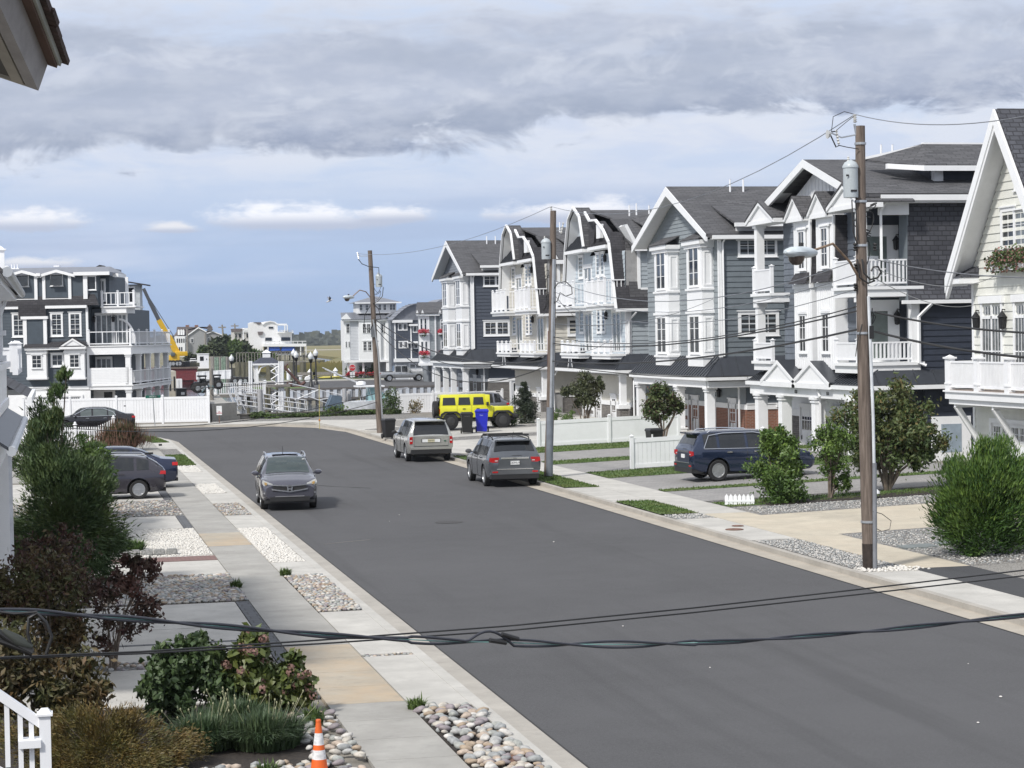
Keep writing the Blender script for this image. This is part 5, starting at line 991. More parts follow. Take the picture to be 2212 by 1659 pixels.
c=hatch('black sedan with chrome window trim on the cross street beside the white vinyl fence',(2.0,126.9,0),R(181),cpaint('black_metallic',(.012,.011,.014),.3),1.49,5.1,1.85,True,chrome=True,spokes=8,wr=.36,wt=mat('pale_car_glass',(.10,.12,.12),.08))
c=hatch('grey crossover with its nose showing left of the yellow four-wheel drive',(25.6,127.2,.2),R(184),cpaint('blue_grey_metallic',(.2,.21,.24),.5),1.62,4.6,1.85)
lamp(c,'headlamp',CLRL,2.12,[(.45,.66),(.8,.80),(.82,.70),(.5,.6)],.12)
# yellow boxy four-wheel drive
PY=cpaint('bright_yellow_paint',(.70,.68,.02),0,.35)
t=thing('four_wheel_drive','bright yellow boxy four-wheel drive with black fenders beside the blue bin','car',(22.8,112.2,.2),R(-3),'cars and vans standing on the street and drives'); t.scale=(.98,1,1.06)
def rbox(par,name,m,x0,x1,y0,y1,z0,z1,bev=.04,tx=0,ty=0):
    mb=MB(); mb.add([(x0,y0,z0),(x1,y0,z0),(x1,y1,z0),(x0,y1,z0),(x0+tx,y0+ty,z1),(x1-tx*.3,y0+ty,z1),(x1-tx*.3,y1-ty,z1),(x0+tx,y1-ty,z1)],[(0,3,2,1),(4,5,6,7),(0,1,5,4),(1,2,6,5),(2,3,7,6),(3,0,4,7)])
    o=mb.build(name,m,par)
    if bev:
        bm=bmesh.new(); bm.from_mesh(o.data); bmesh.ops.bevel(bm,geom=list(bm.edges)+list(bm.verts),offset=bev,segments=2,affect='EDGES',profile=.6)
        for f_ in bm.faces: f_.smooth=True
        for e in bm.edges:
            if len(e.link_faces)==2 and e.calc_face_angle(0)>R(35): e.smooth=False
        bm.to_mesh(o.data); bm.free()
    return o
rbox(t,'body',PY,-2.1,.95,-.78,.78,.62,1.22); rbox(t,'bonnet',PY,.9,2.15,-.68,.68,.66,1.18,.06); rbox(t,'hard_top',PY,-2.1,.55,-.76,.76,1.2,1.84,.05,.06,.07); rbox(t,'windscreen_frame',PY,.5,.78,-.74,.74,1.18,1.80,.03,.0,.05); rbox(t,'chassis',CBLK,-2.15,2.2,-.62,.62,.42,.7,.02); rbox(t,'front_bumper',CBLK,2.15,2.4,-.8,.8,.55,.75,.04); rbox(t,'rear_bumper',CBLK,-2.32,-2.1,-.78,.78,.52,.74,.04); rbox(t,'side_step',CBLK,-.95,.75,-.9,.9,.42,.5,.02)
for sg in (1,-1):
    for x0,x1 in ((-1.95,-1.2),(-1.05,-.35),(-.2,.42)): mb=MB(); mb.add([(x0,sg*.765,1.28),(x1,sg*.765,1.28),(x1-.04,sg*.722,1.68),(x0+.04,sg*.722,1.68)],[(0,1,2,3)]); mb.build('side_window',CGL,t)
    for ax in (-1.5,1.5):
        mb=MB((ax,0,.5)); pts=[(-.62,.12),(-.55,.34),(-.34,.46),(.34,.46),(.58,.30),(.66,.12),(.58,.1),(.5,.24),(.3,.37),(-.3,.37),(-.46,.27),(-.54,.1)]; mb.prism(pts,sg*.7,sg*.96); mb.build('fender',CBLK,t)
    for x in (-1.12,-.28): mb=MB(); mb.box(x-.006,x+.006,sg*.775,sg*.785,.7,1.25); mb.build('door_gap',CBLK,t)
    for x in (-.5,.3): mb=MB(); mb.box(x-.3,x-.14,sg*.78,sg*.81,1.06,1.1); mb.build('door_handle',CBLK,t)
    rbox(t,'wing_mirror',CBLK,.55,.68,sg*.8 if sg>0 else -1.0,1.0 if sg>0 else -.8,1.22,1.42,.03)
    mb=MB(); mb.box(-2.12,-2.05,sg*.6,sg*.77,.85,1.1); mb.build('tail_lamp',REDL,t)
mb=MB(); mb.box(-2.115,-2.09,-.6,.6,1.26,1.68); mb.build('rear_window',CGL,t); mb=MB(); mb.add([(.80,-.66,1.24),(.80,.66,1.24),(.73,.62,1.72),(.73,-.62,1.72)],[(0,1,2,3)]); mb.build('windscreen',CGLT,t); mb=MB(); mb.box(1.3,1.9,-.25,-.05,1.18,1.21); mb.build('bonnet_stripe',CBLK,t)
proto=None
for ax,sy,rot in ((-1.5,1,0),(-1.5,-1,0),(1.5,1,0),(1.5,-1,0),(-2.28,0,90)):
    w_=bpy.data.objects.new('wheel' if not rot else 'spare_wheel',None); COL.objects.link(w_); w_.parent=t
    w_.location=(ax,sy*.77,.45) if not rot else (ax,-.05,1.05); w_.rotation_euler=(0,0,R(90) if rot else (0 if sy>0 else R(180)))
    if proto is None:
        ty=MB(); ty.lathe([(.2,-.1),(.38,-.14),(.44,-.12),(.45,-.05),(.45,.05),(.44,.12),(.38,.14),(.22,.12)],(0,0,0),26,'y'); a=ty.build('tyre',RUBBER,w_,smooth=40); rm=MB(); rm.lathe([(.01,.06),(.08,.10),(.1,.04),(.2,.04),(.235,.12),(.22,.125)],(0,0,0),20,'y')
        for q in range(8): an=q*math.pi/4; rm.box(math.cos(an)*.15-.02,math.cos(an)*.15+.02,.03,.08,math.sin(an)*.15-.02,math.sin(an)*.15+.02)
        b=rm.build('rim',mat('dark_rim',(.08,.08,.08),.4,metal=.6),w_,smooth=40); proto=(a,b)
    else:
        for q in proto: z=q.copy(); COL.objects.link(z); z.parent=w_
# silver crew-cab pickup
PP=cpaint('silver_grey_metallic',(.42,.43,.44),.5)
k=[(-2.95,.5,1.05,1.12,.8,.94,.84),(-2.85,.45,1.12,1.2,.9,1.0,.86),(-1.25,.45,1.15,1.22,.92,1.0,.86),(-1.2,.42,1.16,1.24,.92,1.0,.84),(-1.12,.42,1.16,1.9,.92,1.0,.72),(-.8,.42,1.16,1.95,.92,1.0,.72),(.3,.42,1.14,1.94,.92,1.0,.70),(1.05,.42,1.12,1.32,.92,1.0,.78),(1.2,.42,1.1,1.25,.92,1.0,.82),(2.3,.42,1.05,1.2,.92,1.0,.80),(2.85,.48,.9,1.08,.86,.94,.72),(2.95,.55,.8,.95,.8,.88,.66)]
c=car('silver crew-cab pickup parked across the canal in front of the white building','truck',(41.9,250.6,.05),R(0),k,PP,.41,(1.85,-1.83),.97,[(-1.05,-.35),(-.25,.45)],(.4,1.1),(-1.19,-1.12),seams=(-.3,.7,-1.2),spokes=6,name='pickup_truck')
pt(c,'truck_bed',CBLK,(-2.8,-1.3,-.72,.72,1.215,1.24)); lamp(c,'tail_lamp',REDL,-2.96,[(.78,.85),(.94,.85),(.96,1.1),(.78,1.12)],.2); pt(c,'rear_bumper',CHROME,(-3.05,-2.85,-.85,.85,.5,.66)); pt(c,'front_bumper',CHROME,(2.9,3.03,-.85,.85,.5,.66)); mirror(c,.75,1.,1.25,CBLK); handles(c,(-.5,.3),1.0,1.05,PP)
mb=MB(); mb.tube([(-2.7,.95,1.22),(-1.4,.95,1.22)],.03,4); mb.tube([(-2.7,-.95,1.22),(-1.4,-.95,1.22)],.03,4); mb.build('bed_rail',CBLK,c)
# ================================================================ FENCES, BINS, POLES, WIRES
def picket_panel(mb,L,h,board=.18,gap=.012,solid=True):
    mb.box(0,L,-.03,.03,h-.16,h); mb.box(0,L,-.03,.03,.05,.2); n=max(1,round(L/board))
    for i in range(n): mb.box(L*i/n+gap/2,L*(i+1)/n-gap/2,-.012,.012,.2,h-.16)
def vinyl_fence(label,p0,p1,h,z0,z1,posts,group='white vinyl fences',plain=False,board=.18,name='vinyl_fence',top=None):
    p0=Vector(p0);p1=Vector(p1); L=(p1-p0).length; t=thing(name,label,'fence',(p0.x,p0.y,z0),0,group); u=((p1-p0)/L); n=Vector((-u.y,u.x,0)); sl=(z1-z0)/L
    for i in range(posts-1):
        a=L*i/(posts-1)+.07; b=L*(i+1)/(posts-1)-.07; mb=MB((u.x*a,u.y*a,sl*a),(u.x,u.y,sl),n)
        if plain: mb.box(0,b-a,-.03,.03,h-.2,h-.04); mb.box(0,b-a,-.03,.03,.05,.2); mb.box(0,b-a,-.012,.012,.2,h-.2)
        else: picket_panel(mb,b-a,h-.04,board)
        mb.build('fence_panel',VINYL,t)
    for i in range(posts):
        a=L*i/(posts-1); q=.065; pm=MB((u.x*a,u.y*a,sl*a),tuple(u),tuple(n)); pm.box(-q,q,-q,q,-.1,h+.04); pm.box(-q-.02,q+.02,-q-.02,q+.02,h+.04,h+.07); pm.add([(-q,-q,h+.07),(q,-q,h+.07),(q,q,h+.07),(-q,q,h+.07),(0,0,h+.12)],[(0,1,4),(1,2,4),(2,3,4),(3,0,4)]); pm.build('fence_post',VINYL,t)
    return t
vinyl_fence('plain white vinyl fence between the pavers and the beige house, behind the middle utility pole',(21.6,91.6,0),(28.4,91.7,0),1.25,.18,.36,3,plain=True)
vinyl_fence('short white board fence behind the dark blue parked car',(21.3,74.9,0),(26.6,75.0,0),1.22,.16,.32,3)
vinyl_fence('tall white board fence in front of the slate-blue canal house',(9.62,134.6,0),(-2.2,136.6,0),1.75,.08,.08,5)
vinyl_fence('low white fence end running back beside the concrete pad of the canal house',(9.62,134.8,0),(11.6,164,0),1.75,.08,.0,6,board=.3)
vinyl_fence('white board fence between the canal and the driveways, behind the silver car',(23.2,141.2,0),(30.8,141.6,0),1.45,.05,.1,4)
# scalloped picket fence by the corner grass
t=thing('picket_fence','scalloped white picket fence rising to a post beside the tall ornamental grass','fence',(2.85,110.2,.06),R(176),'white picket fences')
for i in range(34): mb=MB(); x=.1+i*.115; hh=.85+.42*max(0,1-x/1.0)**1.4; mb.box(x-.03,x+.03,-.012,.012,.08,hh); mb.add([(x-.03,-.012,hh),(x+.03,-.012,hh),(x+.03,.012,hh),(x-.03,.012,hh),(x,0,hh+.05)],[(0,1,4),(1,2,4),(2,3,4),(3,0,4)]); mb.build('picket',VINYL,t)
mb=MB(); mb.box(0,4,-.04,-.012,.22,.3); mb.box(0,4,-.04,-.012,.66,.74); mb.build('fence_rail',VINYL,t)
for x in (0,2,4): mb=MB(); mb.box(x-.07,x+.07,-.07,.07,0,1.3 if x==0 else 1.0); mb.lathe([(.11,0),(.12,.03),(.05,.08),(.07,.12),(.01,.18)],(x,0,1.3 if x==0 else 1.0),10); mb.build('fence_post',VINYL,t)
vinyl_fence('long low white fence of the left-hand gardens behind the clipped hedge',(-9,112.0,0),(-1.2,110.4,0),1.0,.06,.06,5,board=.16,name='garden_fence')
# little white edging toy fence on the lawn
t=thing('edging_fence','small white plastic picket edging leaning at the pavement beside the right lawn','edging fence',(19.55,58.6,.115),R(-28))
for i in range(7): mb=MB(); x=i*.13; mb.add([(x,0,0),(x+.11,0,0),(x+.11,0,.26),(x+.055,0,.34),(x,0,.26),(x,.02,0),(x+.11,.02,0),(x+.11,.02,.26),(x+.055,.02,.34),(x,.02,.26)],[(0,1,2,3,4),(9,8,7,6,5),(0,5,6,1),(1,6,7,2),(2,7,8,3),(3,8,9,4)]); mb.build('picket',VINYL,t)
mb=MB(); mb.box(0,.9,-.012,.0,.10,.16); mb.build('fence_rail',VINYL,t)
# wheeled bins
def bin_(label,loc,rz,m,lid=True,group='wheeled bins',s=1.,logo=False):
    t=thing('wheeled_bin',label,'bin',loc,rz,group)
    mb=MB(); mb.add([(-.22,-.24,.06),(.22,-.24,.06),(.22,.24,.06),(-.22,.24,.06),(-.29,-.31,.98),(.29,-.31,.98),(.29,.31,.98),(-.29,.31,.98)],[(0,3,2,1),(4,5,6,7),(0,1,5,4),(1,2,6,5),(2,3,7,6),(3,0,4,7)]); mb.box(-.31,.31,-.33,.33,.93,.985); mb.build('bin_body',m,t)
    mb=MB(); mb.add([(-.31,-.34,.985),(.31,-.34,.985),(.31,.34,.985),(-.31,.34,.985),(-.24,-.27,1.06),(.24,-.27,1.06),(.26,.34,1.05),(-.26,.34,1.05)],[(0,3,2,1),(4,5,6,7),(0,1,5,4),(1,2,6,5),(2,3,7,6),(3,0,4,7)]); mb.build('lid',m,t)
    mb=MB(); mb.tube([(-.25,.4,.98),(.25,.4,.98)],.018,6); mb.box(-.25,-.22,.3,.4,.96,1.0); mb.box(.22,.25,.3,.4,.96,1.0); mb.build('handle',m,t)
    for sx in (1,-1): mb=MB(); mb.lathe([(.13,-.03),(.14,-.02),(.14,.02),(.13,.03)],(sx*.27,.24,.14),16,'x'); mb.build('wheel',RUBBER,t)
    if s!=1: t.scale=(s,s,s)
    return t
BINB=mat('black_bin_plastic',(.014,.014,.015),.45); BINBL=mat('blue_bin_plastic',(.01,.018,.42),.4)
bin_('black wheeled bin at the kerb beside the farthest of the three utility poles',(16.75,105.0,.12),R(10),BINB)
b=bin_('black wheeled bin just left of the blue bin, in front of the yellow vehicle',(21.35,107.2,.16),R(-8),BINB,s=1.1); text(b,'━━',.14,(0,-.30,.86),(R(85),0,0),mat('bin_print',(.5,.5,.5),.6),'bin_marking',.002); text(b,'■■',.08,(0,-.265,.50),(R(85),0,0),MATS['bin_print'],'bin_label',.002)
b=bin_('bright blue recycling bin with a white oval emblem beside the yellow vehicle',(22.25,107.6,.18),R(-14),BINBL,s=1.2)
mb=MB(); mb.lathe([(.001,0),(.085,0),(.085,.006),(.001,.007)],(0,0,0),20,'y'); mb.v=[Vector((v.x*1.25,-.285-v.y,.80+v.z*.7)) for v in mb.v]; mb.build('oval_emblem',mat('emblem_white',(.55,.62,.85),.5),b); mb=MB(); mb.lathe([(.001,0),(.065,0),(.065,.01),(.001,.011)],(0,0,0),16,'y'); mb.v=[Vector((v.x*1.25,-.288-v.y,.80+v.z*.65)) for v in mb.v]; mb.build('emblem_field',BINBL,b); text(b,'Toter',.07,(0,-.302,.79),(R(90),0,0),MATS['emblem_white'],'emblem_lettering',.002)
b=bin_('black wheeled bin with a white tag beside the white fences, under the small red-leaved tree',(24.6,83.0,.27),R(4),BINB,s=1.0); mb=MB(); mb.box(-.24,-.17,-.31,-.295,.62,.82); mb.build('tag',PLATEW,b)
# ---- utility poles
def wire(name,label,pts,r,sag=0,group='overhead wires',m=None,n=14,cat='wire'):
    P=[]
    for a,b in zip(pts,pts[1:]):
        a,b=Vector(a),Vector(b)
        for i in range(n): s=i/n; p=a.lerp(b,s); p.z-=4*sag*s*(1-s); P.append(p)
    P.append(Vector(pts[-1])); o=P[0].copy(); mb=MB(); mb.tube([p-o for p in P],r,5); w_=mb.build(name,m or CABLE,loc=o,smooth=60); return tag(w_,label,cat,group)
CABLE=mat('black_cable',(.02,.02,.021),.5,var=.1); ALUM=mat('aluminium_wire',(.25,.26,.28),.4,metal=.6); PORC=mat('porcelain_insulator',(.55,.55,.53),.2); TGREY=mat('transformer_grey',(.42,.46,.48),.4,var=.05)
def pole(label,base,top,r0=.17,r1=.12,bend=(0,0)):
    t=thing('utility_pole',label,'utility pole',tuple(base),0,'wooden utility poles'); b=Vector(base); tp=Vector(top)-b; mb=MB(); N_=12
    mb.tube([(tp.x*i/N_+bend[0]*math.sin(math.pi*i/N_),tp.y*i/N_+bend[1]*math.sin(math.pi*i/N_),tp.z*i/N_) for i in range(N_+1)],r0,14,r1); mb.build('pole_shaft',WOODP,t,smooth=60)
    return t,tp
def arm_lamp(par,p,q,size=1.):
    """street light head on a curved bracket from p (on the pole) to q (head)"""
    p,q=Vector(p),Vector(q); mb=MB(); d=q-p
    mb.tube([p,p+d*.25+Vector((0,0,.30)),p+d*.6+Vector((0,0,.42)) if 0 else p+d*.6+Vector((0,0,.34*size)),q+Vector((0,0,.05))],.028,7); mb.build('lamp_bracket',mat('rusty_bracket',(.26,.18,.12),.7,var=.3,vscale=8),par,smooth=60)
    u=Vector((d.x,d.y,0)).normalized(); h=MB((q.x,q.y,q.z),tuple(u),(-u.y,u.x,0))
    prof=[(-.05,.05,.05),(.1,.10,.08),(.3,.15,.1),(.5,.15,.09),(.62,.10,.06),(.68,.03,.02)]; k=10; vs=[];fc=[]
    for x,w_,hh in prof:
        for j in range(k): a=2*math.pi*j/k; vs.append((x*size,w_*math.cos(a)*size,hh*math.sin(a)*size))
    for i in range(len(prof)-1):
        for j in range(k): fc.append((i*k+j,i*k+(j+1)%k,(i+1)*k+(j+1)%k,(i+1)*k+j))
    fc+= [tuple(range(k)),tuple((len(prof)-1)*k+j for j in range(k))]; h.add(vs,fc); ho=h.build('lamp_head',mat('lamp_housing',(.5,.55,.58),.4),par,smooth=50)
    g=MB((q.x,q.y,q.z),tuple(u),(-u.y,u.x,0)); g.lathe([(.13*size,-.06*size),(.12*size,-.13*size),(.07*size,-.19*size),(.005,-.2*size)],(.42*size,0,0),12); g.build('lamp_lens',mat('dark_lens',(.08,.06,.05),.2),ho,smooth=60)
    g=MB((q.x,q.y,q.z),tuple(u),(-u.y,u.x,0)); g.lathe([(.04*size,.09*size),(.04*size,.15*size)],(.3*size,0,0),8); g.build('photocell',CBLK,ho)
def transformer(par,p,r,h):
    mb=MB(); mb.lathe([(r*.97,0),(r,.03),(r,h-.05),(r*1.08,h-.04),(r*1.08,h),(r*.8,h+.08),(r*.1,h+.14)],p,20); o=mb.build('transformer',TGREY,par,smooth=40)
    mb=MB(); mb.lathe([(.02,0),(.035,.02),(.02,.05),(.035,.07),(.02,.09),(.03,.11),(.01,.13)],(p[0]-r*.3,p[1],p[2]+h+.08),8); mb.build('bushing',PORC,o)
    mb=MB(); mb.box(p[0]-.06,p[0]+.08,p[1]-r-.01,p[1]-r+.03,p[2]+.12,p[2]+.16); mb.box(p[0]-.16,p[0]-.1,p[1]-r*.95,p[1]-r*.9,p[2]+h*.66,p[2]+h*.72); mb.build('plate_mark',CBLK,o); return o
def insul(par,p,q,n=5,r=.05,name='insulator'):
    p,q=Vector(p),Vector(q); mb=MB(); rr=[];P=[]
    for i in range(2*n+1): P.append(p.lerp(q,i/(2*n))); rr.append(r if i%2 else r*.45)
    mb.tube(P,rr,8); return mb.build(name,PORC,par)
def loops(par,c,pts,r=.02,name='cable_loop'):
    mb=MB(); mb.tube([Vector(c)+Vector(p) for p in pts],r,5); return mb.build(name,CABLE,par,smooth=60)
rdw=random.Random(11)
def tangle(par,z0,z1,rad,n,m=None):
    for i in range(n):
        a=rdw.uniform(0,6.28); z=rdw.uniform(z0,z1); L=rdw.uniform(.5,1.)*rad; dz=rdw.uniform(-.5,.2)
        P=[Vector((math.cos(a)*.12,math.sin(a)*.12,z)),Vector((math.cos(a)*L,math.sin(a)*.3*L,z+.12)),Vector((math.cos(a)*L*.8,math.sin(a)*.3*L,z+dz)),Vector((-math.cos(a)*.12,-math.sin(a)*.12,z+dz-.1))]
        Q=[]
        for k in range(9):
            s=k/8; Q.append(P[0]*(1-s)**3+P[1]*3*s*(1-s)**2*1.0+P[2]*3*s*s*(1-s)+P[3]*s**3)
        mb=MB(); mb.tube(Q,.012,4); mb.build('jumper_wire',CABLE,par,smooth=60)
# nearest pole: base seen at (1880,1228), top at (1858,272)
PB_=Vector((17.17,41.6,.12)); 
def onY(x,y,Y): return at(x,y,Y)
T1=onY(1858,272,41.6); t1,tp=pole('nearest and tallest wooden utility pole, on the right pavement edge with a street light',PB_,T1,.155,.105,(-.05,0))
def rel(x,y,dy=0,b=PB_): return onY(x,y,b.y+dy)-b
mb=MB(); a=rel(1889,1228,-.16); b=rel(1876,640,-.16); mb.tube([a,rel(1890,1100,-.16),rel(1886,900,-.16),b],.035,7); mb.build('conduit',mat('pale_conduit',(.62,.65,.68),.5),t1,smooth=60)
mb=MB(); mb.tube([rel(1890,1228,-.18),rel(1889,1000,-.18)],.05,7); mb.build('conduit_guard',mat('grey_pvc',(.2,.21,.23),.6),t1,smooth=60)
transformer(t1,rel(1838,427,-.05),.16,.68)
insul(t1,rel(1847,265),rel(1846,247),4,.05); mb=MB(); mb.tube([rel(1852,300),rel(1846,268)],.03,5); mb.build('insulator_pin',STEEL,t1)
mb=MB(); mb.tube([rel(1855,290),rel(1818,297),rel(1796,287)],.018,5); mb.build('cutout_arm',STEEL,t1); insul(t1,rel(1806,280),rel(1812,312),5,.035); mb=MB(); mb.tube([rel(1793,290),rel(1806,318),rel(1812,314)],.016,5); mb.tube([rel(1796,285),rel(1809,283)],.014,5); mb.build('fuse_cutout',CBLK,t1); mb=MB(); mb.lathe([(.1,0),(.07,.05),(.03,.08)],tuple(rel(1787,290)),8,'x'); mb.build('arrester_cap',PORC,t1)
for pts,r in (([(1812,314),(1830,318),(1855,322)],.01),([(1796,285),(1800,252),(1824,241),(1846,247)],.008),([(1806,282),(1830,262),(1846,250)],.008),([(1840,432),(1843,500),(1852,530)],.014),([(1848,432),(1853,520)],.014),([(1862,700),(1852,740),(1848,770)],.01)):
    P=[rel(x,y,-.12) for x,y in pts]; mb=MB(); Q=[]
    for i in range(len(P)-1):
        for k in range(5): Q.append(P[i].lerp(P[i+1],k/5))
    Q.append(P[-1]); mb.tube(Q,r,5); mb.build('lead_wire',CABLE,t1,smooth=60)
for i,(y,x) in enumerate(((533,1851),(577,1852),(620,1852),(533,1890))):
    mb=MB(); c_=rel(x-4 if i<3 else x,y,-.05); mb.lathe([(.03,-.09),(.05,-.07),(.02,-.04),(.05,-.01),(.02,.02),(.05,.05),(.03,.08)],tuple(c_),8); mb.build('spool_insulator',CBLK,t1)
tangle(t1,7.1,7.9,.42,10); tangle(t1,5.3,5.7,.3,5)
loops(t1,(0,0,0),[rel(1862,560,-.15),rel(1866,590,-.2),rel(1880,604,-.22),rel(1896,600,-.22),rel(1903,588,-.22),rel(1897,576,-.22),rel(1886,577,-.22),rel(1882,586,-.2)],.022)
loops(t1,(0,0,0),[rel(1852,560,-.15),rel(1857,600,-.2),rel(1875,612,-.2),rel(1890,606,-.2)],.02)
arm_lamp(t1,rel(1862,612,-.05),rel(1757,546,-.9),1.35)
mb=MB(); mb.box(-.04,.06,-.2,-.12,5.0,5.28); mb.v=[v+Vector((rel(1876,0).x*0+.02,0,0)) for v in mb.v]; mb.build('splice_box',CBLK,t1)
for z,r in ((1.0,.16),(5.1,.14),(7.0,.13),(7.95,.125),(9.2,.12)):
    mb=MB(); f_=z/tp.z; mb.lathe([(r+.008,0),(r+.008,.05)],(tp.x*f_-.05*math.sin(math.pi*f_),tp.y*f_,z),14); mb.build('pole_band',STEEL,t1)
mb=MB(); mb.tube([rel(1886,1105,-.2),rel(1905,1110,-.2),rel(1925,1125,-.2),rel(1922,1143,-.2),rel(1905,1148,-.2),rel(1890,1140,-.2)],.008,4); mb.build('loose_wire',CABLE,t1,smooth=60)
# middle pole
B2=Vector((17.55,73.0,.12)); T2=onY(1195,455,73.0); t2,tp2=pole('middle wooden utility pole beside the charcoal parked car, with a silver conduit',B2,T2,.16,.11,(.04,0)); rel2=lambda x,y,dy=0: onY(x,y,73.0+dy)-B2
mb=MB(); mb.tube([rel2(1190,880,-.2),rel2(1193,700,-.2),rel2(1196,560,-.2)],.055,7); mb.tube([rel2(1195,880,-.16),rel2(1199,560,-.16)],.03,6); mb.build('conduit',STEEL,t2,smooth=60); mb=MB(); mb.tube([rel2(1187,1028,-.2),rel2(1188,880,-.2)],.13,8); mb.build('conduit_guard',mat('slate_guard',(.17,.19,.22),.5),t2,smooth=60)
transformer(t2,rel2(1180,560,-.05),.17,.64) ; insul(t2,rel2(1192,462),rel2(1190,446),4,.05); mb=MB(); mb.tube([rel2(1196,500),rel2(1216,496)],.016,5); mb.build('cutout_arm',STEEL,t2); insul(t2,rel2(1217,480),rel2(1212,505),4,.04); tangle(t2,6.2,7.6,.5,9)
loops(t2,(0,0,0),[rel2(1196,625,-.2),rel2(1205,612,-.25),rel2(1222,608,-.25),rel2(1235,620,-.25),rel2(1236,635,-.25),rel2(1222,640,-.25),rel2(1210,632,-.25),rel2(1204,650,-.2),rel2(1197,655,-.2)],.02)
mb=MB(); mb.tube([rel2(1187,1028,.05),rel2(1184,860,.05),rel2(1186,715,.05)],.05,6); mb.build('red_conduit',mat('rust_red_conduit',(.13,.045,.035),.6),t2,smooth=60)
# farthest of the three
B3=Vector((17.35,111.8,.12)); T3=onY(799,541,111.8); t3,tp3=pole('farthest of the three street utility poles, leaning, at the bend of the road',B3,T3,.17,.12,(0,0)); rel3=lambda x,y,dy=0: onY(x,y,111.8+dy)-B3
transformer(t3,rel3(819,620,0),.18,.6); mb=MB(); mb.tube([rel3(797,553),rel3(778,553),rel3(772,548)],.02,5); mb.build('cutout_arm',STEEL,t3); insul(t3,rel3(772,545),rel3(775,560),4,.05)
for pts in ([(774,560),(782,570),(797,576),(818,578),(819,594)],[(828,620),(826,640),(815,652),(806,655)],[(800,660),(788,680),(786,705),(798,716),(806,700)],[(806,655),(818,668),(823,690),(812,690)]):
    mb=MB(); mb.tube([rel3(x,y,-.2) for x,y in pts],.022,5); mb.build('lead_wire',CABLE,t3,smooth=60)
arm_lamp(t3,rel3(800,642,0),rel3(762,642,-1.),1.15); tangle(t3,7,8.4,.5,6)
mb=MB(); mb.tube([rel3(828,935,-.2),rel3(817,760,-.2),rel3(806,690,-.2)],.05,7); mb.build('conduit',STEEL,t3,smooth=60)
mb=MB(); mb.box(*[sum(x) for x in zip((-.1,.1),(rel3(792,0).x*0-.3,)*2)],-.2,-.1,5.3,5.9); mb.build('meter_box',mat('grey_box',(.25,.26,.27),.6),t3)
# a guy stub rod with a yellow sleeve
t=thing('marker_rod','thin yellow marker rod standing in the pavement left of the farthest utility pole','rod',tuple(atz(632*0+637/1.0+0,0+1,0)) if 0 else (14.9,118.9,.12),0); mb=MB(); mb.tube([(0,0,0),(.02,0,2.6)],.02,5); mb.build('rod',mat('yellow_sleeve',(.45,.38,.12),.5),t); mb=MB(); mb.lathe([(.03,0),(.06,.03),(.05,.1),(.02,.14)],(0,0,.45),8); mb.build('collar',mat('orange_cap',(.5,.2,.06),.6),t)
# ---- wires
def W2(name,label,A,B,r,sag,m=None,**k): return wire(name,label,[A,B],r,sag,m=m,**k)
Pn=lambda x,y: onY(x,y,41.6); Pm=lambda x,y: onY(x,y,73.0); Pf=lambda x,y: onY(x,y,111.8)
W2('power_line','topmost thin power line between the nearest and the middle pole',Pn(1847,247),Pm(1190,446),.010,1.0,ALUM)
W2('power_line','topmost thin power line from the middle pole to the farthest pole',Pm(1190,446),Pf(772,548),.010,.6,ALUM)
W2('power_line','topmost thin power line from the nearest pole out of the right edge',Pn(1847,247),onY(2300,232,30),.009,.25,ALUM)
for i,(y0,y1,s,r) in enumerate(((560,585,.85,.012),(590,610,.8,.010),(622,630,.8,.010))):
    W2('power_line','%s service wire at lamp height between the nearest and middle poles'%('upper','second','third')[i],Pn(1858,y0),Pm(1196,y1+20),r,s,ALUM)
W2('telephone_cable','thick black telephone cable from the nearest pole to the middle pole',Pn(1868,708),Pm(1192,780),.026,.35); W2('telephone_cable','second lower cable from the nearest pole to the middle pole',Pn(1866,668),Pm(1195,742),.02,.4); W2('telephone_cable','thin cable just above the thick one from nearest to middle pole',Pn(1866,658),Pm(1195,728),.014,.5)
W2('telephone_cable','thick black cable from the middle pole to the farthest pole',Pm(1185,778),Pf(808,688),.028,.9); W2('telephone_cable','thin cable from the middle pole to the farthest pole',Pm(1186,765),Pf(806,695),.018,1.3); W2('telephone_cable','lowest cable sagging from the middle pole to the farthest pole',Pm(1186,788),Pf(812,710),.022,1.6)
W2('telephone_cable','black cable from the nearest pole out of the right edge at deck height',Pn(1890,716),onY(2300,778,34),.026,.1); W2('telephone_cable','upper cable from the nearest pole out of the right edge',Pn(1890,674),onY(2300,722,34),.022,.1); W2('telephone_cable','thin cable from the nearest pole crossing the cream house window',Pn(1890,560),onY(2300,600,34),.012,.12,ALUM); W2('telephone_cable','thin drop wire from the nearest pole to the cream house eave',Pn(1890,580),Vector((30.3,62.5,7.)),.010,.35,ALUM)
W2('service_drop','service wire from the nearest pole to the shingled duplex',Pn(1888,600),onY(2130,650,70),.010,.4,ALUM)
for i,(x,y,Y) in enumerate(((1345,708,112),(1552,640,95),(1300,700,128))): W2('service_drop',('service wire from the middle pole to the blue gambrel house','service wire from the middle pole to the grey townhouse','service wire from the middle pole to the beige house')[i],Pm(1200,760-i*60),onY(x,y,Y),.012,.5,ALUM)
W2('service_drop','long service cable from the middle pole down to the grey townhouse side',Pm(1205,790),onY(1960,862,60) if 0 else onY(1668,806,96),.018,.3)
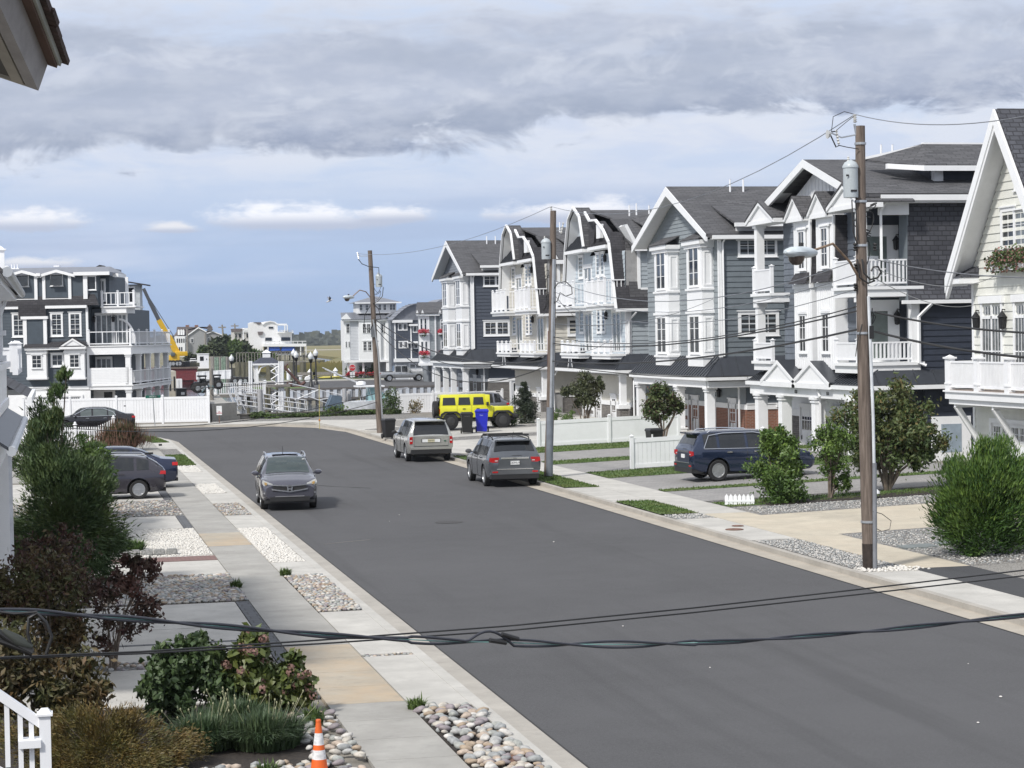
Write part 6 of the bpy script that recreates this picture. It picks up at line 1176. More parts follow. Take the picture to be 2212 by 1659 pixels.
W2('service_drop','long cable from the farthest pole leftwards across the canal at railing height',Pf(812,790) if 0 else Pf(806,806),onY(-60,832,140),.022,.6); W2('service_drop','lower cable from the farthest pole across the road towards the left houses',Pf(812,850),onY(-40,800,60) if 0 else onY(0,905,100),.02,1.0); W2('service_drop','lowest sagging cable over the cross street from the farthest pole',Pf(818,880) if 0 else Pf(816,868),onY(150,925,90),.018,.7)
W2('service_drop','cable along the first-floor height of the canal house',onY(-20,810,60),Pf(806,806),.02,.9) if 0 else None
# near cables crossing the bottom of the view
def path(px,Y0,Y1,fn=None,n=60):
    P=[]
    for i in range(n+1):
        s=i/n; x=px[0][0]+(px[-1][0]-px[0][0])*s
        for a,b in zip(px,px[1:]):
            if a[0]<=x<=b[0]+1e-6: u=(x-a[0])/(b[0]-a[0]); y=a[1]+(b[1]-a[1])*u; break
        P.append(onY(x,y,Y0+(Y1-Y0)*s))
    return P
ca=path([(-40,1422),(300,1408),(700,1382),(1100,1352),(1500,1313),(1900,1268),(2260,1226)],12,15); cb=path([(-40,1424),(300,1412),(700,1390),(1100,1362),(1500,1323),(1900,1279),(2260,1238)],12.2,15.2)
for P,l in ((ca,'upper of the two straight black cables crossing low in front of the street'),(cb,'lower of the two straight black cables crossing low in front of the street')):
    o=P[0].copy(); mb=MB(); mb.tube([p-o for p in P],.0062,6); tag(mb.build('straight_cable',CABLE,loc=o,smooth=60),l,'cable','near cables across the view')
base=path([(-40,1318),(80,1322),(300,1338),(700,1372),(950,1385),(1100,1388),(1200,1392),(1400,1392),(1600,1385),(1900,1362),(2260,1324)],10,12,n=260)
t=thing('twisted_service_cable','thick twisted black service cable with a splice, crossing low in front of the street','cable',tuple(base[0]),0,'near cables across the view')
for ph in (0,math.pi):
    P=[]
    for i,p in enumerate(base):
        s=i/260; x=-40+2300*s; a=ph+s*34; amp=.010 if not 880<x<1500 else .018; q=p-base[0]; bump=0
        if ph==0 and 1010<x<1110: bump=.07*math.sin(math.pi*(x-1010)/100)
        P.append(q+Vector((0,math.cos(a)*amp*.5,math.sin(a)*amp+bump)))
    mb=MB(); mb.tube(P,.0078,7); mb.build('cable_strand',mat('dark_blue_cable',(.03,.032,.042),.45),t,smooth=60)
mb=MB(); mb.tube([p-base[0] for p in base],.003,4); mb.build('messenger_wire',mat('teal_wire',(.18,.34,.32),.5),t)
for x0,dz in ((1058,.0),(1085,.035)):
    i=int((x0+40)/2300*260); a=base[i]-base[0]; b=base[min(i+4,260)]-base[0]; mb=MB(); mb.tube([a+Vector((0,-.01,dz+.012)),b+Vector((0,-.01,dz-.012 if dz else 0))],.013,8); mb.build('splice_sleeve',CBLK,t)
t=thing('cable_anchor','tangle of dark cables and clamp at the far left edge, low in the view','cable anchor',tuple(onY(60,1380,9)),0,'near cables across the view'); b0=onY(60,1380,9)
for pts,r in (([(-30,1345),(10,1375),(40,1395),(70,1410)],.016),([(70,1410),(60,1370),(62,1335),(80,1325),(100,1345),(112,1375),(100,1412)],.008),([(-30,1375),(20,1392),(70,1412)],.014),([(-30,1318),(30,1326),(80,1322)],.006)):
    mb=MB(); mb.tube([onY(x,y,9)-b0 for x,y in pts],r,6); mb.build('cable_strand',CABLE,t,smooth=60)
mb=MB(); mb.tube([onY(5,1362,9)-b0,onY(40,1385,9)-b0,onY(70,1398,9)-b0],[.012,.026,.01],7); mb.build('wedge_clamp',mat('dark_green_wrap',(.035,.04,.035),.7),t,smooth=60)
# creosote-dark foot of the nearest pole and small pole hardware
mb=MB(); mb.tube([(0,0,.0),(-.012,0,.55)],.162,14,.16); mb.build('stained_foot',mat('creosote_stain',(.03,.022,.018),.8,var=.5,vscale=7),t1,smooth=60)
# ================================================================ CANAL SIDE, MARINA AND FAR SHORE
def T_(x,y,Y): return at(324+x*.2604,648+y*.2604,Y)     # survey marks taken on the harbour enlargement
def here(label,name,cat,x,y,Y,group=None,z=None):
    p=T_(x,y,Y); 
    if z is not None: p.z=z
    return thing(name,label,cat,tuple(p),0,group),p
def ext(p,x0,x1,y0,y1,Y):   # extents relative to p
    a=T_(x0,y1,Y)-p; b=T_(x1,y0,Y)-p; return a.x,b.x,a.z,b.z
TIMB=mat('grey_timber',(.20,.185,.165),.85,kind='streak',p=((1.5,1.5,8),(.33,.31,.28)),bump=.3)
PILE=mat('green_brown_piling',(.10,.095,.06),.85,kind='streak',p=((9,9,1.5),(.18,.17,.12)))
LEAFM=mat('mid_green_leaves',(.05,.09,.02),.6,kind='leaf',p=(2.5,(.09,.14,.03),(.03,.05,.015)))
LEAFF=mat('far_dark_foliage',(.03,.045,.02),.8,kind='leaf',p=(.5,(.05,.07,.03),(.07,.075,.03)))
FOR=mat('far_forest',(.05,.06,.05),.9,kind='leaf',p=(.02,(.07,.08,.06),(.10,.095,.06)))
# far bulkhead
t=thing('bulkhead','long bulkhead wall of pale sheet piles with a dark cap across the canal','sea wall',(19,222,0))
mb=MB(); mb.box(0,40,-.1,.25,-.12,.12); mb.box(0,40,-.3,-.05,-1.15,-.95); mb.build('cap_beam',mat('dark_cap',(.12,.11,.105),.8),t); mb=MB(); mb.box(0,40,-.02,.3,-2.5,-.1); mb.build('wall_face',mat('grey_sheet_pile',(.27,.27,.28),.7,var=.2),t)
mb=MB(); 
for i in range(50): mb.box(i*.8,i*.8+.38,-.14,0,-1.0,-.12)
mb.build('upper_piles',mat('pale_pile',(.52,.55,.60),.6,var=.1),t); mb=MB()
for i in range(50): mb.box(i*.8,i*.8+.4,-.22,0,-2.2,-1.15)
mb.build('lower_piles',mat('tan_pile',(.30,.28,.23),.8,var=.2),t)
# near seawall and timber planter
t=thing('planter_wall','low grey timber retaining wall with shrubs beside the canal end of the road','retaining wall',(11.6,137.8,0)); mb=MB((0,0,0),(.955,.296,0),(-.296,.955,0)); 
for i in range(2): mb.box(0,12,-.06,.06,.02+i*.19,.2+i*.19)
mb.box(0,12,-.16,.16,.40,.46); mb.build('timber_wall',TIMB,t)
for i in range(5): mb=MB((0,0,0),(.955,.296,0),(-.296,.955,0)); mb.box(i*2.9,i*2.9+.2,-.16,-.06,0,.46); mb.build('wall_post',TIMB,t)
t=thing('concrete_seawall','pale concrete seawall block with a walkway beside the end of the white fence','sea wall',(9.9,135.4,0)); mb=MB(); mb.plan([(0,0),(2.0,2.2),(2.5,8),(5.4,70),(4.4,70),(1.0,9),(-.1,2)],-2,.35); mb.plan([(0,0),(1.8,2.1),(1.2,5),(-.2,4)],.35,1.25); mb.build('seawall_block',CONCG,t)
# shrubs along planter
def leafball(label,x,y,z,rx,ry,rz,m,n=900,s=.06,seed=1,cat='shrub',name='shrub',group=None,stem=True,lumps=7,fl=None,thin=1.,stemm=None):
    rr=random.Random(seed); t=thing(name,label,cat,(x,y,z),0,group); mb=MB(); C_=[]
    for _ in range(lumps):
        a=rr.uniform(0,6.28); q=rr.uniform(.15,.62); h=rr.uniform(.25,.9); C_.append((Vector((math.cos(a)*q*rx,math.sin(a)*q*ry,h*rz)),rr.uniform(.35,.6)))
    C_.append((Vector((0,0,rz*.45)),.7))
    for _ in range(n):
        c,k=rr.choice(C_); v=Vector((rr.gauss(0,1),rr.gauss(0,1),rr.gauss(0,1))).normalized()*(rr.uniform(.55,1.)**.5)*k
        p=c+Vector((v.x*rx,v.y*ry,v.z*rz*.75))
        if p.z<.02: p.z=rr.uniform(.02,.2)*rz
        a=Vector((rr.uniform(-1,1),rr.uniform(-1,1),rr.uniform(-.2,1.))).normalized(); b=a.orthogonal().normalized(); b.rotate(Matrix.Rotation(rr.uniform(0,6.28),3,a)); d=a.cross(b); q=s*rr.uniform(.6,1.5)
        mb.add([tuple(p-b*q),tuple(p+d*q*.42),tuple(p+b*q),tuple(p-d*q*.42)],[(0,1,2,3)])
    mb.build('foliage',m,t,recalc=False,uv=False)
    if fl:
        mb=MB()
        for _ in range(fl[1]):
            c,k=rr.choice(C_); v=Vector((rr.gauss(0,1),rr.gauss(0,1),abs(rr.gauss(0,1)))).normalized()*k*1.02; p=c+Vector((v.x*rx,v.y*ry,v.z*rz*.75)); q=fl[2]; a=Vector((rr.uniform(-1,1),rr.uniform(-1,1),1)).normalized(); b=a.orthogonal().normalized(); d=a.cross(b)
            mb.add([tuple(p-b*q),tuple(p+d*q),tuple(p+b*q),tuple(p-d*q)],[(0,1,2,3)])
        mb.build('flowers',fl[0],t,recalc=False,uv=False)
    if stem:
        mb=MB()
        for i in range(5 if stem is True else stem):
            c,k=rr.choice(C_); b0=Vector((rr.uniform(-.06,.06),rr.uniform(-.06,.06),0)); mb.tube([b0,b0+Vector((c.x*.35,c.y*.35,c.z*.5)),c],[.03*rz,.022*rz,.008*rz],5)
        mb.build('stem',stemm or mat('bark',(.12,.09,.07),.9,var=.25),t)
    return t
for i,(x,y,w_,h_) in enumerate(((13.2,137.9,.8,.9),(14.0,137.4,.7,.6),(15.3,138.2,1.0,.65),(16.5,138.5,.9,.6),(17.7,138.9,.8,.65),(18.6,139.2,1.1,1.5),(19.6,139.3,.9,.7),(20.6,139.9,1.0,.7),(21.8,140.3,.9,.8),(22.9,140.6,.7,.7))):
    leafball(('first','second','third','fourth','fifth','tallest','seventh','eighth','ninth','last')[i]+' low green shrub along the timber planter wall, counted from the left',x,y,.05,w_,.5,h_*.48,LEAFM if i%2 else LEAFD,420,.09,20+i,group='shrubs along the timber planter wall')
leafball('square clipped dark hedge bush at the left end of the fence behind the silver car',22.5,139.6,.08,.85,.7,1.75,LEAFD,1500,.07,41,lumps=12)
for i,(x,w_,h_) in enumerate(((24.3,.6,1.0),(26.0,.45,.5),(27.5,.6,1.1))): leafball(('dry brown grassy plant in front of the canal-side fence','small low dry plant in front of the canal-side fence','dry brown plant behind the spare wheel by the fence')[i],x,140.3,.08,w_,.4,h_,mat('dry_stems',(.20,.15,.09),.8,kind='leaf',p=(4,(.12,.12,.05),(.28,.2,.13))),350,.08,50+i)
# pilings
for i,(x0,x1,y0,y1,Y,m) in enumerate(((895,935,740,960,150,0),(1598,1628,735,930,152,0),(1636,1668,752,930,152.5,0),(955,980,705,900,196,1),(985,1003,720,890,200,1),(1045,1078,712,905,190,1),(1128,1160,725,945,186,1),(497,524,568,830,176,2),(1730,1750,745,870,219,1))):
    a=T_(x0,y1,Y);b=T_(x1,y0,Y); r=(b.x-a.x)/2; z0=-1.9; lab=['grey round piling in front of the gangway','taller of the two grey pilings left of the white boat','shorter of the two grey pilings, next to the white boat','slim brown piling under the right end of the white deck','thin brown piling behind the white deck corner','brown piling left of the boat-lift frame','dark brown piling right of the boat-lift frame','tall timber post beside the dark machinery in the boat yard','brown piling standing against the far bulkhead'][i]
    o=MB(); o.lathe([(r*1.05,z0),(r,b.z-.1),(r*.9,b.z)],(0,0,0),10); q=o.build('piling',(mat('grey_pile_wrap',(.36,.36,.37),.7),PILE,GREYW)[m],loc=((a.x+b.x)/2,Y,0)); tag(q,lab,'piling','harbour pilings')
for i,(x,y) in enumerate(((1148,568),(1325,572),(1538,560),(1245,600))):
    p=T_(x,y,300); t=MB(); t.lathe([(.28,-2),(.28,p.z-.5),(.4,p.z-.5),(.02,p.z)],(0,0,0),10); tag(t.build('capped_piling',VINYL,loc=(p.x,300,0)),('leftmost white cone-capped piling beyond the grass strip','white cone-capped piling behind the street lamps','white cone-capped piling left of the white building','short white capped piling next to the lamp pair')[i],'piling','white cone-capped pilings')
# aluminium gangway
t=thing('gangway','long aluminium gangway with double handrails sloping down beside the canal','gangway',tuple(T_(700,880,150))); p0=T_(700,880,150); A=T_(720,880,150)-p0; B=T_(1300,960,152)-p0
for dy in (0,1.3):
    for hh in (.12,.45,.85,1.15): mb=MB(); mb.tube([A+Vector((0,dy,hh)),B+Vector((0,dy,hh))],.035,5); mb.build('handrail',ALUM if 0 else mat('bright_aluminium',(.72,.73,.75),.4,metal=.3),t)
    for k in range(9): q=A.lerp(B,k/8)+Vector((0,dy,0)); mb=MB(); mb.tube([q+Vector((.12,0,0)),q+Vector((0,0,1.15))],.03,5); mb.build('stanchion',MATS['bright_aluminium'],t)
    for k in range(2): mb=MB(); q=Vector((-k*.5,dy,0)); mb.tube([A+q+Vector((.6,0,-.3)),A+q+Vector((.1,0,.8)),A+q+Vector((.0,0,1.3)),A+q+Vector((.4,0,1.4)),A+q+Vector((1.6,0,1.1))],.035,5); mb.build('hoop_rail',MATS['bright_aluminium'],t,smooth=60)
mb=MB(); mb.slab([tuple(A),tuple(B),tuple(B+Vector((0,1.3,0))),tuple(A+Vector((0,1.3,0)))],.08,(0,0,1)); mb.build('gangway_deck',mat('grating',(.4,.4,.4),.6),t)
t=thing('floating_dock','pale floating dock at the foot of the gangway','dock',(17,150,-1.6)); mb=MB(); mb.box(-2.5,9,-1,3,0,.45); mb.build('dock_platform',TIMB,t)
for i in range(3): mb=MB(); mb.box(-1+i*3,-.3+i*3,-.5,0,.45,1.1); mb.build('dock_box',VINYL,t)
# white deck with balusters
p=T_(540,790,196); t=thing('harbour_deck','white-railed timber deck projecting over the canal behind the gangway','deck',tuple(p)); q=T_(955,785,196)-p
mb=MB(); mb.box(0,q.x,-.0,6,-.25,0); mb.build('deck_platform',TIMB,t); railing(t,(0,0,0),(1,0,0),(0,-1,0),q.x,1.15,3,False,.2,.07,.12,pw=.28); mb=MB(); mb.box(-.9,0,.05,.15,.1,1.0); mb.build('gate_panel',VINYL,t)
for x in (.3,3.2,6.3): mb=MB(); mb.tube([(x,.6,-.2),(x,.6,-1.9-p.z)],.16,8); mb.build('deck_pile',PILE,t)
# gazebo
p=T_(870,690,256); p.z=0; t=thing('gazebo','white-posted gazebo with a dark shingled hip roof and a small cupola','gazebo',tuple(p)); x0,x1,_,_=ext(p,866,1066,0,1,256); z1=(T_(870,528,256)).z; zt=T_(960,478,256).z; xm=(x0+x1)/2; w_=(x1-x0)
mb=MB(); e=.25; mb.add([(x0-e,-e,z1),(x1+e,-e,z1),(x1+e,w_+e,z1),(x0-e,w_+e,z1),(xm-.7,w_/2-.7,zt),(xm+.7,w_/2-.7,zt),(xm+.7,w_/2+.7,zt),(xm-.7,w_/2+.7,zt)],[(0,1,5,4),(1,2,6,5),(2,3,7,6),(3,0,4,7),(4,5,6,7)]); mb.build('roof',mat('blue_grey_shingles',(.07,.08,.11),.8,kind='brick',p=(.4,.2,(.05,.055,.075),(.02,.02,.03),.02)),t)
mb=MB(); mb.box(xm-.45,xm+.45,w_/2-.45,w_/2+.45,zt,zt+.6); mb.add([(xm-.55,w_/2-.55,zt+.6),(xm+.55,w_/2-.55,zt+.6),(xm+.55,w_/2+.55,zt+.6),(xm-.55,w_/2+.55,zt+.6),(xm,w_/2,zt+1.0)],[(0,1,4),(1,2,4),(2,3,4),(3,0,4)]); mb.build('cupola',VINYL,t)
mb=MB(); mb.box(x0-e,x1+e,-e,w_+e,z1-.22,z1); mb.build('eave_beam',TRIM,t)
for x in (x0+.15,x1-.15):
    for y in (.15,w_-.15): mb=MB(); mb.box(x-.16,x+.16,y-.16,y+.16,-.1,z1-.2); mb.build('gazebo_post',TRIM,t)
mb=MB(); mb.tube([(x0+.3,0,z1-1.3),(x0+.6,0,z1-.55),(x0+1.3,0,z1-.25)],.1,5); mb.tube([(x1-.3,0,z1-1.3),(x1-.6,0,z1-.55),(x1-1.3,0,z1-.25)],.1,5); mb.build('arch_brace',TRIM,t)
# boat lift frame
p=T_(1090,900,188); t=thing('boat_lift','tall white boat-lift frame of paired posts beside the canal','boat lift',(p.x,188,-1.6))
for i,x in enumerate((850,868,1072,1090,1103)): a=T_(x,695 if i<2 else 930,188)-Vector((p.x,188,-1.6)); b=T_(x,508,188)-Vector((p.x,188,-1.6)); mb=MB(); mb.tube([(a.x,0 if i>1 else 3,0 if i>1 else a.z-1),(b.x,0 if i>1 else 3,b.z)],.1,6); mb.build('lift_post',VINYL,t)
a=T_(975,712,188)-Vector((p.x,188,-1.6)); b=T_(1160,706,188)-Vector((p.x,188,-1.6)); mb=MB(); mb.box(a.x,b.x,-.3,1.5,a.z-.15,a.z+.1); mb.build('lift_platform',TIMB,t)
mb=MB()
for i in range(6): z=.4+i*.75; mb.tube([(-.9,0,z),(.3,0,z+.75)],.05,5); mb.tube([(-.9,0,z+.7),(.3,0,z)],.05,5)
mb.build('lattice',VINYL,t)
# cradle struts across the basin
t=thing('mast_struts','long pale metal struts lying diagonally over the basin in front of the bulkhead','struts',tuple(T_(1360,760,200))); p=T_(1360,760,200)
for (xa,ya,xb,yb) in ((1150,690,1600,790),(1160,745,1480,860),(1200,830,1400,745),(1390,830,1600,800),(1430,560,1760,700),(1450,575,1770,712)): mb=MB(); mb.tube([T_(xa,ya,200)-p,T_(xb,yb,200)-p],.045,5); mb.build('strut',MATS['bright_aluminium'],t)
# centre-console boat
p=T_(1600,915,150); t=thing('motor_boat','white centre-console boat with a hardtop and covered outboards at the canal end','boat',(p.x,150.5,-.75)); L=T_(1930,915,150).x-p.x+2.5; base_=Vector((p.x,150.5,-.75))
st=[(0,1.1,.0,1.45),(L*.3,1.25,.0,1.5),(L*.6,1.2,.05,1.65),(L*.85,.75,.3,1.85),(L,.03,.9,2.0)]; vs=[];fc=[]
for x,w_,zb,zt_ in st: vs+=[(x,-w_,zt_),(x,-w_*.85,zb+.5),(x,0,zb),(x,w_*.85,zb+.5),(x,w_,zt_)]
for i in range(4):
    for j in range(4): fc.append((i*5+j,i*5+j+1,(i+1)*5+j+1,(i+1)*5+j))
    fc.append((i*5+4,i*5,(i+1)*5,(i+1)*5+4))
fc.append((0,4,3,2,1)); mb=MB(); mb.add(vs,fc); mb.build('hull',mat('white_gelcoat',(.75,.77,.8),.25,coat=.5),t,smooth=50)
zt=T_(1800,722,150).z+.75; xa=T_(1710,720,150).x-p.x; xb=T_(1940,720,150).x-p.x
mb=MB(); mb.box(xa,xb,-.9,.9,zt,zt+.1); mb.build('hardtop',VINYL,t); mb=MB(); mb.lathe([(.1,0),(.38,.05),(.36,.25),(.1,.32)],((xa+xb)/2-.6,0,zt+.12),14); mb.build('radar_dome',VINYL,t,smooth=40)
for x,xx in ((xa+.3,.2),(xb-.3,-.3),(xa+.9,.3)):
    for y in (-.7,.7): mb=MB(); mb.tube([(x+xx,y,1.5),(x,y*.9,zt)],.03,5); mb.build('top_support',CHROME,t)
mb=MB(); mb.add([(xb-1.2,-.6,1.5),(xb+.4,-.6,1.6),(xb-.5,-.5,2.5),(xb-1.2,-.5,2.5),(xb-1.2,.6,1.5),(xb+.4,.6,1.6),(xb-.5,.5,2.5),(xb-1.2,.5,2.5)],[(0,1,2,3),(7,6,5,4),(1,5,6,2),(3,2,6,7),(0,3,7,4)]); mb.build('windscreen',mat('boat_glass',(.25,.4,.42),.1),t); mb=MB(); mb.tube([(L*.55,-1.0,1.6),(L*.6,-1.,2.1),(L*.9,-.4,2.4),(L*.9,.4,2.4),(L*.6,1.,2.1)],.025,5); mb.build('bow_rail',CHROME,t)
for y in (-.5,.4): mb=MB(); mb.add([(-1.3,y-.3,.9),(-.1,y-.3,1.0),(-.1,y-.3,1.9),(-.8,y-.3,2.0),(-1.3,y+.3,.9),(-.1,y+.3,1.0),(-.1,y+.3,1.9),(-.8,y+.3,2.0)],[(0,1,2,3),(7,6,5,4),(0,4,5,1),(1,5,6,2),(2,6,7,3),(3,7,4,0)]); mb.build('outboard_motor',mat('slate_engine_cover',(.10,.14,.19),.5),t)
# street lamps
def lamp_post(x,yb,yt,Y,label):
    a=T_(x,yb,Y); b=T_(x,yt,Y); h=b.z-a.z; t=thing('lamp_post',label,'lamp post',(a.x,Y,a.z),0,'black harbour lamp posts')
    mb=MB(); mb.lathe([(.32,0),(.3,.25),(.18,.4),(.16,.9),(.1,1.0),(.085,h-1.3),(.14,h-1.25),(.25,h-.95),(.25,h-.85)],(0,0,0),12); mb.build('lamp_shaft',BLACK,t,smooth=40); mb=MB(); mb.lathe([(.2,h-.85),(.32,h-.6),(.28,h-.4),(.08,h-.15),(.02,h)],(0,0,0),12); mb.build('lamp_globe',mat('frosted_glass',(.68,.7,.72),.3),t,smooth=40)
for a in ((680,692,450,262,'isolated black lamp post left of the gazebo'),(1196,690,404,252,'left one of the close pair of black lamp posts'),(1217,702,420,246,'right one of the close pair of black lamp posts'),(1338,728,428,231,'lamp post standing nearest the bulkhead, right of the pair'),(1379,705,403,243,'rightmost black lamp post, before the far road')): lamp_post(*a)
# far road, kerbs, lawn and benches
rect('road',24,200,226,263,.01,ASPH,th=.03); rect('kerb',24,200,263,264,.12,CONC,th=.15); rect('pavement',24,200,264,267,.12,CONC,th=.15)
lawn([(27,266.5),(50,266.5),(50,272),(27,272)],lambda x,y:.1,31,4,.5) if 0 else rect('lawn',27,200,267,272,.11,GRASS,kind='stuff',th=.1)
rect('lawn',21,27,224,236,.06,GRASS,kind='stuff',th=.05)
for i,(x,y) in enumerate(((1300,655),(1435,650))):
    t,p=here(('left','right')[i]+' dark bench on the grass strip behind the harbour lamps','bench','bench',x,y,270,'harbour benches',.1); 
    for k,(z0,z1,y0,y1) in enumerate(((.4,.48,-.3,.3),(.6,1.0,.28,.34))): mb=MB(); mb.box(-1.3,1.3,y0,y1,z0,z1); mb.build(('seat','backrest')[k],GREYW,t)
    for sx in (-1.1,1.1): mb=MB(); mb.box(sx-.06,sx+.06,-.25,.3,0,.42); mb.build('leg',BLACK,t)
t,p=here('yellow kayak lying on the grass edge right of the benches','kayak','kayak',1500,640,272,None,.15); mb=MB(); mb.tube([(-1.6,0,.15),(-1,0,.15),(1,0,.15),(1.6,0,.18)],[.04,.16,.16,.04],8); mb.build('kayak_hull',mat('yellow_plastic',(.6,.52,.1),.4),t,smooth=50)
# anchor ornament
t,p=here('rusty old anchor ornament leaning on the harbour grass','anchor','anchor',1215,725,232,None,0); mb=MB(); mb.tube([(.4,0,.4),(-1.4,0,2.4)],.16,7); mb.build('anchor_shank',mat('brown_rust',(.10,.05,.045),.8,var=.3),t); mb=MB(); mb.tube([(-.6,-.1,.1),(.2,0,.0),(.9,0,.5),(1.2,0,1.3)],[.05,.2,.2,.04],7); mb.build('anchor_arms',MATS['brown_rust'],t); mb=MB(); mb.tube([(-1.7,0,1.9),(-.9,0,2.7)],.09,6); mb.build('anchor_stock',MATS['brown_rust'],t)
for x in (-.8,1.25): mb=MB(); mb.lathe([(.3,-.06),(.36,0),(.3,.06)],(x,-.3,.9 if x>0 else .4),14,'y'); mb.build('anchor_float',VINYL if x>0 else MATS['brown_rust'],t)
# stop sign, street name sign, small notice
p=T_(1680,672,262); t=thing('stop_sign','red octagonal stop sign with two small white plates across the canal','sign',(p.x,262,0)); zc=T_(1680,562,262).z; mb=MB(); mb.tube([(0,0,0),(0,0,zc+.3)],.04,6); mb.build('sign_post',STEEL,t)
for r_,d,m,n in ((.45,-.08,PLATEW,'sign_border'),(.41,-.1,mat('sign_red',(.5,.02,.03),.5),'sign_face')):
    mb=MB((0,0,zc)); k=[(r_*math.cos(R(22.5+45*i)),r_*math.sin(R(22.5+45*i))) for i in range(8)]; mb.prism(k,d,d+.03); mb.build(n,m,t)
text(t,'STOP',.29,(0,-.115,zc),(R(90),0,0),PLATEW,'sign_lettering')
for sx in (-.17,.17): mb=MB(); mb.box(sx-.14,sx+.14,-.1,-.06,zc-1.2,zc-.55); mb.build('small_plate',PLATEW,t)
q=at(335,926,129.8); t=thing('street_name_sign','green street name blades on a thin pole behind the black sedan','sign',(q.x,129.8,.1)); zz=at(328,857,129.8).z-.1; mb=MB(); mb.tube([(0,0,0),(-.1,0,zz+.15)],.035,6); mb.build('sign_post',STEEL,t); mb=MB(); mb.box(-.55,.38,-.03,0,zz-.09,zz+.09); mb.build('name_blade',mat('sign_green',(.01,.13,.09),.5),t); text(t,'39TH ST',.13,(-.08,-.035,zz),(R(90),0,0),PLATEW,'sign_lettering'); mb=MB(); mb.box(-.02,.0,-.4,.35,zz+.12,zz+.28); mb.build('cross_blade',MATS['sign_green'],t)
q=at(474,916,131.); t=thing('small_notice','small white notice with red lettering on a thin rusty post beside the fence end','sign',(q.x,131.,.12)); zz=at(474,887,131.).z-.12; mb=MB(); mb.tube([(0,0,0),(0,0,zz)],.025,5); mb.build('sign_post',RUST,t); mb=MB(); mb.box(-.17,.17,-.04,-.02,zz-.28,zz+.3); mb.build('notice_board',PLATEW,t); text(t,'NO\nPARKING',.085,(0,-.045,zz-.12),(R(90),0,0),MATS['sign_red'],'sign_lettering'); 
# ---- boat yard
def simple(label,name,cat,x0,x1,y0,y1,Y,dep,m,part='body',group=None,base=0,extra=None):
    a=T_(x0,y1,Y);b=T_(x1,y0,Y); t=thing(name,label,cat,(a.x,Y,base),0,group); mb=MB(); mb.box(0,b.x-a.x,0,dep,0,b.z-base); mb.build(part,m,t); return t,b.x-a.x,b.z-base
t,w_,h_=simple('beige equipment container standing behind the canal house decks','container','container',150,215,590,810,172,5,mat('beige_panel',(.52,.49,.42),.6))
for x in (.2,.7): mb=MB(); mb.box(w_*x,w_*x+.12,-.03,0,h_*.45,h_*.85); mb.build('slot_window',BLACK,t)
t,w_,h_=simple('dark grey dumpster with a white label in the boat yard','dumpster','dumpster',222,303,742,812,170,1.6,mat('dumpster_grey',(.05,.055,.06),.6)); mb=MB(); mb.box(w_*.45,w_*.8,-.03,0,h_*.7,h_*.85); mb.build('label_plate',PLATEW,t); mb=MB(); mb.box(-.05,w_+.05,-.05,1.65,h_,h_+.1); mb.build('lid',BLACK,t)
t,w_,h_=simple('white utility cabinet in the boat yard','cabinet','cabinet',216,266,655,735,180,1.2,VINYL); mb=MB(); mb.box(w_*.48,w_*.52,-.02,0,.1,h_-.1); mb.build('door_seam',CBLK,t)
t=thing('metal_fence','black metal picket fence beside the machinery in the boat yard','fence',tuple(T_(266,750,185))); p=T_(266,750,185); q=T_(362,665,185)-p
for i in range(12): mb=MB(); mb.tube([(q.x*i/11,0,0),(q.x*i/11,0,q.z)],.03,4); mb.build('fence_bar',BLACK,t)
mb=MB(); mb.box(0,q.x,-.03,.03,q.z-.1,q.z); mb.build('fence_rail',BLACK,t)
def wheels(t,pts,r,m=RUBBER):
    for x,y in pts: mb=MB(); mb.lathe([(r*.7,-.14),(r,-.1),(r,.1),(r*.7,.14)],(x,y,r),16,'y'); o=mb.build('wheel',m,t,smooth=40); mb=MB(); mb.lathe([(.02,-.15),(r*.5,-.15),(r*.5,.15),(.02,.15)],(x,y,r),10,'y'); mb.build('rim',STEEL,o)
def machine(label,name,x0,x1,y0,y1,Y,m,cabm=CGL,seed=0):
    a=T_(x0,y1,Y);b=T_(x1,y0,Y); W_=b.x-a.x; H_=b.z-max(0,a.z); t=thing(name,label,'work vehicle',(a.x,Y,max(0,a.z)),0,'work vehicles in the boat yard'); rbox(t,'chassis',CBLK,.1,W_-.1,0,1.6,.45,H_*.42,.05); rbox(t,'cab',m,W_*.45,W_*.95,.1,1.5,H_*.4,H_*.8,.06,.1,.1); rbox(t,'cab_roof',BLACK,W_*.35,W_,.0,1.6,H_*.9,H_,.04); rbox(t,'bonnet',m,.1,W_*.45,.1,1.5,H_*.38,H_*.62,.08)
    for x in (W_*.5,W_*.92): mb=MB(); mb.box(x-.04,x+.04,.1,.18,H_*.5,H_*.92); mb.build('roll_bar',BLACK,t)
    mb=MB(); mb.box(W_*.5,W_*.9,.06,.09,H_*.5,H_*.75); mb.build('cab_window',cabm,t); wheels(t,[(W_*.2,0),(W_*.8,0),(W_*.2,1.6),(W_*.8,1.6)],.42)
    mb=MB(); mb.box(.05,.2,-.03,.1,H_*.4,H_*.5); mb.build('lamp',AMBL,t); return t
machine('black work truck with a raised rack in the boat yard left of the timber post','work_truck',362,470,625,765,182,mat('dark_work_paint',(.04,.045,.05),.4)); machine('dark covered loader in the boat yard, right of the timber post','loader',470,592,618,745,186,MATS['dark_work_paint'])
t=machine('orange-fronted skid loader low in the boat yard','skid_loader',385,450,700,775,176,mat('orange_machine',(.5,.2,.04),.5)); 
for i,(x0,x1) in enumerate(((690,765),(775,850))): machine(('left','right')[i]+' open black utility buggy parked behind the white deck railing','utility_buggy',x0,x1,638,702,235,BLACK)
t=thing('work_bike','dark bicycle and hose frame leaning beside the timber post in the boat yard','bicycle',tuple(T_(430,800,172))); 
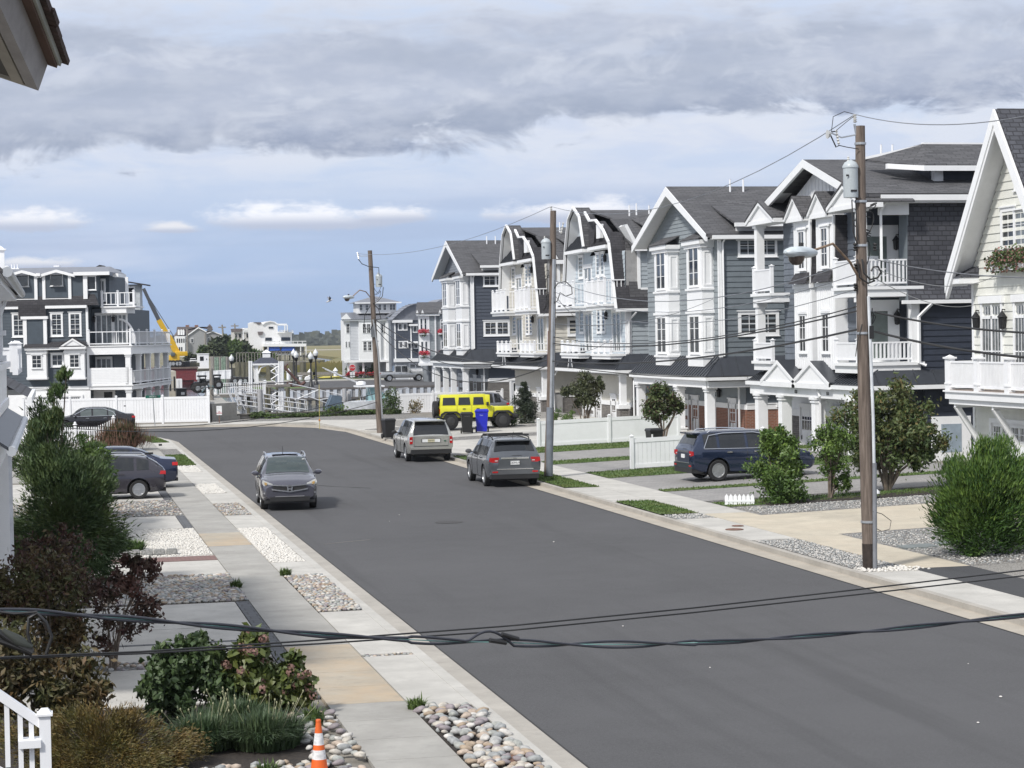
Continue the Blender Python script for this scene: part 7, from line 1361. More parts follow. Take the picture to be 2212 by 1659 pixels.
for x in (0,1.1): mb=MB(); P=[(x+.33*math.cos(a),0,.33+.33*math.sin(a)) for a in [i*math.pi/8 for i in range(17)]]; mb.tube(P,.025,4); mb.build('wheel',BLACK,t)
mb=MB(); mb.tube([(0,0,.33),(.4,0,.85),(.95,0,.85),(1.1,0,.33)],.025,4); mb.tube([(.4,0,.85),(.5,0,.33),(.95,0,.85)],.02,4); mb.build('bike_frame',mat('teal_frame',(.1,.22,.25),.4),t)
t=thing('seawall_fence','long white wavy-topped barrier along the yard edge before the barge','barrier',tuple(T_(392,660,268))); p=T_(392,660,268); q=T_(672,577,268)-p; mb=MB()
mb.box(0,q.x,0,.2,0,q.z*.8); mb.build('barrier_panel',VINYL,t)
for i in range(6): mb=MB(); mb.box(q.x*i/5-.12,q.x*i/5+.12,-.1,.25,0,q.z*(.8+.04*i)); mb.build('barrier_post',VINYL,t)
mb=MB(); mb.slab([(0,-.02,q.z*.8),(q.x,-.02,q.z*.8),(q.x,-.02,q.z),(0,-.02,q.z*.84)],.1,(0,1,0)); mb.build('barrier_cap',VINYL,t)
# barge and crane
p=T_(140,612,345); q=T_(390,568,345); t=thing('work_barge','flat barge with a dark red hull carrying equipment','barge',(p.x-4,345,-1.7)); Lb=q.x-p.x+4; mb=MB(); mb.box(0,Lb,0,12,0,q.z+1.7); mb.build('hull',mat('oxide_red_hull',(.16,.03,.035),.6,var=.2),t); mb=MB(); mb.box(-.2,Lb+.2,-.2,12.2,q.z+1.7,q.z+1.95); mb.build('barge_deck',mat('rusty_deck',(.16,.12,.10),.9),t)
for i,(x0,x1,y0,y1,m) in enumerate(((145,205,498,560,mat('dark_green_skip',(.03,.06,.045),.6)),(205,262,512,560,mat('green_skip',(.035,.08,.055),.6)),(268,330,510,560,MATS['dark_work_paint']),(330,412,520,562,mat('olive_skip',(.14,.14,.10),.7)))):
    s_,w_,h_=simple(('dark green','green','dark','olive')[i]+' equipment skip standing on the barge deck','skip','skip',x0,x1,y0,y1,349,4,m,group='equipment on the barge',base=q.z+.25)
    for x in (.2,.5,.8): mb=MB(); mb.box(w_*x-.08,w_*x+.08,-.1,0,0,h_); mb.build('skip_rib',m,s_)
YEL=mat('crane_yellow',(.62,.38,.02),.45,var=.08); 
p=T_(215,485,348); t=thing('mobile_crane','yellow mobile crane with a raised telescopic boom beside the canal house','crane',(p.x,348,q.z+.25)); zb=q.z+.25; rl=lambda x,y,dy=0: T_(x,y,348)-Vector((p.x,348,zb))
rbox(t,'crane_base',YEL,rl(150,0).x,rl(235,0).x,-1,1.6,.4,rl(0,462).z,.1); rbox(t,'engine_house',YEL,rl(195,0).x,rl(300,0).x,-1,1.4,rl(0,470).z,rl(0,432).z,.12); rbox(t,'crane_cab',mat('cab_glass',(.1,.12,.12),.1),rl(160,0).x,rl(195,0).x,-1.3,-.2,rl(0,470).z,rl(0,438).z,.08)
for (xa,ya,xb,yb,r,m,n) in ((232,452,150,300,.52,YEL,'boom_base'),(152,304,72,165,.42,YEL,'boom_section'),(74,168,-4,10,.33,mat('dark_boom',(.07,.075,.085),.5),'boom_section'),(-4,10,-54,-95,.27,MATS['dark_boom'],'boom_tip')):
    A_=rl(xa,ya);B_=rl(xb,yb); d=(B_-A_).normalized(); n_=Vector((0,1,0)); u_=d.cross(n_); mb=MB(); mb.add([tuple(c_+u_*(sx*r)+n_*(sy*r)) for c_ in (A_,B_) for sx,sy in ((-1,-1),(1,-1),(1,1),(-1,1))],[(0,1,2,3),(7,6,5,4),(0,4,5,1),(1,5,6,2),(2,6,7,3),(3,7,4,0)]); mb.build(n,m,t)
mb=MB(); mb.tube([rl(235,440),rl(150,300)+Vector((.9,0,0)),rl(-54,-95)],.05,4); mb.build('hoist_rope',CABLE,t); wheels(t,[(rl(155,0).x,-1.2),(rl(178,0).x,-1.2),(rl(212,0).x,-1.2),(rl(232,0).x,-1.2)],.6)
t,w_,h_=simple('small white site hut with one window on the shore','site_hut','hut',402,487,450,528,420,4,VINYL,group=None,base=-.0); mb=MB(); mb.box(w_*.15,w_*.5,-.05,0,h_*.55,h_*.85); mb.build('window',CGL,t); mb=MB(); mb.box(-.1,w_+.1,-.1,4.1,h_,h_+.15); mb.build('roof',VINYL,t); mb=MB(); mb.box(w_*.75,w_*.82,-.05,0,h_*.6,h_*.7); mb.build('meter',BLACK,t)
t=thing('white_pickup','small white pickup facing the viewer on the far shore','truck',tuple(T_(362,526,470)),0,None); rbox(t,'body',VINYL,-5.2,5.2,0,6,1.0,4.6,.5) if 0 else None
s_=T_(392,500,470).x-T_(332,500,470).x; rbox(t,'body',VINYL,-s_/2,s_/2,0,5,.6,s_*.42,.15); rbox(t,'cab',VINYL,-s_*.42,s_*.42,1.2,3.2,s_*.4,s_*.68,.12,.1,.1); mb=MB(); mb.box(-s_*.34,s_*.34,1.1,1.16,s_*.44,s_*.62); mb.build('windscreen',CGL,t); mb=MB(); mb.box(-s_*.3,s_*.3,-.06,0,s_*.18,s_*.3); mb.build('grille',CBLK,t); wheels(t,[(-s_*.4,.8),(s_*.4,.8)],.5)
# timber piles and dolphins
for i in range(13):
    x=525+i*9.4; p=T_(x,590,330); h_=T_(x,468+((i*37)%11),330).z; mb=MB(); mb.tube([(0,0,-2.2),(0,0,h_)],.42,8); tag(mb.build('timber_pile',mat('green_pile',(.20,.27,.21),.8,var=.25) if i%3 else GREYW,loc=(p.x,330+(i%2),0)),'tall grey-green timber pile in the cluster right of the site hut','piling','cluster of tall timber piles')
for i,x in enumerate((735,775,810,990,1180,1270)):
    p=T_(x,600,345); mb=MB(); mb.tube([(0,0,-2.2),(0,0,T_(x,516,345).z)],.55,8); tag(mb.build('pier_pile',PILE,loc=(p.x,345,0)),('first','second','third','fourth','fifth','sixth')[i]+' dark pier pile behind the gazebo, counted from the left','piling','dark pier piles')
p=T_(720,520,346); q=T_(1290,512,346); t=thing('timber_pier','long dark timber pier on piles behind the gazebo','pier',(p.x,346,p.z)); mb=MB(); mb.box(0,q.x-p.x,0,4,-.6,0); mb.build('pier_deck',TIMB,t); mb=MB()
for i in range(24): x=(q.x-p.x)*i/23; mb.box(x-.06,x+.06,0,.1,0,1.7)
mb.box(0,q.x-p.x,0,.1,1.6,1.72); mb.build('pier_rail',TIMB,t)
# far poles
for i,(x0,y0,x1,y1,Y,lab) in enumerate(((628,460,598,205,560,'left far utility pole with a crossarm beyond the piles'),(722,330,702,196,640,'leaning far utility pole with a crossarm before the far houses'),(455,440,458,270,600,'plain grey far pole in front of the grey far house'),(310,440,308,240,600,'thin far pole left in front of the grey far house'))):
    a=T_(x0,y0+20,Y);b=T_(x1,y1,Y); t=thing('far_utility_pole',lab,'utility pole',(a.x,Y,0),0,'utility poles on the far shore'); mb=MB(); mb.tube([(0,0,-.5),(b.x-a.x,0,b.z)],.35,8,.22); mb.build('pole_shaft',GREYW,t)
    if i<2: mb=MB(); wx=T_(x1+32,y1,Y).x-b.x; mb.box(b.x-a.x-wx,b.x-a.x+wx,-.15,.15,b.z-.9,b.z-.55); mb.build('crossarm',GREYW,t)
p=T_(778,480,520); b=T_(774,250,520); t=thing('flagpole','white flagpole in front of the far dune shrubs','flagpole',(p.x,520,0)); mb=MB(); mb.tube([(0,0,0),(b.x-p.x,0,b.z)],.22,8,.12); mb.build('pole_shaft',VINYL,t); mb=MB(); mb.lathe([(.02,0),(.3,.25),(.02,.5)],(b.x-p.x,0,b.z),8); mb.build('finial',VINYL,t)
# ---- white, navy and grey buildings across the canal
G3=mat('pale_grey_wall',(.55,.57,.6),.6,var=.04)
def box_house(label,x0,y0,wid,dep,z0,z1,m): return thing('harbour_house',label,'house',(x0,y0,0),0,'houses across the canal')
t=box_house('tall white stilted building with a grey metal roof and glazed cupola',38.3,277,0,0,0,0,0)
mb=MB(); mb.box(0,9,0,3.2,2.45,8); mb.box(2.4,9,3.2,14,2.45,8); mb.build('wall',OFFW,t); f=MB((0,0,0),SD,SN); f.laps((.8,2.0),2.45,7.9,.2,.04); f.laps((6.1,7.6),-.3,8.1,.2,.04); f.build('side_wall',G3,t)
f=MB(); f.box(0,.8,-.05,0,2.45,7.9); f.box(2.,5.,-.35,0,2.45,7.9); f.box(5.7,6.1,-.3,0,-.3,7.9); f.box(7.5,8.,-.1,.3,-.3,8.2); f.box(-.05,6.1,-.4,0,2.2,2.5); f.box(2.4,4.6,-.45,-.35,5.1,5.2); f.box(-.3,6.1,-.5,0,7.85,8.1); f.box(-.1,3.,-.2,.4,2.4,2.5); f.build('trim',TRIM,t)
for x,z in ((.35,6.25),(2.55,6.2),(3.15,6.2),(2.6,3.8),(3.25,3.8),(5.2,6.2),(5.5,6.2)): window(t,(x,-.36 if x>2 and x<5 else (-.05 if x<2 else 0),z),SD,SN,.4,1.2,2,3,1,.06,head=False,sill=False)
for x in (.2,.6): window(t,(x,-.05,4.3),SD,SN,.14,.75,1,1,1,.05,head=False,sill=False)
seamroof(t,(-.4,-.6,8.05),(6.1,-.6,8.05),(6.1,6,9.05),(.4,6,9.05),.3,m=SEAMG); r=MB(); r.slab([(5.6,-.4,8.1),(7.1,-.4,8.95),(7.1,12,8.95),(5.6,12,8.1)],.08,(0,0,1)); r.slab([(8.6,-.4,8.1),(7.1,-.4,8.95),(7.1,12,8.95),(8.6,12,8.1)],.08,(0,0,1)); r.build('gable_roof',SEAMG,t); g=MB(); g.add([(5.8,-.1,8.0),(8.4,-.1,8.0),(7.1,-.1,8.8)],[(0,1,2)]); g.build('gable_wall',G3,t)
r=MB(); r.add([(-.4,-.6,8.05),(-.4,-.6,8.3),(.3,-.6,8.9),(1,-.6,8.05)],[(0,1,2,3)]); r.build('gable_trim',TRIM,t)
b=MB(); b.box(2.5,7.8,3,8,8.9,10.4); b.build('cupola',OFFW,t); r=MB(); r.add([(1.9,2.3,10.4),(8.4,2.3,10.4),(8.4,8.7,10.4),(1.9,8.7,10.4),(4.9,5.5,11.3),(5.4,5.5,11.3)],[(0,1,5,4),(1,2,5),(2,3,4,5),(3,0,4),(0,3,2,1)]); r.build('cupola_roof',SEAMG,t); r=MB(); r.box(1.9,8.4,2.2,2.35,10.25,10.42); r.build('cupola_eave',TRIM,t)
for x in (2.7,3.5,5.3,6.0,6.9,7.3): window(t,(x,3,9.35),SD,SN,.32,.75,2,2,1,.05,head=False,sill=False)
for x in (.55,2.6): c_=MB(); c_.box(x-.13,x+.13,.1,.36,0,2.3); c_.build('stilt_post',TRIM,t)
b=MB(); b.box(.4,8,5,5.2,0,2.4); b.build('undercroft_wall',G3,t)
for i,(x,w_) in enumerate(((39.1,.6),(41.2,.8),(42.3,.6))): leafball(('left','middle','right')[i]+' dark bush under the white stilted building',x,278.5,.1,w_,.6,1.6,LEAFD,400,.12,60+i,group='bushes under the white building')
for i in range(5): leafball(('first','second','third','fourth','fifth')[i]+' clump of red flowers under the white building, counted from the left',38.7+i*.95,276.6,.1,.55,.4,.7,LEAFM,120,.1,70+i,cat='flowers',name='flower_clump',stem=False,fl=(FLOWR,260,.08),group='red flower clumps under the white building')
t=box_house('navy building with white windows and a barrel-curved grey metal roof',42.85,262,0,0,0,0,0)
mb=MB(); mb.box(.05,5,.05,3.5,-.3,7.7); mb.build('wall_core',NAVY,t); f=MB((0,0,0),SD,SN); f.laps((0,3.4),2.7,7.5,.2,.04); f.build('side_wall',NAVY,t); f=MB((0,0,0),SD,SN); f.laps((0,3.6),-.3,2.4,.2,.04); f.build('ground_wall',G3,t)
f=MB(); f.box(-.3,2.3,-.5,.1,7.4,7.75); f.box(1.85,4,-.5,.1,6.95,7.2); f.box(-.05,.12,-.1,0,2.7,7.5); f.box(2.05,2.2,-.1,0,2.7,7.2); f.box(-.2,3.6,-.6,0,2.3,2.75); f.box(1.6,3.9,-.9,0,4.7,4.85); f.slab([(1.9,-.7,4.6),(2.1,-.7,4.6),(2.3,-.1,3.9),(2.2,-.1,3.9)],.1,(0,1,0)); f.build('trim',TRIM,t)
for x,z in ((.55,6.5),(1.2,6.5),(.6,4.2),(1.25,4.2),(2.5,6.2),(2.55,4.1)): window(t,(x,0,z),SD,SN,.36,.7,2,1,1,.13,head=False,sill=False)
garage(t,(1.9,0,-.0),SD,SN,1.5,2.0,2)
r=MB(); k=10; P=[(.0+5*0,)] ; arc=[(-.4+.42*i,7.7+2.05*math.sin(min(1,i/8)*math.pi/2)) for i in range(0,13)]
for a,b in zip(arc,arc[1:]): r.slab([(a[0],-.5,a[1]),(b[0],-.5,b[1]),(b[0],4,b[1]),(a[0],4,a[1])],.08,(0,0,1))
r.build('curved_roof',SEAMG,t); r=MB(); r.add([(a[0],-.1,a[1]-.02) for a in arc]+[(4.6,-.1,7.7)],[tuple(range(len(arc)+1))]); r.build('roof_end',SEAMG,t)
r=MB()
for a in arc: r.box(a[0]-.02,a[0]+.02,-.5,4,a[1]+.06,a[1]+.14)
r.build('roof_seams',SEAMG,t)
t=box_house('grey building with red flower boxes between the navy one and the dark townhouse',43.1,245,0,0,0,0,0)
mb=MB(); mb.box(1.0,9,.05,4.6,2.3,8.3); mb.box(.05,1.1,.05,1.2,2.3,8.3); mb.box(1.2,9,1,4.6,-.3,2.3); mb.build('wall_core',mat('slate_wall',(.2,.22,.24),.6),t); f=MB((0,0,0),SD,SN); f.laps((1.1,2.2),2.3,8.3,.2,.04); f.laps((2.5,9),2.3,8.3,.2,.04); f.build('side_wall',mat('grey_blue_siding',(.28,.31,.33),.6),t)
f=MB(); f.box(-.05,1.1,-.05,.1,2.3,8.3); f.box(1.05,1.25,-.1,0,2.3,8.3); f.box(1.9,2.05,-.1,0,2.3,8.3); f.box(-.3,2.5,-.4,0,8.05,8.3); f.box(-.2,3,-.4,0,2.0,2.3); f.build('trim',TRIM,t)
for x,z in ((.15,6.4),(.65,6.4),(.2,3.6),(.7,3.6),(2.7,6.2),(2.7,3.6),(3.2,6.2),(3.2,3.6)): window(t,(x,-.06,z),SD,SN,.22,1.3,1,2,1,.07,head=False,sill=False)
r=MB(); r.slab([(-.5,-.5,8.3),(9,-.5,8.3),(9,4.8,9.7),(.6,4.8,9.7)],.1,(0,0,1)); r.build('roof',SHING,t)
for x in (-.3,.35,2.5,3.3): g=MB((0,0,0),SD,SN); g.add([(x-.22,.5,8.25),(x+.22,.5,8.25),(x,.5,8.8)],[(0,1,2)]); g.build('small_gable',TRIM,t); 
for x,z in ((.5,5.75),(.5,3.1),(2.9,5.75),(2.9,3.1)):
    g=MB(); g.box(x-.6,x+.6,-.5,-.1,z,z+.2); g.build('flower_box',TRIM,t); blobs('flowers',t,[(x-.4,-.3,z+.35,.35),(x,-.3,z+.4,.38),(x+.4,-.3,z+.35,.35)],500,.08,FLOWR,int(x*10+z)); blobs('foliage',t,[(x,-.3,z+.15,.4)],150,.08,LEAFM,int(z))
for x in (1.6,2.1,3.0): c_=MB(); c_.box(x-.12,x+.12,-.1,.15,-.1,2.0); c_.build('porch_post',BRICK if x>1.9 else TRIM,t)
p=at(934,660,300); t=thing('domed_house','far building with a curved grey metal dome behind the dark townhouse','house',(p.x-1.5,300,0),0,'houses across the canal'); mb=MB(); mb.box(0,9,4,12,0,9.); mb.build('wall',G3,t)
r=MB(); ar=[(1.5+ (1-math.cos(i/10*math.pi/2))*3.0,8.6+2.6*math.sin(i/10*math.pi/2)) for i in range(11)]+[(8,11.2)]
for a,b in zip(ar,ar[1:]): r.slab([(a[0],3,a[1]),(b[0],3,b[1]),(b[0],12,b[1]),(a[0],12,a[1])],.08,(0,0,1))
r.add([(a[0],3,a[1]) for a in ar]+[(8,3,8.6)],[tuple(range(len(ar)+1))]); r.build('curved_roof',SEAMG,t)
# ---- far houses
GH=mat('far_grey_shingle',(.30,.305,.31),.8,var=.08); GR=mat('far_dark_roof',(.14,.12,.12),.85,var=.1)
p=T_(210,440,640); t=thing('far_house','large grey gabled house with dormers, brick chimneys and a cupola on the far shore','house',(p.x,640,0),0,'houses on the far shore'); q=lambda x,y: ((T_(x,y,640)-Vector((p.x,0,0))).x,(T_(x,y,640)).z)
def poly(par,name,m,pts,y0,y1,Q=None): mb=MB(); mb.prism([(Q or q)(*a) for a in pts],y0,y1); return mb.build(name,m,par)
poly(t,'front_wing',TRIM,[(212,300),(292,300),(292,470),(212,470)],0,8); poly(t,'main_wall',GH,[(292,300),(405,228),(470,262),(480,470),(292,470)],2,14); poly(t,'side_wing',GH,[(400,300),(525,262),(640,305),(640,470),(400,470)],4,16)
poly(t,'roof',GR,[(208,302),(235,262),(238,222),(520,222),(530,250),(410,222),(398,228),(292,302)],3,10); poly(t,'roof_trim',TRIM,[(288,306),(400,226),(410,226),(475,262),(472,268),(404,234),(294,312)],1.6,2.2); poly(t,'side_roof',GR,[(380,304),(470,254),(524,256),(530,262),(420,304)],3.8,12); poly(t,'side_trim',TRIM,[(396,304),(520,258),(530,258),(644,300),(642,306),(526,264),(400,310)],3.6,4.2)
for x in (322,398): poly(t,'chimney',BRICK,[(x-14,232),(x-14,206),(x+14,206),(x+14,232)],6,8)
for x in (242,262,280): poly(t,'dormer',TRIM,[(x-7,290),(x-8,255),(x,243),(x+8,255),(x+7,290)],1,3)
poly(t,'cupola',TRIM,[(488,262),(488,228),(522,228),(522,262)],4,7); poly(t,'cupola_roof',GR,[(482,228),(505,200),(528,228)],3.8,7.2)
for x,y in ((222,320),(240,320),(258,320),(276,320),(222,390),(240,390),(258,390)): poly(t,'window',CGL,[(x,y),(x+9,y),(x+9,y+34),(x,y+34)],-.1,.05)
for x,y,yy in ((345,320,1.9),(298,320,1.9),(489,316,3.9),(596,316,3.9)): poly(t,'window_frame',TRIM,[(x-4,y-5),(x+18,y-5),(x+18,y+38),(x-4,y+38)],yy-.1,yy); poly(t,'window',CGL,[(x,y),(x+14,y),(x+14,y+33),(x,y+33)],yy-.15,yy)
for i in range(4): poly(t,'awning_stripe',VINYL,[(385+i*15,305),(393+i*15,305),(382+i*15,350),(372+i*15,350)],3.4,3.6)
p2=T_(940,450,560); q2=lambda x,y: ((T_(x,y,560)).x-p2.x,T_(x,y,560).z); t=thing('far_house','white harbour house with an arched roof, decks and blue awnings on the far shore','house',(p2.x,560,0),0,'houses on the far shore')
poly(t,'wall',OFFW,[(850,190),(870,182),(900,200),(940,200),(960,182),(1000,174),(1050,184),(1066,198),(1066,262),(1184,262),(1184,385),(945,385),(945,450),(860,400)],2,14,q2); poly(t,'arched_trim',TRIM,[(936,204),(960,182),(1000,172),(1042,180),(1070,200),(1060,204),(1036,186),(1000,180),(964,190),(944,206)],1.6,2.2,q2); poly(t,'roof',GR,[(862,184),(925,184),(935,196),(900,204),(880,186)],1.8,10,q2); poly(t,'side_roof',GR,[(898,262),(945,262),(935,290),(905,292)],1.5,4,q2)
poly(t,'deck_fascia',TRIM,[(940,362),(1290,362),(1290,386),(940,386)],-2,10,q2); poly(t,'upper_deck',TRIM,[(1062,262),(1186,262),(1186,274),(1062,274)],-1,6,q2); poly(t,'roof_deck',TRIM,[(1066,196),(1140,196),(1140,210),(1066,210)],1,8,q2); poly(t,'lower_wall',GH,[(970,386),(1290,386),(1290,440),(970,440)],3,8,q2)
for a,b in ((972,1068),(1090,1190)): poly(t,'blue_awning',mat('blue_canvas',(.03,.10,.45),.6),[(a,392),(b,390),(b+8,418),(a-6,424)],-1.6,-1.2,q2)
for x,y,w_,h_ in ((962,312,54,30),(1094,310,76,32),(990,222,38,14),(1055,428,30,16),(1090,428,30,16),(1128,428,30,16)): poly(t,'window',CGL,[(x,y),(x+w_,y),(x+w_,y+h_),(x,y+h_)],1.8 if y<400 else -.1,2.05 if y<400 else 0,q2)
poly(t,'lower_deck',TRIM,[(1040,424),(1190,424),(1190,458),(1040,458)],0,2,q2)
for x in range(950,1290,38): poly(t,'deck_post',TRIM,[(x,342),(x+5,342),(x+5,364),(x,364)],-2,-1.8,q2)
poly(t,'deck_rail',TRIM,[(950,340),(1290,340),(1290,345),(950,345)],-2,-1.8,q2); poly(t,'upper_rail',TRIM,[(1066,250),(1184,250),(1184,254),(1066,254)],-1,-.8,q2)
for x in (1068,1100,1140,1180): poly(t,'upper_post',TRIM,[(x,250),(x+4,250),(x+4,264),(x,264)],-1,-.8,q2)
for x in (970,1284,1240,1110,1130): poly(t,'deck_column',TRIM,[(x,386 if x!=1110 and x!=1130 else 208),(x+7,386 if x!=1110 and x!=1130 else 208),(x+7,460 if x!=1110 and x!=1130 else 262),(x,460 if x!=1110 and x!=1130 else 262)],-1.9,-1.2,q2)
for x in range(1040,1290,40): poly(t,'stilt',PILE,[(x,458),(x+7,458),(x+7,520),(x,520)],1,2,q2)
p3=T_(700,345,600); q3=lambda x,y: ((T_(x,y,600)).x-p3.x,T_(x,y,600).z); t=thing('far_house','pale far house with a brown roof and bay windows left of the white harbour house','house',(p3.x,600,0),0,'houses on the far shore')
poly(t,'wall',mat('far_pale_wall',(.5,.49,.47),.7),[(700,262),(850,240),(862,345),(700,345)],2,12,q3); poly(t,'roof',GR,[(692,238),(770,236),(770,262),(700,268)],1.5,10,q3); poly(t,'roof_trim',TRIM,[(770,232),(856,232),(856,256),(770,256)],1.6,8,q3); poly(t,'trim_band',TRIM,[(700,262),(856,256),(856,266),(700,272)],1.7,2.1,q3)
for x,w_ in ((740,20),(712,12),(805,32)): poly(t,'window',CGL,[(x,280),(x+w_,280),(x+w_,310),(x,310)],1.8,2.05,q3)
# far shore vegetation
def crown(label,x,y0,y1,wpx,Y,m,seed,n=700,s=.9,name='shore_tree',group='trees on the far shore'):
    a=T_(x,y1,Y);b=T_(x,y0,Y); r=(T_(x+wpx,y0,Y).x-b.x); return leafball(label,a.x,Y,max(a.z-.5,-.3),r,r*.7,(b.z-a.z)*.95,m,n,s,seed,'tree',name,group,stem=4,lumps=9)
for i,(x,y0,y1,w_,Y,m) in enumerate(((545,325,462,70,500,LEAFF),(640,315,470,60,505,LEAFF),(700,345,480,60,500,LEAFM),(435,370,440,32,560,LEAFM),(340,440,490,40,480,LEAFF),(790,345,480,70,515,LEAFF),(860,415,482,62,480,LEAFD),(920,430,480,45,485,LEAFD),(740,460,500,50,470,LEAFF),(1000,445,490,50,500,LEAFM))):
    crown(('dark leafy tree left of the far utility pole','dark tree around the base of the far utility pole','green tree right of the far utility pole','bright bush before the grey far house','low brown bush beside the white pickup','dull shrubby tree below the pale far house','rounded dark shrub left of the white harbour house','dark low shrub at the foot of the white harbour house','low scrub right of the tall piles','low green scrub behind the gazebo')[i],x,y0,y1,w_,Y,m,80+i)
# distant forest on the horizon: one mass of crowns
rr=random.Random(99); mb=MB()
for i in range(5200):
    x=rr.uniform(-520,2300); yy=rr.uniform(2100,2240); h=14*(.8+.3*noise.noise(Vector((x*.004,0,1.5)))+.12*noise.noise(Vector((x*.03,4,1)))); z=rr.uniform(.2,1)*h; s=rr.uniform(2.,4.5)
    a=Vector((rr.uniform(-1,1),-1,rr.uniform(-.2,1))).normalized(); b=a.orthogonal().normalized(); d=a.cross(b); c=Vector((x,yy,z)); mb.add([tuple(c-b*s),tuple(c+d*s),tuple(c+b*s),tuple(c-d*s)],[(0,1,2,3)])
for i in range(120):
    x=-560+i*25; h0=12.5*(.8+.3*noise.noise(Vector((x*.004,0,1.5)))); x1=x+25; h1=12.5*(.8+.3*noise.noise(Vector((x1*.004,0,1.5)))); mb.add([(x,2200,-1),(x1,2200,-1),(x1,2200,h1),(x,2200,h0),(x,2260,-1),(x1,2260,-1),(x1,2260,h1),(x,2260,h0)],[(0,1,2,3),(3,2,6,7),(4,7,6,5)])
o=mb.build('forest',FOR,recalc=False,uv=False); o['kind']='stuff'
# marsh grass tussocks at the near marsh edge
mb=MB()
for i in range(5000):
    x=rr.uniform(40,135); y=384+rr.uniform(0,1)**2*120 if x<66 else 374+rr.uniform(0,1)**2*120; h=rr.uniform(.5,1.3); w_=rr.uniform(.2,.7); mb.add([(x-w_,y,-.8),(x+w_,y,-.8),(x+rr.uniform(-.4,.4),y,-.75+h)],[(0,1,2)])
o=mb.build('marsh_grass',MARSH,recalc=False,uv=False); o['kind']='stuff'
# gull in flight
p=at(711,650,150); t=thing('gull','grey and white gull flying over the marsh','bird',tuple(p)); mb=MB(); mb.tube([(-.22,0,-.10),(-.1,0,-.05),(.08,0,.03),(.2,0,.09),(.27,0,.11)],[.02,.055,.06,.035,.008],8); mb.build('body',mat('gull_white',(.5,.5,.52),.6),t,smooth=60)
for sg in (1,-1): mb=MB(); mb.add([(-.03,0,.02),(.09,0,.05),(.12*1,sg*.28,.2),(-.06,sg*.6,.34),(-.02,sg*.3,.16)],[(0,1,2,3,4)]); mb.slab([(-.03,0,.02),(.09,0,.05),(.12,sg*.28,.2),(-.06,sg*.6,.34)],.012,(0,0,1)); mb.build('wing',mat('gull_grey',(.18,.18,.2),.6),t)
# ================================================================ PLANTS, STONES AND NEAR THINGS
LIME=mat('yellow_green_leaves',(.13,.21,.03),.55,kind='leaf',p=(5,(.07,.13,.02),(.20,.26,.05)))
FRESH=mat('fresh_green_leaves',(.075,.14,.022),.5,kind='leaf',p=(4,(.04,.085,.015),(.14,.20,.04)))
OLIVE=mat('olive_red_leaves',(.045,.08,.022),.6,kind='leaf',p=(3,(.075,.105,.03),(.12,.08,.03),.25))
EVER=mat('evergreen_sprays',(.032,.062,.020),.65,kind='leaf',p=(4,(.055,.095,.03),(.11,.15,.035),.7))
WINE=mat('wine_red_leaves',(.06,.022,.02),.6,kind='leaf',p=(5,(.045,.035,.018),(.10,.035,.025)))
BRNG=mat('brown_green_leaves',(.06,.06,.022),.6,kind='leaf',p=(4,(.10,.055,.02),(.05,.08,.02)))
GOLD=mat('golden_brown_leaves',(.13,.09,.02),.6,kind='leaf',p=(6,(.08,.085,.02),(.19,.09,.02)))
HYD=mat('dried_flower_heads',(.22,.12,.10),.8,kind='leaf',p=(12,(.14,.08,.06),(.30,.17,.15)))
BARK=mat('grey_brown_bark',(.15,.12,.095),.9,var=.25,vscale=10)
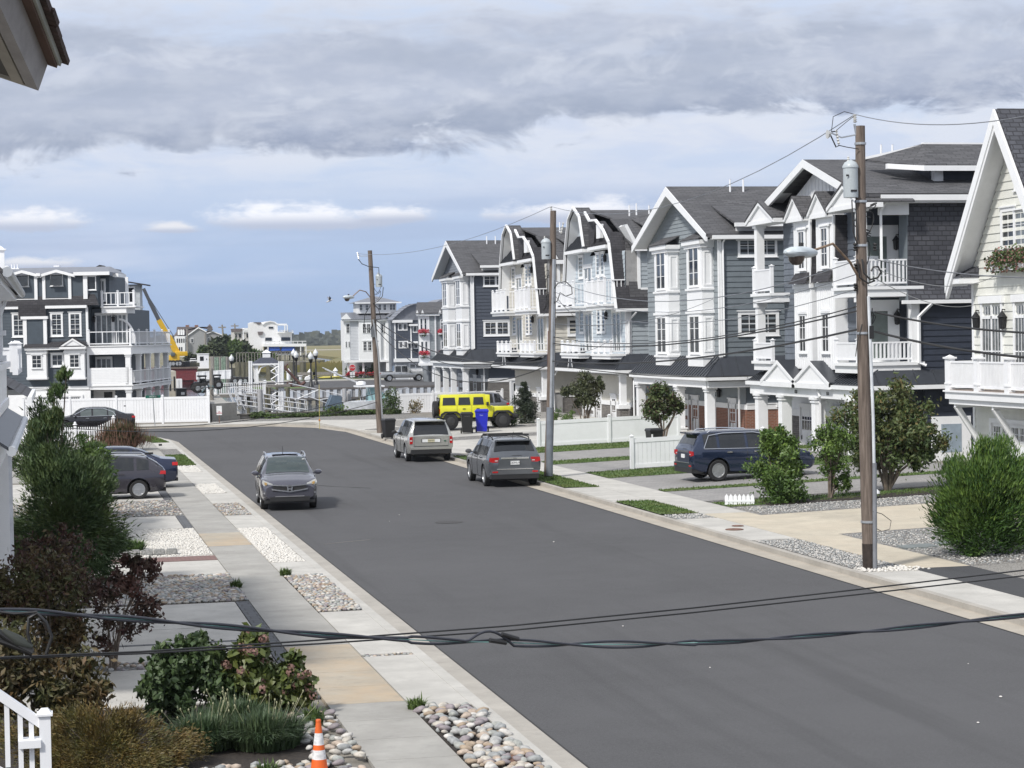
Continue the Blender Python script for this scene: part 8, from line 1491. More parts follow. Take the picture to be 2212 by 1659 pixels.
def shrub(label,x,y,z,h,clumps,m,n,s,seed,cat='shrub',name='shrub',asp=.42,upright=0.,stems=6,trunk_r=.03,fl=None,spray=0,group=None,tips=None):
    """clumps: (dx,dy,dz,radius) in metres; leaves are scattered in shells around many sub-clumps, with stems reaching them"""
    rr=random.Random(seed); t=thing(name,label,cat,(x,y,z),0,group); mb=MB(); tb=MB(); sub=[]
    for c in clumps:
        for _ in range(int(9+c[3]*8)):
            v=Vector((rr.gauss(0,1),rr.gauss(0,1),rr.gauss(0,1))).normalized()*c[3]*rr.uniform(.35,1.0); p=Vector(c[:3])+v
            if p.z<.05: p.z=rr.uniform(.05,.3)
            sub.append((p,c[3]*rr.uniform(.25,.5)))
    cen=Vector((0,0,h*.35))
    for i in range(n):
        p0,k=sub[i%len(sub)]; v=Vector((rr.gauss(0,1),rr.gauss(0,1),rr.gauss(0,1)))*.5*k; p=p0+v
        if p.z<.01: continue
        out=(p-cen).normalized()
        if spray: a=(out*1.+Vector((rr.uniform(-.7,.7),rr.uniform(-.7,.7),rr.uniform(-.1,.9)+upright))).normalized(); q=s*rr.uniform(.7,1.7); b=a.cross(Vector((rr.uniform(-1,1),rr.uniform(-1,1),rr.uniform(-1,1)))).normalized(); tgt=tb if tips and rr.random()<.22 and p.z>h*.3 else mb; tgt.add([tuple(p-b*q*.13),tuple(p+a*q),tuple(p+b*q*.13),tuple(p-a*q*.2)],[(0,1,2,3)])
        else:
            a=Vector((rr.uniform(-1,1),rr.uniform(-1,1),rr.uniform(-.2,1.))).normalized(); b=a.orthogonal().normalized(); b.rotate(Matrix.Rotation(rr.uniform(0,6.28),3,a)); d=a.cross(b); q=s*rr.uniform(.6,1.4); tgt=tb if tips and rr.random()<.2 and out.z>.1 else mb
            tgt.add([tuple(p-b*q),tuple(p+d*q*asp+a*q*.1),tuple(p+b*q),tuple(p-d*q*asp+a*q*.1)],[(0,1,2,3)])
    mb.build('foliage',m,t,recalc=False,uv=False)
    if tips: tb.build('young_foliage',tips,t,recalc=False,uv=False)
    st=MB()
    for i in range(stems):
        c=rr.choice(clumps); b0=Vector((rr.uniform(-.08,.08),rr.uniform(-.08,.08),0)); e=Vector((c[0]+rr.uniform(-.4,.4)*c[3],c[1]+rr.uniform(-.4,.4)*c[3],c[2]+rr.uniform(0,.6)*c[3])); st.tube([b0,b0+Vector((e.x*.3,e.y*.3,e.z*.45)),e*.75+b0*.2,e],[trunk_r,trunk_r*.8,trunk_r*.5,trunk_r*.2],6)
    if stems: st.build('trunk',BARK,t)
    if fl:
        fm,fn,fs=fl
        for i in range(fn):
            p0,k=rr.choice(sub); p=p0+Vector((rr.uniform(-.2,.4),-.9,rr.uniform(.3,.8)))*k; p=p+(p-cen).normalized()*fs*1.2; f_=MB()
            for _ in range(26): v=Vector((rr.gauss(0,1),rr.gauss(0,1),rr.gauss(0,1))).normalized()*fs; a=v.normalized(); b=a.orthogonal().normalized(); d=a.cross(b); e=fs*.35; f_.add([tuple(p+v-b*e),tuple(p+v+d*e),tuple(p+v+b*e),tuple(p+v-d*e)],[(0,1,2,3)])
            f_.build('flower_head',fm,t,recalc=False,uv=False)
    return t
shrub('dense rounded green bush in mulch in front of the parked dark blue car',21.15,58.1,.15,2.35,[(0,0,.5,.75),(-.15,0,1.2,.75),(.1,.1,1.8,.55),(.3,0,.7,.7),(-.3,0,1.9,.35)],FRESH,11000,.062,201,group='bushes and small trees on the right lots',tips=LIME)
shrub('loose airy yellow-green bush with bare stems between two denser plants',22.9,58.5,.2,2.4,[(-.2,0,1.6,.55),(.3,0,1.8,.5),(.1,.1,1.1,.5),(.0,0,2.0,.4),(.4,0,.5,.3)],FRESH,4600,.055,202,stems=14,trunk_r=.028,group='bushes and small trees on the right lots',tips=LIME)
shrub('broad dark multi-stemmed small tree with bronze tips behind the nearest utility pole',25.2,59.6,.25,3.3,[(0,0,1.6,.95),(-.9,0,2.0,.75),(.9,0,1.9,.85),(.3,0,2.6,.75),(-.4,0,2.6,.7),(1.3,0,1.4,.6),(-.6,0,1.3,.6),(.8,0,1.2,.6)],OLIVE,17000,.075,203,cat='tree',name='small_tree',stems=12,trunk_r=.05,group='bushes and small trees on the right lots',tips=mat('bronze_leaves',(.10,.11,.035),.6,kind='leaf',p=(5,(.13,.09,.03),(.07,.11,.03))))
shrub('large bright green feathery evergreen bush at the right edge of the picture',20.45,43.0,.15,2.8,[(0,0,.6,.8),(-.15,0,.9,.85),(.1,0,1.4,1.0),(-.1,0,1.9,.7),(.7,0,1.6,.85),(.3,0,2.2,.5),(-.45,0,1.2,.7),(.7,0,.8,.8)],mat('bright_evergreen',(.06,.125,.02),.55,kind='leaf',p=(4,(.03,.075,.014),(.14,.21,.04))),52000,.085,204,spray=1,upright=.6,stems=3,tips=LIME)
q=at(1430,900,86.0); shrub('small crape myrtle with reddish leaves in front of the grey townhouse columns',q.x,86,.25,3.1,[(-.35,0,2.0,.55),(.35,0,2.1,.55),(0,0,2.5,.5),(.0,0,1.6,.5),(.7,0,1.8,.3)],OLIVE,6000,.07,205,cat='tree',name='small_tree',stems=9,trunk_r=.035,group='bushes and small trees on the right lots',tips=WINE)
q=at(1262,880,100); shrub('small dark leafy tree behind the plain white fence, before the beige house garage',q.x,100,.28,3.3,[(-.4,0,2.1,.6),(.4,0,2.2,.6),(0,0,2.7,.45),(.1,0,1.7,.55),(-.9,0,2.2,.3),(.8,0,2.6,.3)],mat('dull_green_leaves',(.04,.055,.025),.6,kind='leaf',p=(3,(.07,.08,.03),(.09,.07,.04))),5200,.075,206,cat='tree',name='small_tree',stems=10,trunk_r=.035,group='bushes and small trees on the right lots')
shrub('dark conical evergreen beside the beige house stone corner',26.2,114.3,.25,2.5,[(0,0,.4,.8),(0,0,.9,.75),(0,0,1.4,.55),(.05,0,1.9,.38),(0,0,2.3,.2)],mat('black_green_leaves',(.014,.024,.012),.6,kind='leaf',p=(4,(.022,.035,.016),(.03,.045,.02))),11000,.05,207,stems=2)
shrub('round yellow-green flowering shrub right of the yellow vehicle, nearer one',24.75,112.2,.2,1.15,[(0,0,.45,.48),(.2,0,.55,.4),(-.2,0,.6,.35)],FRESH,2300,.045,208,stems=3,tips=mat('cream_flower_tips',(.35,.38,.15),.6)); shrub('small olive round shrub half behind the flowering one by the yellow vehicle',24.1,112.9,.2,1.05,[(0,0,.4,.42),(.1,0,.6,.35)],mat('olive_shrub',(.12,.12,.05),.6,kind='leaf',p=(5,(.08,.09,.03),(.17,.15,.07))),1500,.045,209,stems=3)
q=at(1215,900,99); shrub('low bright green shrub peeping over the plain white fence',q.x,99,.28,1.6,[(-.2,0,1.0,.4),(.3,0,1.0,.4),(0,0,.5,.4)],FRESH,1300,.05,210,stems=3)
# left side
shrub('tall dark feathery evergreen filling the left edge behind the white porch post',.1,44.6,.1,4.2,[(0,0,.8,.95),(.1,0,1.5,1.0),(-.1,0,2.2,.9),(.3,-.2,1.3,.85),(-.3,0,2.7,.65),(-.45,0,3.2,.45),(-.2,0,3.6,.2),(.4,0,.8,.8),(.4,0,2.2,.6),(-.9,0,1.0,.8)],EVER,52000,.085,211,spray=1,upright=-.1,stems=6,trunk_r=.07,cat='tree',name='evergreen_tree',tips=mat('olive_sprays',(.07,.10,.03),.6,kind='leaf',p=(3,(.05,.09,.03),(.14,.14,.04))))
shrub('thin open evergreen with drooping sprays behind the dense one, before the garage',-.1,62,.1,4.1,[(-.2,0,2.4,.8),(.5,0,2.0,.7),(.9,0,1.6,.7),(-.3,0,3.2,.5),(.1,0,3.8,.35),(.3,0,4.3,.2),(1.3,0,1.4,.6),(-.9,0,2.,.6)],EVER,7000,.11,212,spray=1,upright=-.3,stems=9,trunk_r=.035,cat='tree',name='evergreen_tree',tips=FRESH)
shrub('yellowing broad-leaved shrub against the hatchback at the left',1.1,59.5,.1,2.5,[(0,0,1.9,.5),(.1,0,1.3,.5),(-.4,0,2.2,.4),(-.3,0,1.2,.6),(.1,0,.7,.4)],FRESH,3000,.06,213,stems=6,tips=LIME)
rr=random.Random(77)
def tuft(label,x,y,z,r,h,n,m,seed,wd=.012,fl=None,name='grass_clump',lean=.7,group=None,cat='plant',tipm=None):
    rr=random.Random(seed); t=thing(name,label,cat,(x,y,z),0,group); mb=MB(); m2=MB()
    for i in range(n):
        a=rr.uniform(0,6.28); q=rr.uniform(0,1)**.6; a2=a+rr.uniform(-1.2,1.2); b=Vector((math.cos(a2)*r*.55*rr.random(),math.sin(a2)*r*.55*rr.random(),0)); L=h*rr.uniform(.5,1.25); o=Vector((math.cos(a),math.sin(a),0))*lean*q*rr.uniform(.3,1.1); p1=b+o*L*.38+Vector((0,0,L*(.62-.22*q))); p2=b+o*L*.95+Vector((0,0,L*(.95-.6*q))); s_=Vector((-math.sin(a),math.cos(a),0))*wd
        mb.add([tuple(b-s_),tuple(b+s_),tuple(p1+s_*.8),tuple(p1-s_*.8),tuple(p2)],[(0,1,2,3),(3,2,4)])
        if tipm and i%3==0: e=p2+Vector((o.x*.1,o.y*.1,.06)); m2.add([tuple(p2-s_*1.6-Vector((0,0,h*.16))),tuple(p2+s_*1.6-Vector((0,0,h*.16))),tuple(e)],[(0,1,2)])
    mb.build('blades',m,t,recalc=False,uv=False)
    if tipm: m2.build('seed_heads',tipm,t,recalc=False,uv=False)
    if fl:
        for i in range(fl[1]): a=rr.uniform(0,6.28); q=rr.uniform(.2,.9)*r; p=Vector((math.cos(a)*q,math.sin(a)*q,h*rr.uniform(.85,1.25))); f_=MB(); f_.lathe([(.004,-.02),(fl[2],0),(.004,.02)],tuple(p),6); f_.tube([(p.x*.5,p.y*.5,h*.3),tuple(p)],.003,3); f_.build('flower_stalk',fl[0],t)
    return t
tuft('large fountain of reddish ornamental grass by the corner of the cross street',2.95,101.5,.08,1.25,1.55,6500,mat('olive_grass_blades',(.075,.085,.03),.7,kind='leaf',p=(3,(.05,.07,.02),(.15,.10,.05))),221,.016,lean=.95,tipm=mat('red_plumes',(.17,.085,.06),.8,kind='leaf',p=(5,(.12,.07,.04),(.22,.12,.09))))
tuft('smaller green clump in front of the reddish ornamental grass',1.7,99.5,.08,.9,.7,1500,LEAFM,222,.016)
t=thing('clipped_hedge','clipped flat dark hedge in front of the black sedan','hedge',(-.2,119.0*.98,.08)); mb=MB(); rr=random.Random(8)
for i in range(5200):
    p=Vector((rr.uniform(-1.05,1.05),rr.uniform(-.4,.4),rr.uniform(.1,.82)+.03*math.sin(i))); 
    if rr.random()<.6: k=rr.choice((0,1,2)); p=Vector((p.x if k else rr.choice((-1.05,1.05)),-.4 if k==1 else p.y,.84 if k==2 else p.z))
    a=Vector((rr.uniform(-1,1),rr.uniform(-1,1),rr.uniform(-.2,1.))).normalized(); b=a.orthogonal().normalized(); d=a.cross(b); q=.035*rr.uniform(.6,1.6); mb.add([tuple(p-b*q),tuple(p+d*q*.6),tuple(p+b*q),tuple(p-d*q*.6)],[(0,1,2,3)])
mb.build('foliage',mat('hedge_leaves',(.018,.035,.014),.6,kind='leaf',p=(5,(.03,.05,.02),(.04,.06,.02))),t,recalc=False,uv=False); mb=MB()
for x in (-.8,-.4,0,.4,.8): mb.tube([(x,0,0),(x,0,.5)],.03,5)
mb.build('stems',BARK,t)
# edging blocks with low green plant
t=tuft('low spreading green plant behind the granite edging blocks',1.5,52.1,.1,.95,.33,2600,FRESH,223,.014,lean=1.1,name='low_plant')
for i in range(8):
    mb=MB(); mb.box(-.14,.14,-.09,.09,0,.15); o=mb.build('granite_block',mat('granite_block',(.28,.28,.27),.85,var=.3,vscale=25),loc=(.55+i*.30,50.75+((i*7)%3-1)*.01,.1)); o.rotation_euler=(0,0,R((i*37)%7-3)); bm=bmesh.new(); bm.from_mesh(o.data); bmesh.ops.bevel(bm,geom=list(bm.edges),offset=.025,segments=2,affect='EDGES'); bm.to_mesh(o.data); bm.free()
    tag(o,('leftmost','second','third','fourth','fifth','sixth','seventh','rightmost')[i]+' granite edging block in the row before the white gravel','edging block','granite edging blocks')
# foreground bed, lower left
shrub('sparse wine-red crape myrtle with long bare stems in front of the river stones at left',.75,33.2,.1,1.9,[(-.1,0,1.2,.35),(.3,0,1.35,.28),(.05,.1,.6,.35),(.55,0,1.6,.2),(.5,0,.9,.3),(.35,0,1.75,.15)],WINE,3000,.05,231,stems=16,trunk_r=.012)
shrub('dark wine and green shrub at the far left behind the near cables',-.25,33.5,.1,2.2,[(-.3,0,.8,.6),(.2,0,1.0,.6),(-.1,0,1.5,.5),(.25,0,.5,.5),(-.6,0,1.3,.5)],BRNG,11000,.045,232,stems=12,trunk_r=.02,tips=WINE)
shrub('dusky wine-red shrub between the tall evergreen and the brown-green shrub',-.1,37.8,.1,1.9,[(-.2,0,.9,.6),(.3,0,1.1,.5),(-.5,0,1.4,.4),(.1,0,1.6,.35)],WINE,3600,.045,233,stems=9,trunk_r=.015,tips=BRNG)
shrub('bushy dark green shrub with broad leaves, left of the dried hydrangea',1.72,28.4,.1,1.15,[(0,0,.4,.45),(.25,0,.5,.42),(-.3,0,.5,.42),(.05,0,.85,.3),(-.3,0,.8,.25)],mat('bluish_green_leaves',(.03,.055,.02),.55,kind='leaf',p=(5,(.05,.085,.025),(.09,.12,.04))),7500,.055,234,asp=.6,stems=6,trunk_r=.012)
shrub('hydrangea with olive leaves and dried brown-pink flower heads near the pavement',2.62,28.4,.1,1.2,[(0,0,.4,.48),(.35,0,.45,.42),(-.25,0,.65,.35),(-.05,0,1.0,.25),(.55,0,.35,.36),(-.2,0,.3,.4)],mat('hydrangea_leaves',(.095,.115,.025),.5,kind='leaf',p=(5,(.05,.08,.02),(.14,.13,.03))),7500,.06,235,asp=.62,stems=6,trunk_r=.012,fl=(HYD,62,.06))
for i,(x,y,r,h) in enumerate(((1.75,26.4,.75,.42),(2.5,26.2,.75,.45),(2.2,27.2,.6,.45))): tuft(('left','right','rear')[i]+' clump of strappy green leaves with pale stalks in front of the hydrangea',x,y,.1,r*1.05,h*1.15,3400,mat('strap_leaves',(.05,.085,.035),.55,kind='leaf',p=(6,(.035,.065,.025),(.10,.13,.06))),241+i,.009,(mat('pale_stalk',(.30,.30,.18),.7),14,.012),lean=1.1,group='strappy leaf clumps')
shrub('golden brown fine-leaved shrub filling the bottom left corner',.5,25.3,.1,.7,[(-.5,0,.2,.45),(0,0,.3,.42),(.4,0,.2,.42),(.8,0,.12,.35),(-.9,0,.3,.45),(.1,0,.5,.28),(-.4,0,.5,.32),(.3,-.5,.0,.45),(-.4,-.5,.0,.45)],GOLD,42000,.034,251,spray=1,upright=-.2,stems=6,trunk_r=.01,tips=BRNG)
shrub('dark brown-green shrub behind the stair railing in the bottom left corner',-.35,27.6,.1,1.5,[(0,0,.5,.6),(.4,0,.7,.5),(-.3,0,1.0,.5),(.7,0,.4,.4)],BRNG,9000,.055,252,stems=8,trunk_r=.015)
for i,(x,y) in enumerate(((3.28,27.4),(2.35,24.4),(4.82,28.2),(3.6,43.4),(4.85,45.2))): tuft(('tall weed beside the cone at the pavement edge','small weed in the stones at the bottom of the picture','weed at the corner of the near kerb stone bed','green weed at the pavement edge of the left stone bed','weed tuft at the far corner of the kerb stones')[i],x,y,.1,.22,.34 if i<1 else .22,160,LEAFM,260+i,.012,lean=1.,name='weed')
# river stones
SM=[]
for i,cc in enumerate(((.36,.36,.35),(.27,.28,.28),(.44,.41,.36),(.33,.26,.19),(.52,.50,.47),(.25,.22,.23),(.40,.33,.27),(.31,.32,.30))):
    SM.append(mat('river_stone_%s'%('grey slate sand brown chalk plum tan green'.split()[i]),cc,.75,var=.22,vscale=14,bump=.3))
SB=[]
for i in range(8):
    bm=bmesh.new(); bmesh.ops.create_icosphere(bm,subdivisions=2,radius=1); 
    for v in bm.verts: k=1+.22*noise.noise(v.co*1.1+Vector((i*7,0,0))); v.co=Vector((v.co.x*k,v.co.y*k*.74,v.co.z*k*.48))
    for f in bm.faces: f.smooth=True
    me=bpy.data.meshes.new('river_stone'); bm.to_mesh(me); bm.free(); me.materials.append(SM[i]); SB.append(me)
rs=random.Random(42)
def stones(x0,x1,y0,y1,n,s0,s1,z,inside=None):
    out=[]; tries=0; grid={}
    while len(out)<n and tries<n*40:
        tries+=1; x=rs.uniform(x0,x1);y=rs.uniform(y0,y1); s=rs.uniform(s0,s1)
        if inside and not inside(x,y): continue
        ok=True; gx,gy=int(x/.2),int(y/.2)
        for a in (-1,0,1):
            for b in (-1,0,1):
                for (px_,py_,ps) in grid.get((gx+a,gy+b),()):
                    if (px_-x)**2+(py_-y)**2<((ps+s)*.62)**2: ok=False
        if ok: grid.setdefault((gx,gy),[]).append((x,y,s)); out.append((x,y,s))
    return out
near=stones(LX0+.02,5.62,23.3,28.35,190,.055,.105,.1)+stones(2.75,3.6,23.6,28.4,95,.05,.10,.1,lambda x,y:x>3.0+(28.5-y)*.0 or y<24.9)
near=near[:285]
for i,(x,y,s) in enumerate(near):
    me=rs.choice(SB); o=bpy.data.objects.new('river_stone',me); COL.objects.link(o); o.location=(x,y,.085+s*.40+rs.uniform(0,.03)); o.scale=(s,s,s); o.rotation_euler=(rs.uniform(-.3,.3),rs.uniform(-.3,.3),rs.uniform(0,6.28)); strip_=x>4
    tag(o,'smooth river stone in the bed between the pavement and kerb at the bottom' if strip_ else 'smooth river stone in the garden edge around the traffic cone','stone','river stones of the kerb bed' if strip_ else 'river stones around the cone')
def stone_mass(name,lst,z):
    for mi in range(8):
        mb=MB(); base=SB[mi]; L_=[q for j,q in enumerate(lst) if j%8==mi]
        bm=bmesh.new(); bmesh.ops.create_icosphere(bm,subdivisions=1,radius=1); V=[v.co.copy() for v in bm.verts]; Fc=[tuple(v.index for v in f.verts) for f in bm.faces]; bm.free()
        for x,y,s in L_:
            rz=Matrix.Rotation(rs.uniform(0,6.28),3,'Z')@Matrix.Rotation(rs.uniform(-.3,.3),3,'X'); mb.add([tuple(Vector((x,y,z+s*.35))+rz@Vector((v.x*s,v.y*s*.75,v.z*s*.5))) for v in V],Fc)
        o=mb.build(name,SM[mi],uv=False,smooth=80); o['kind']='stuff'
stone_mass('river_stones',stones(LX0+.02,5.62,38.95,45.1,620,.04,.075,.09)+stones(.2,3.62,41.2,46.0,1700,.045,.085,.09)+stones(-4,3.3,33.05,33.7,260,.04,.07,.09)+stones(LX0+.02,5.6,33.12,33.34,24,.02,.05,.09)+stones(.4,2.9,23.6,25.1,200,.05,.09,.09),.085)
stone_mass('pebbles',stones(-1.5,3.6,62.3,68.4,1500,.03,.06,.09)+stones(LX0+.02,5.6,61.7,66.2,420,.03,.055,.09)+stones(-.5,3.6,50.4,57.6,2300,.028,.05,.09)[:0],.085)
WS=MB(); bm=bmesh.new(); bmesh.ops.create_icosphere(bm,subdivisions=1,radius=1); V=[v.co.copy() for v in bm.verts]; Fc=[tuple(v.index for v in f.verts) for f in bm.faces]; bm.free()
for x,y,s in stones(1.0,3.62,50.4,57.7,2600,.026,.048,.09)+stones(LX0+.02,5.6,48.0,57.1,1500,.026,.048,.09)+stones(LX0+.02,5.6,70.7,75.6,500,.03,.05,.09)+stones(LX0+.02,5.6,82.8,87.2,400,.03,.05,.09)+stones(16.85,18.0,40.9,41.75,130,.03,.055,.1)+stones(18.0,18.3,41.0,41.5,10,.03,.05,.1):
    rz=Matrix.Rotation(rs.uniform(0,6.28),3,'Z'); WS.add([tuple(Vector((x,y,(.09 if x<10 else .12)+s*.3))+rz@Vector((v.x*s,v.y*s*.7,v.z*s*.5))) for v in V],Fc)
o=WS.build('white_pebbles',mat('white_pebble',(.62,.60,.56),.8,var=.15,vscale=18),uv=False,smooth=80); o['kind']='stuff'
GS=[MB(),MB(),MB()]
for j,(x,y,s) in enumerate(stones(19.5,24,41.5,48.7,3000,.022,.04,.12)+stones(16.85,17.98,41.8,48.2,1300,.022,.038,.12)+stones(19.6,27,55.1,57.4,1500,.022,.04,.12)+stones(16.85,17.98,54.7,56.1,300,.022,.04,.12)):
    rz=Matrix.Rotation(rs.uniform(0,6.28),3,'Z'); GS[j%3].add([tuple(Vector((x,y,(yz(x) if x>19 else .112)+s*.3))+rz@Vector((v.x*s,v.y*s*.7,v.z*s*.5))) for v in V],Fc)
for j in range(3): o=GS[j].build('grey_gravel_stones',(SM[0],SM[1],SM[4])[j],uv=False,smooth=80); o['kind']='stuff'
# traffic cone
ORG=mat('safety_orange',(.72,.13,.02),.5,var=.06); REFW=mat('reflective_white',(.7,.7,.7),.5,var=.2,vscale=20)
t=thing('traffic_cone','orange traffic cone with two scuffed white bands at the bottom of the picture','traffic cone',(2.94,24.15,.1)); 
prof=lambda z:.115-.085*(z/.66)
for n_,z0,z1,m in (('cone_base_section',.04,.22,ORG),('white_band',.22,.33,REFW),('orange_band',.33,.39,ORG),('white_band',.39,.53,REFW),('cone_tip',.53,.66,ORG)): mb=MB(); mb.lathe([(prof(z0),z0),(prof(z1),z1)],(0,0,0),20); mb.build(n_,m,t,smooth=50)
mb=MB(); mb.box(-.18,.18,-.18,.18,0,.04); mb.build('foot_plate',ORG,t); mb=MB(); mb.lathe([(.03,.66),(.034,.67),(.028,.69),(.02,.69)],(0,0,0),14); mb.build('cone_rim',ORG,t)
# dome-shaped white light fixture in the mulch, low bench and pot
t=thing('garden_mushroom','small white mushroom-shaped garden ornament in the mulch by the nearest pole','ornament',(23.9,57.55,.24)); mb=MB(); mb.lathe([(.05,0),(.06,.1),(.07,.16)],(0,0,0),10); mb.build('stem',VINYL,t); mb=MB(); mb.lathe([(.02,.13),(.19,.15),(.18,.22),(.1,.29),(.01,.31)],(0,0,0),14); mb.build('cap',VINYL,t,smooth=50)
t=thing('garden_bench','low grey garden bench behind the large feathery bush','bench',(27.9,60.0,.35)); mb=MB(); mb.box(-.5,.5,-.18,.18,.38,.45); mb.build('seat',GREYW,t)
for x in (-.4,.4): mb=MB(); mb.box(x-.05,x+.05,-.15,.15,0,.38); mb.build('leg',GREYW,t)
t=thing('wooden_steps','weathered grey wooden step box beside the large bush at the right edge','steps',(22.05,43.2,.15)); mb=MB(); mb.box(-.1,1.4,-.3,.3,0,.14); mb.build('tread',GREYW,t); mb=MB(); mb.box(.15,1.4,-.1,.3,.14,.75); mb.build('box_body',GREYW,t)
# ---- next-door porch and upper storey at the left edge
t=thing('porch_house','white neighbouring house porch and balcony cut by the left edge of the picture','house',(-.9,41,0))
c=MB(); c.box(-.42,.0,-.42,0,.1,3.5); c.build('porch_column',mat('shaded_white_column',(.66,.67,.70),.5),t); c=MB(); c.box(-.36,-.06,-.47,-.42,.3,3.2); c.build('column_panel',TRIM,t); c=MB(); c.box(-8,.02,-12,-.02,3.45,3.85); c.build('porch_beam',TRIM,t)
r=MB(); r.slab([(-8,.35,3.85),(.22,.35,3.85),(-.35,-.5,4.25),(-8,-.5,4.25)],.05,(0,0,1)); r.slab([(.22,.35,3.85),(.22,-12,3.85),(-.35,-12,4.25),(-.35,-.5,4.25)],.05,(0,0,1)); r.build('porch_roof',SEAM,t); g=MB(); g.tube([(-8,.42,3.84),(.26,.42,3.84),(.26,-12,3.84)],.07,8); g.build('gutter',mat('gutter_grey',(.5,.52,.54),.35,metal=.3),t)
b=MB(); b.box(-8,-.02,-12,-.2,4.15,4.3); b.box(-8,0.02,-12,-.15,4.9,5.0); b.box(-7.9,-.06,-11.9,-.22,4.3,4.9); b.build('balcony_parapet',VINYL,t)
w=MB(); w.box(-8,-.3,-12,-1.2,4.3,6.2); w.build('upper_wall',OFFW,t); c=MB(); c.box(-.35,-.12,-.55,-.3,5.0,6.2); c.build('upper_column',TRIM,t); c=MB(); c.box(-.42,-.05,-.62,-.25,5.01,5.12); c.box(-.42,-.05,-.62,-.25,5.5,5.6); c.build('column_trim',TRIM,t)
r=MB(); r.slab([(-8,.4,6.3),(.2,.4,6.3),(-.2,-.9,6.65),(-8,-.9,6.65)],.06,(0,0,1)); r.slab([(.2,.4,6.3),(.2,-12,6.3),(-.2,-12,6.65),(-.2,-.9,6.65)],.06,(0,0,1)); r.build('upper_roof',SHING,t); g=MB(); g.tube([(-8,.46,6.32),(.26,.46,6.32),(.26,-12,6.32)],.075,8); g.build('gutter',MATS['gutter_grey'],t); g=MB(); g.box(-8,.15,-12,.35,6.18,6.28); g.build('soffit',WHITE,t)
railing(t,(-2.2,-.9,6.6),(1,0,0),(0,-1,0),2.1,.42,3,True,.2,.05); downspout(t,[(-.05,.2,6.2),(-.15,-.3,5.9),(-.15,-.22,5.2)],.04)
t=thing('garage_house','white-balconied neighbouring house with dark hipped porch roof behind the left porch','house',(-1.15,61,0)); b=MB(); b.box(-8,-.25,-10,-.3,.1,4.1); b.build('wall',OFFW,t)
r=MB(); r.add([(-8,.8,4.0),(.45,.8,4.0),(.45,-9,4.0),(-8,-9,4.0),(-1.2,-1.5,5.0),(-1.2,-9,5.0),(-8,-1.5,5.0)],[(0,1,4,6),(1,2,5,4)]); r.build('roof',SHAKE,t); g=MB(); g.box(-8,.5,.78,.9,3.85,4.02); g.box(.4,.52,-9,.78,3.85,4.02); g.build('fascia',TRIM,t)
railing(t,(-1.4,-1.0,4.55),(1,0,0),(0,-1,0),1.3,.7,2,True,.2,.05); railing(t,(.1,-1.0,4.55),(0,-1,0),(1,0,0),6,.7,5,False,.18,.05)
# ---- roof corner overhead, top left
T0=at(83,196,5.0); E_=at(0,14,4.15)-T0; Hh=at(104,136,5.0)-T0; S0=at(-30,158,5.02)-T0; t=thing('eave_corner','weathered white eave corner with worn brown shingles hanging in the top left corner','eave',tuple(T0)); nrm=E_.cross(Hh).normalized()
if nrm.x<0: nrm=-nrm
def par3(name,m,o,a,b,c_): mb=MB(); P=[o,o+a,o+a+b,o+b]; P+=[p+c_ for p in P]; mb.add([tuple(p) for p in P],[(0,3,2,1),(4,5,6,7),(0,1,5,4),(1,2,6,5),(2,3,7,6),(3,0,4,7)]); return mb.build(name,m,t)
PEEL=mat('peeling_white_paint',(.42,.405,.41),.75,kind='streak',p=((9,3,9),(.35,.34,.345)),bump=.3); par3('fascia_board',PEEL,Vector((0,0,0)),E_*2.4,Hh,-nrm*.03)
par3('lower_trim',mat('dirty_cream_trim',(.33,.31,.27),.7,var=.2),-Hh*.0-nrm*.035,E_*2.4,S0.normalized()*.03,Hh*.12)
par3('brown_strip',mat('bare_brown_wood',(.10,.06,.045),.85,var=.3),Hh*.93+nrm*.001,E_*2.4,Hh*.10,nrm*.022); par3('upper_trim',mat('grey_green_trim',(.34,.36,.34),.7,var=.15),Hh*1.03-nrm*.0,E_*2.4,Hh*.16,nrm*.03)
par3('soffit_boards',mat('grey_soffit_wood',(.13,.125,.12),.9,kind='streak',p=((6,30,6),(.07,.065,.06)),bump=.5),-nrm*.03+Hh*.10,E_*2.4,S0*3,Hh*.03); par3('soffit_edge',mat('dirty_cream_trim',(0,0,0)),-nrm*.03,E_*.02,S0*3,Hh*.1)
SHB=mat('worn_brown_shingles',(.045,.028,.025),.95,var=.4,vscale=30,bump=.6)
par3('roof_deck',SHB,Hh*1.19-nrm*.2,E_*2.4,nrm*.215,Hh*.12)
rr=random.Random(4)
for i in range(15): o=Hh*(1.22+rr.uniform(-.02,.02))+E_*(i*.16-.03); par3('shingle',SHB,o,E_*.155,nrm*(.042+rr.uniform(0,.010)),Hh*.17)
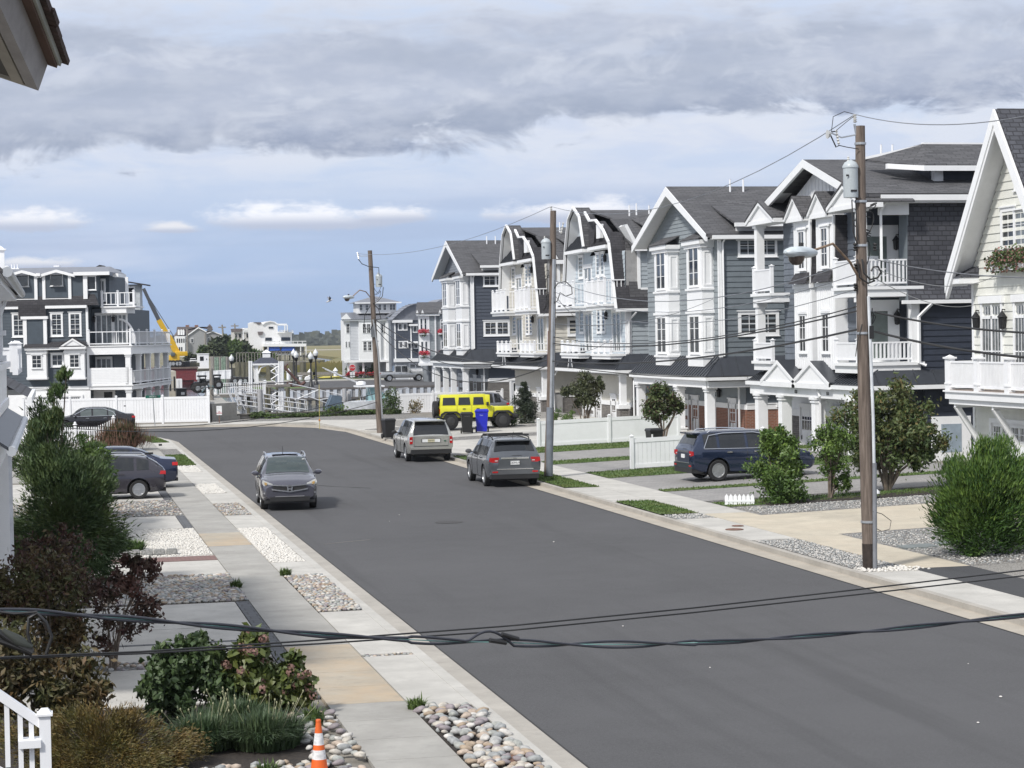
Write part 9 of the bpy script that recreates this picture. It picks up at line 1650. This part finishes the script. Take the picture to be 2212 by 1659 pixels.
# ---- stair railing, bottom left
t=thing('stair_railing','white stair handrail with newel post in the bottom left corner','railing',tuple(at(98,1640,19))); o=at(98,1640,19); V2=lambda x,y,dy=0:(at(x,y,19+dy)-o)
a=V2(82,1545);b=V2(115,1700); mb=MB(); mb.box(a.x+.01,b.x-.01,-.07,.07,b.z-.4,a.z); mb.build('newel_post',VINYL,t); mb=MB(); mb.box(a.x-.01,b.x+.01,-.09,.09,a.z,a.z+.02); q=(b.x-a.x)/2; xc=(a.x+b.x)/2; mb.add([(a.x,-.08,a.z+.02),(b.x,-.08,a.z+.02),(b.x,.08,a.z+.02),(a.x,.08,a.z+.02),(xc-.03,-.03,a.z+.06),(xc+.03,-.03,a.z+.06),(xc+.03,.03,a.z+.06),(xc-.03,.03,a.z+.06)],[(0,1,5,4),(1,2,6,5),(2,3,7,6),(3,0,4,7),(4,5,6,7)]); mb.build('post_cap',VINYL,t)
for nm,p,q_,w_ in (('handrail',V2(-60,1461),V2(90,1563),.05),('bottom_rail',V2(-60,1630),V2(90,1668) if 0 else V2(60,1700),.035)):
    mb=MB(); mb.add([(p.x,-.04,p.z-w_),(q_.x,-.04,q_.z-w_),(q_.x,.04,q_.z-w_),(p.x,.04,p.z-w_),(p.x,-.04,p.z+w_),(q_.x,-.04,q_.z+w_),(q_.x,.04,q_.z+w_),(p.x,.04,p.z+w_)],[(0,3,2,1),(4,5,6,7),(0,1,5,4),(1,2,6,5),(2,3,7,6),(3,0,4,7)]); mb.build(nm,VINYL,t)
for x in (-14,14,43,67): p=V2(x,1500+x*.68); mb=MB(); mb.box(p.x-.022,p.x+.022,-.02,.02,p.z-.62,p.z); mb.build('baluster',VINYL,t)
for i,(x,y) in enumerate(((74,1640),)): mb=MB(); p=V2(x,1600); mb.box(p.x-.14,p.x+.06,-.1,.1,p.z-.05,p.z+.02); mb.build('rail_foot',VINYL,t)
# ---- air: thin haze over the far marsh
hz=bpy.data.materials.new('haze'); hz.use_nodes=True; n_=hz.node_tree.nodes; n_.clear(); pv=n_.new('ShaderNodeVolumePrincipled'); pv.inputs['Color'].default_value=(.78,.86,1,1); pv.inputs['Density'].default_value=.00008; ou=n_.new('ShaderNodeOutputMaterial'); hz.node_tree.links.new(pv.outputs[0],ou.inputs['Volume'])
HAZE=True
if HAZE:
    mb=MB(); mb.box(-1800,3200,-80,2700,-6,40); o=mb.build('haze',hz,uv=False); o['kind']='stuff'
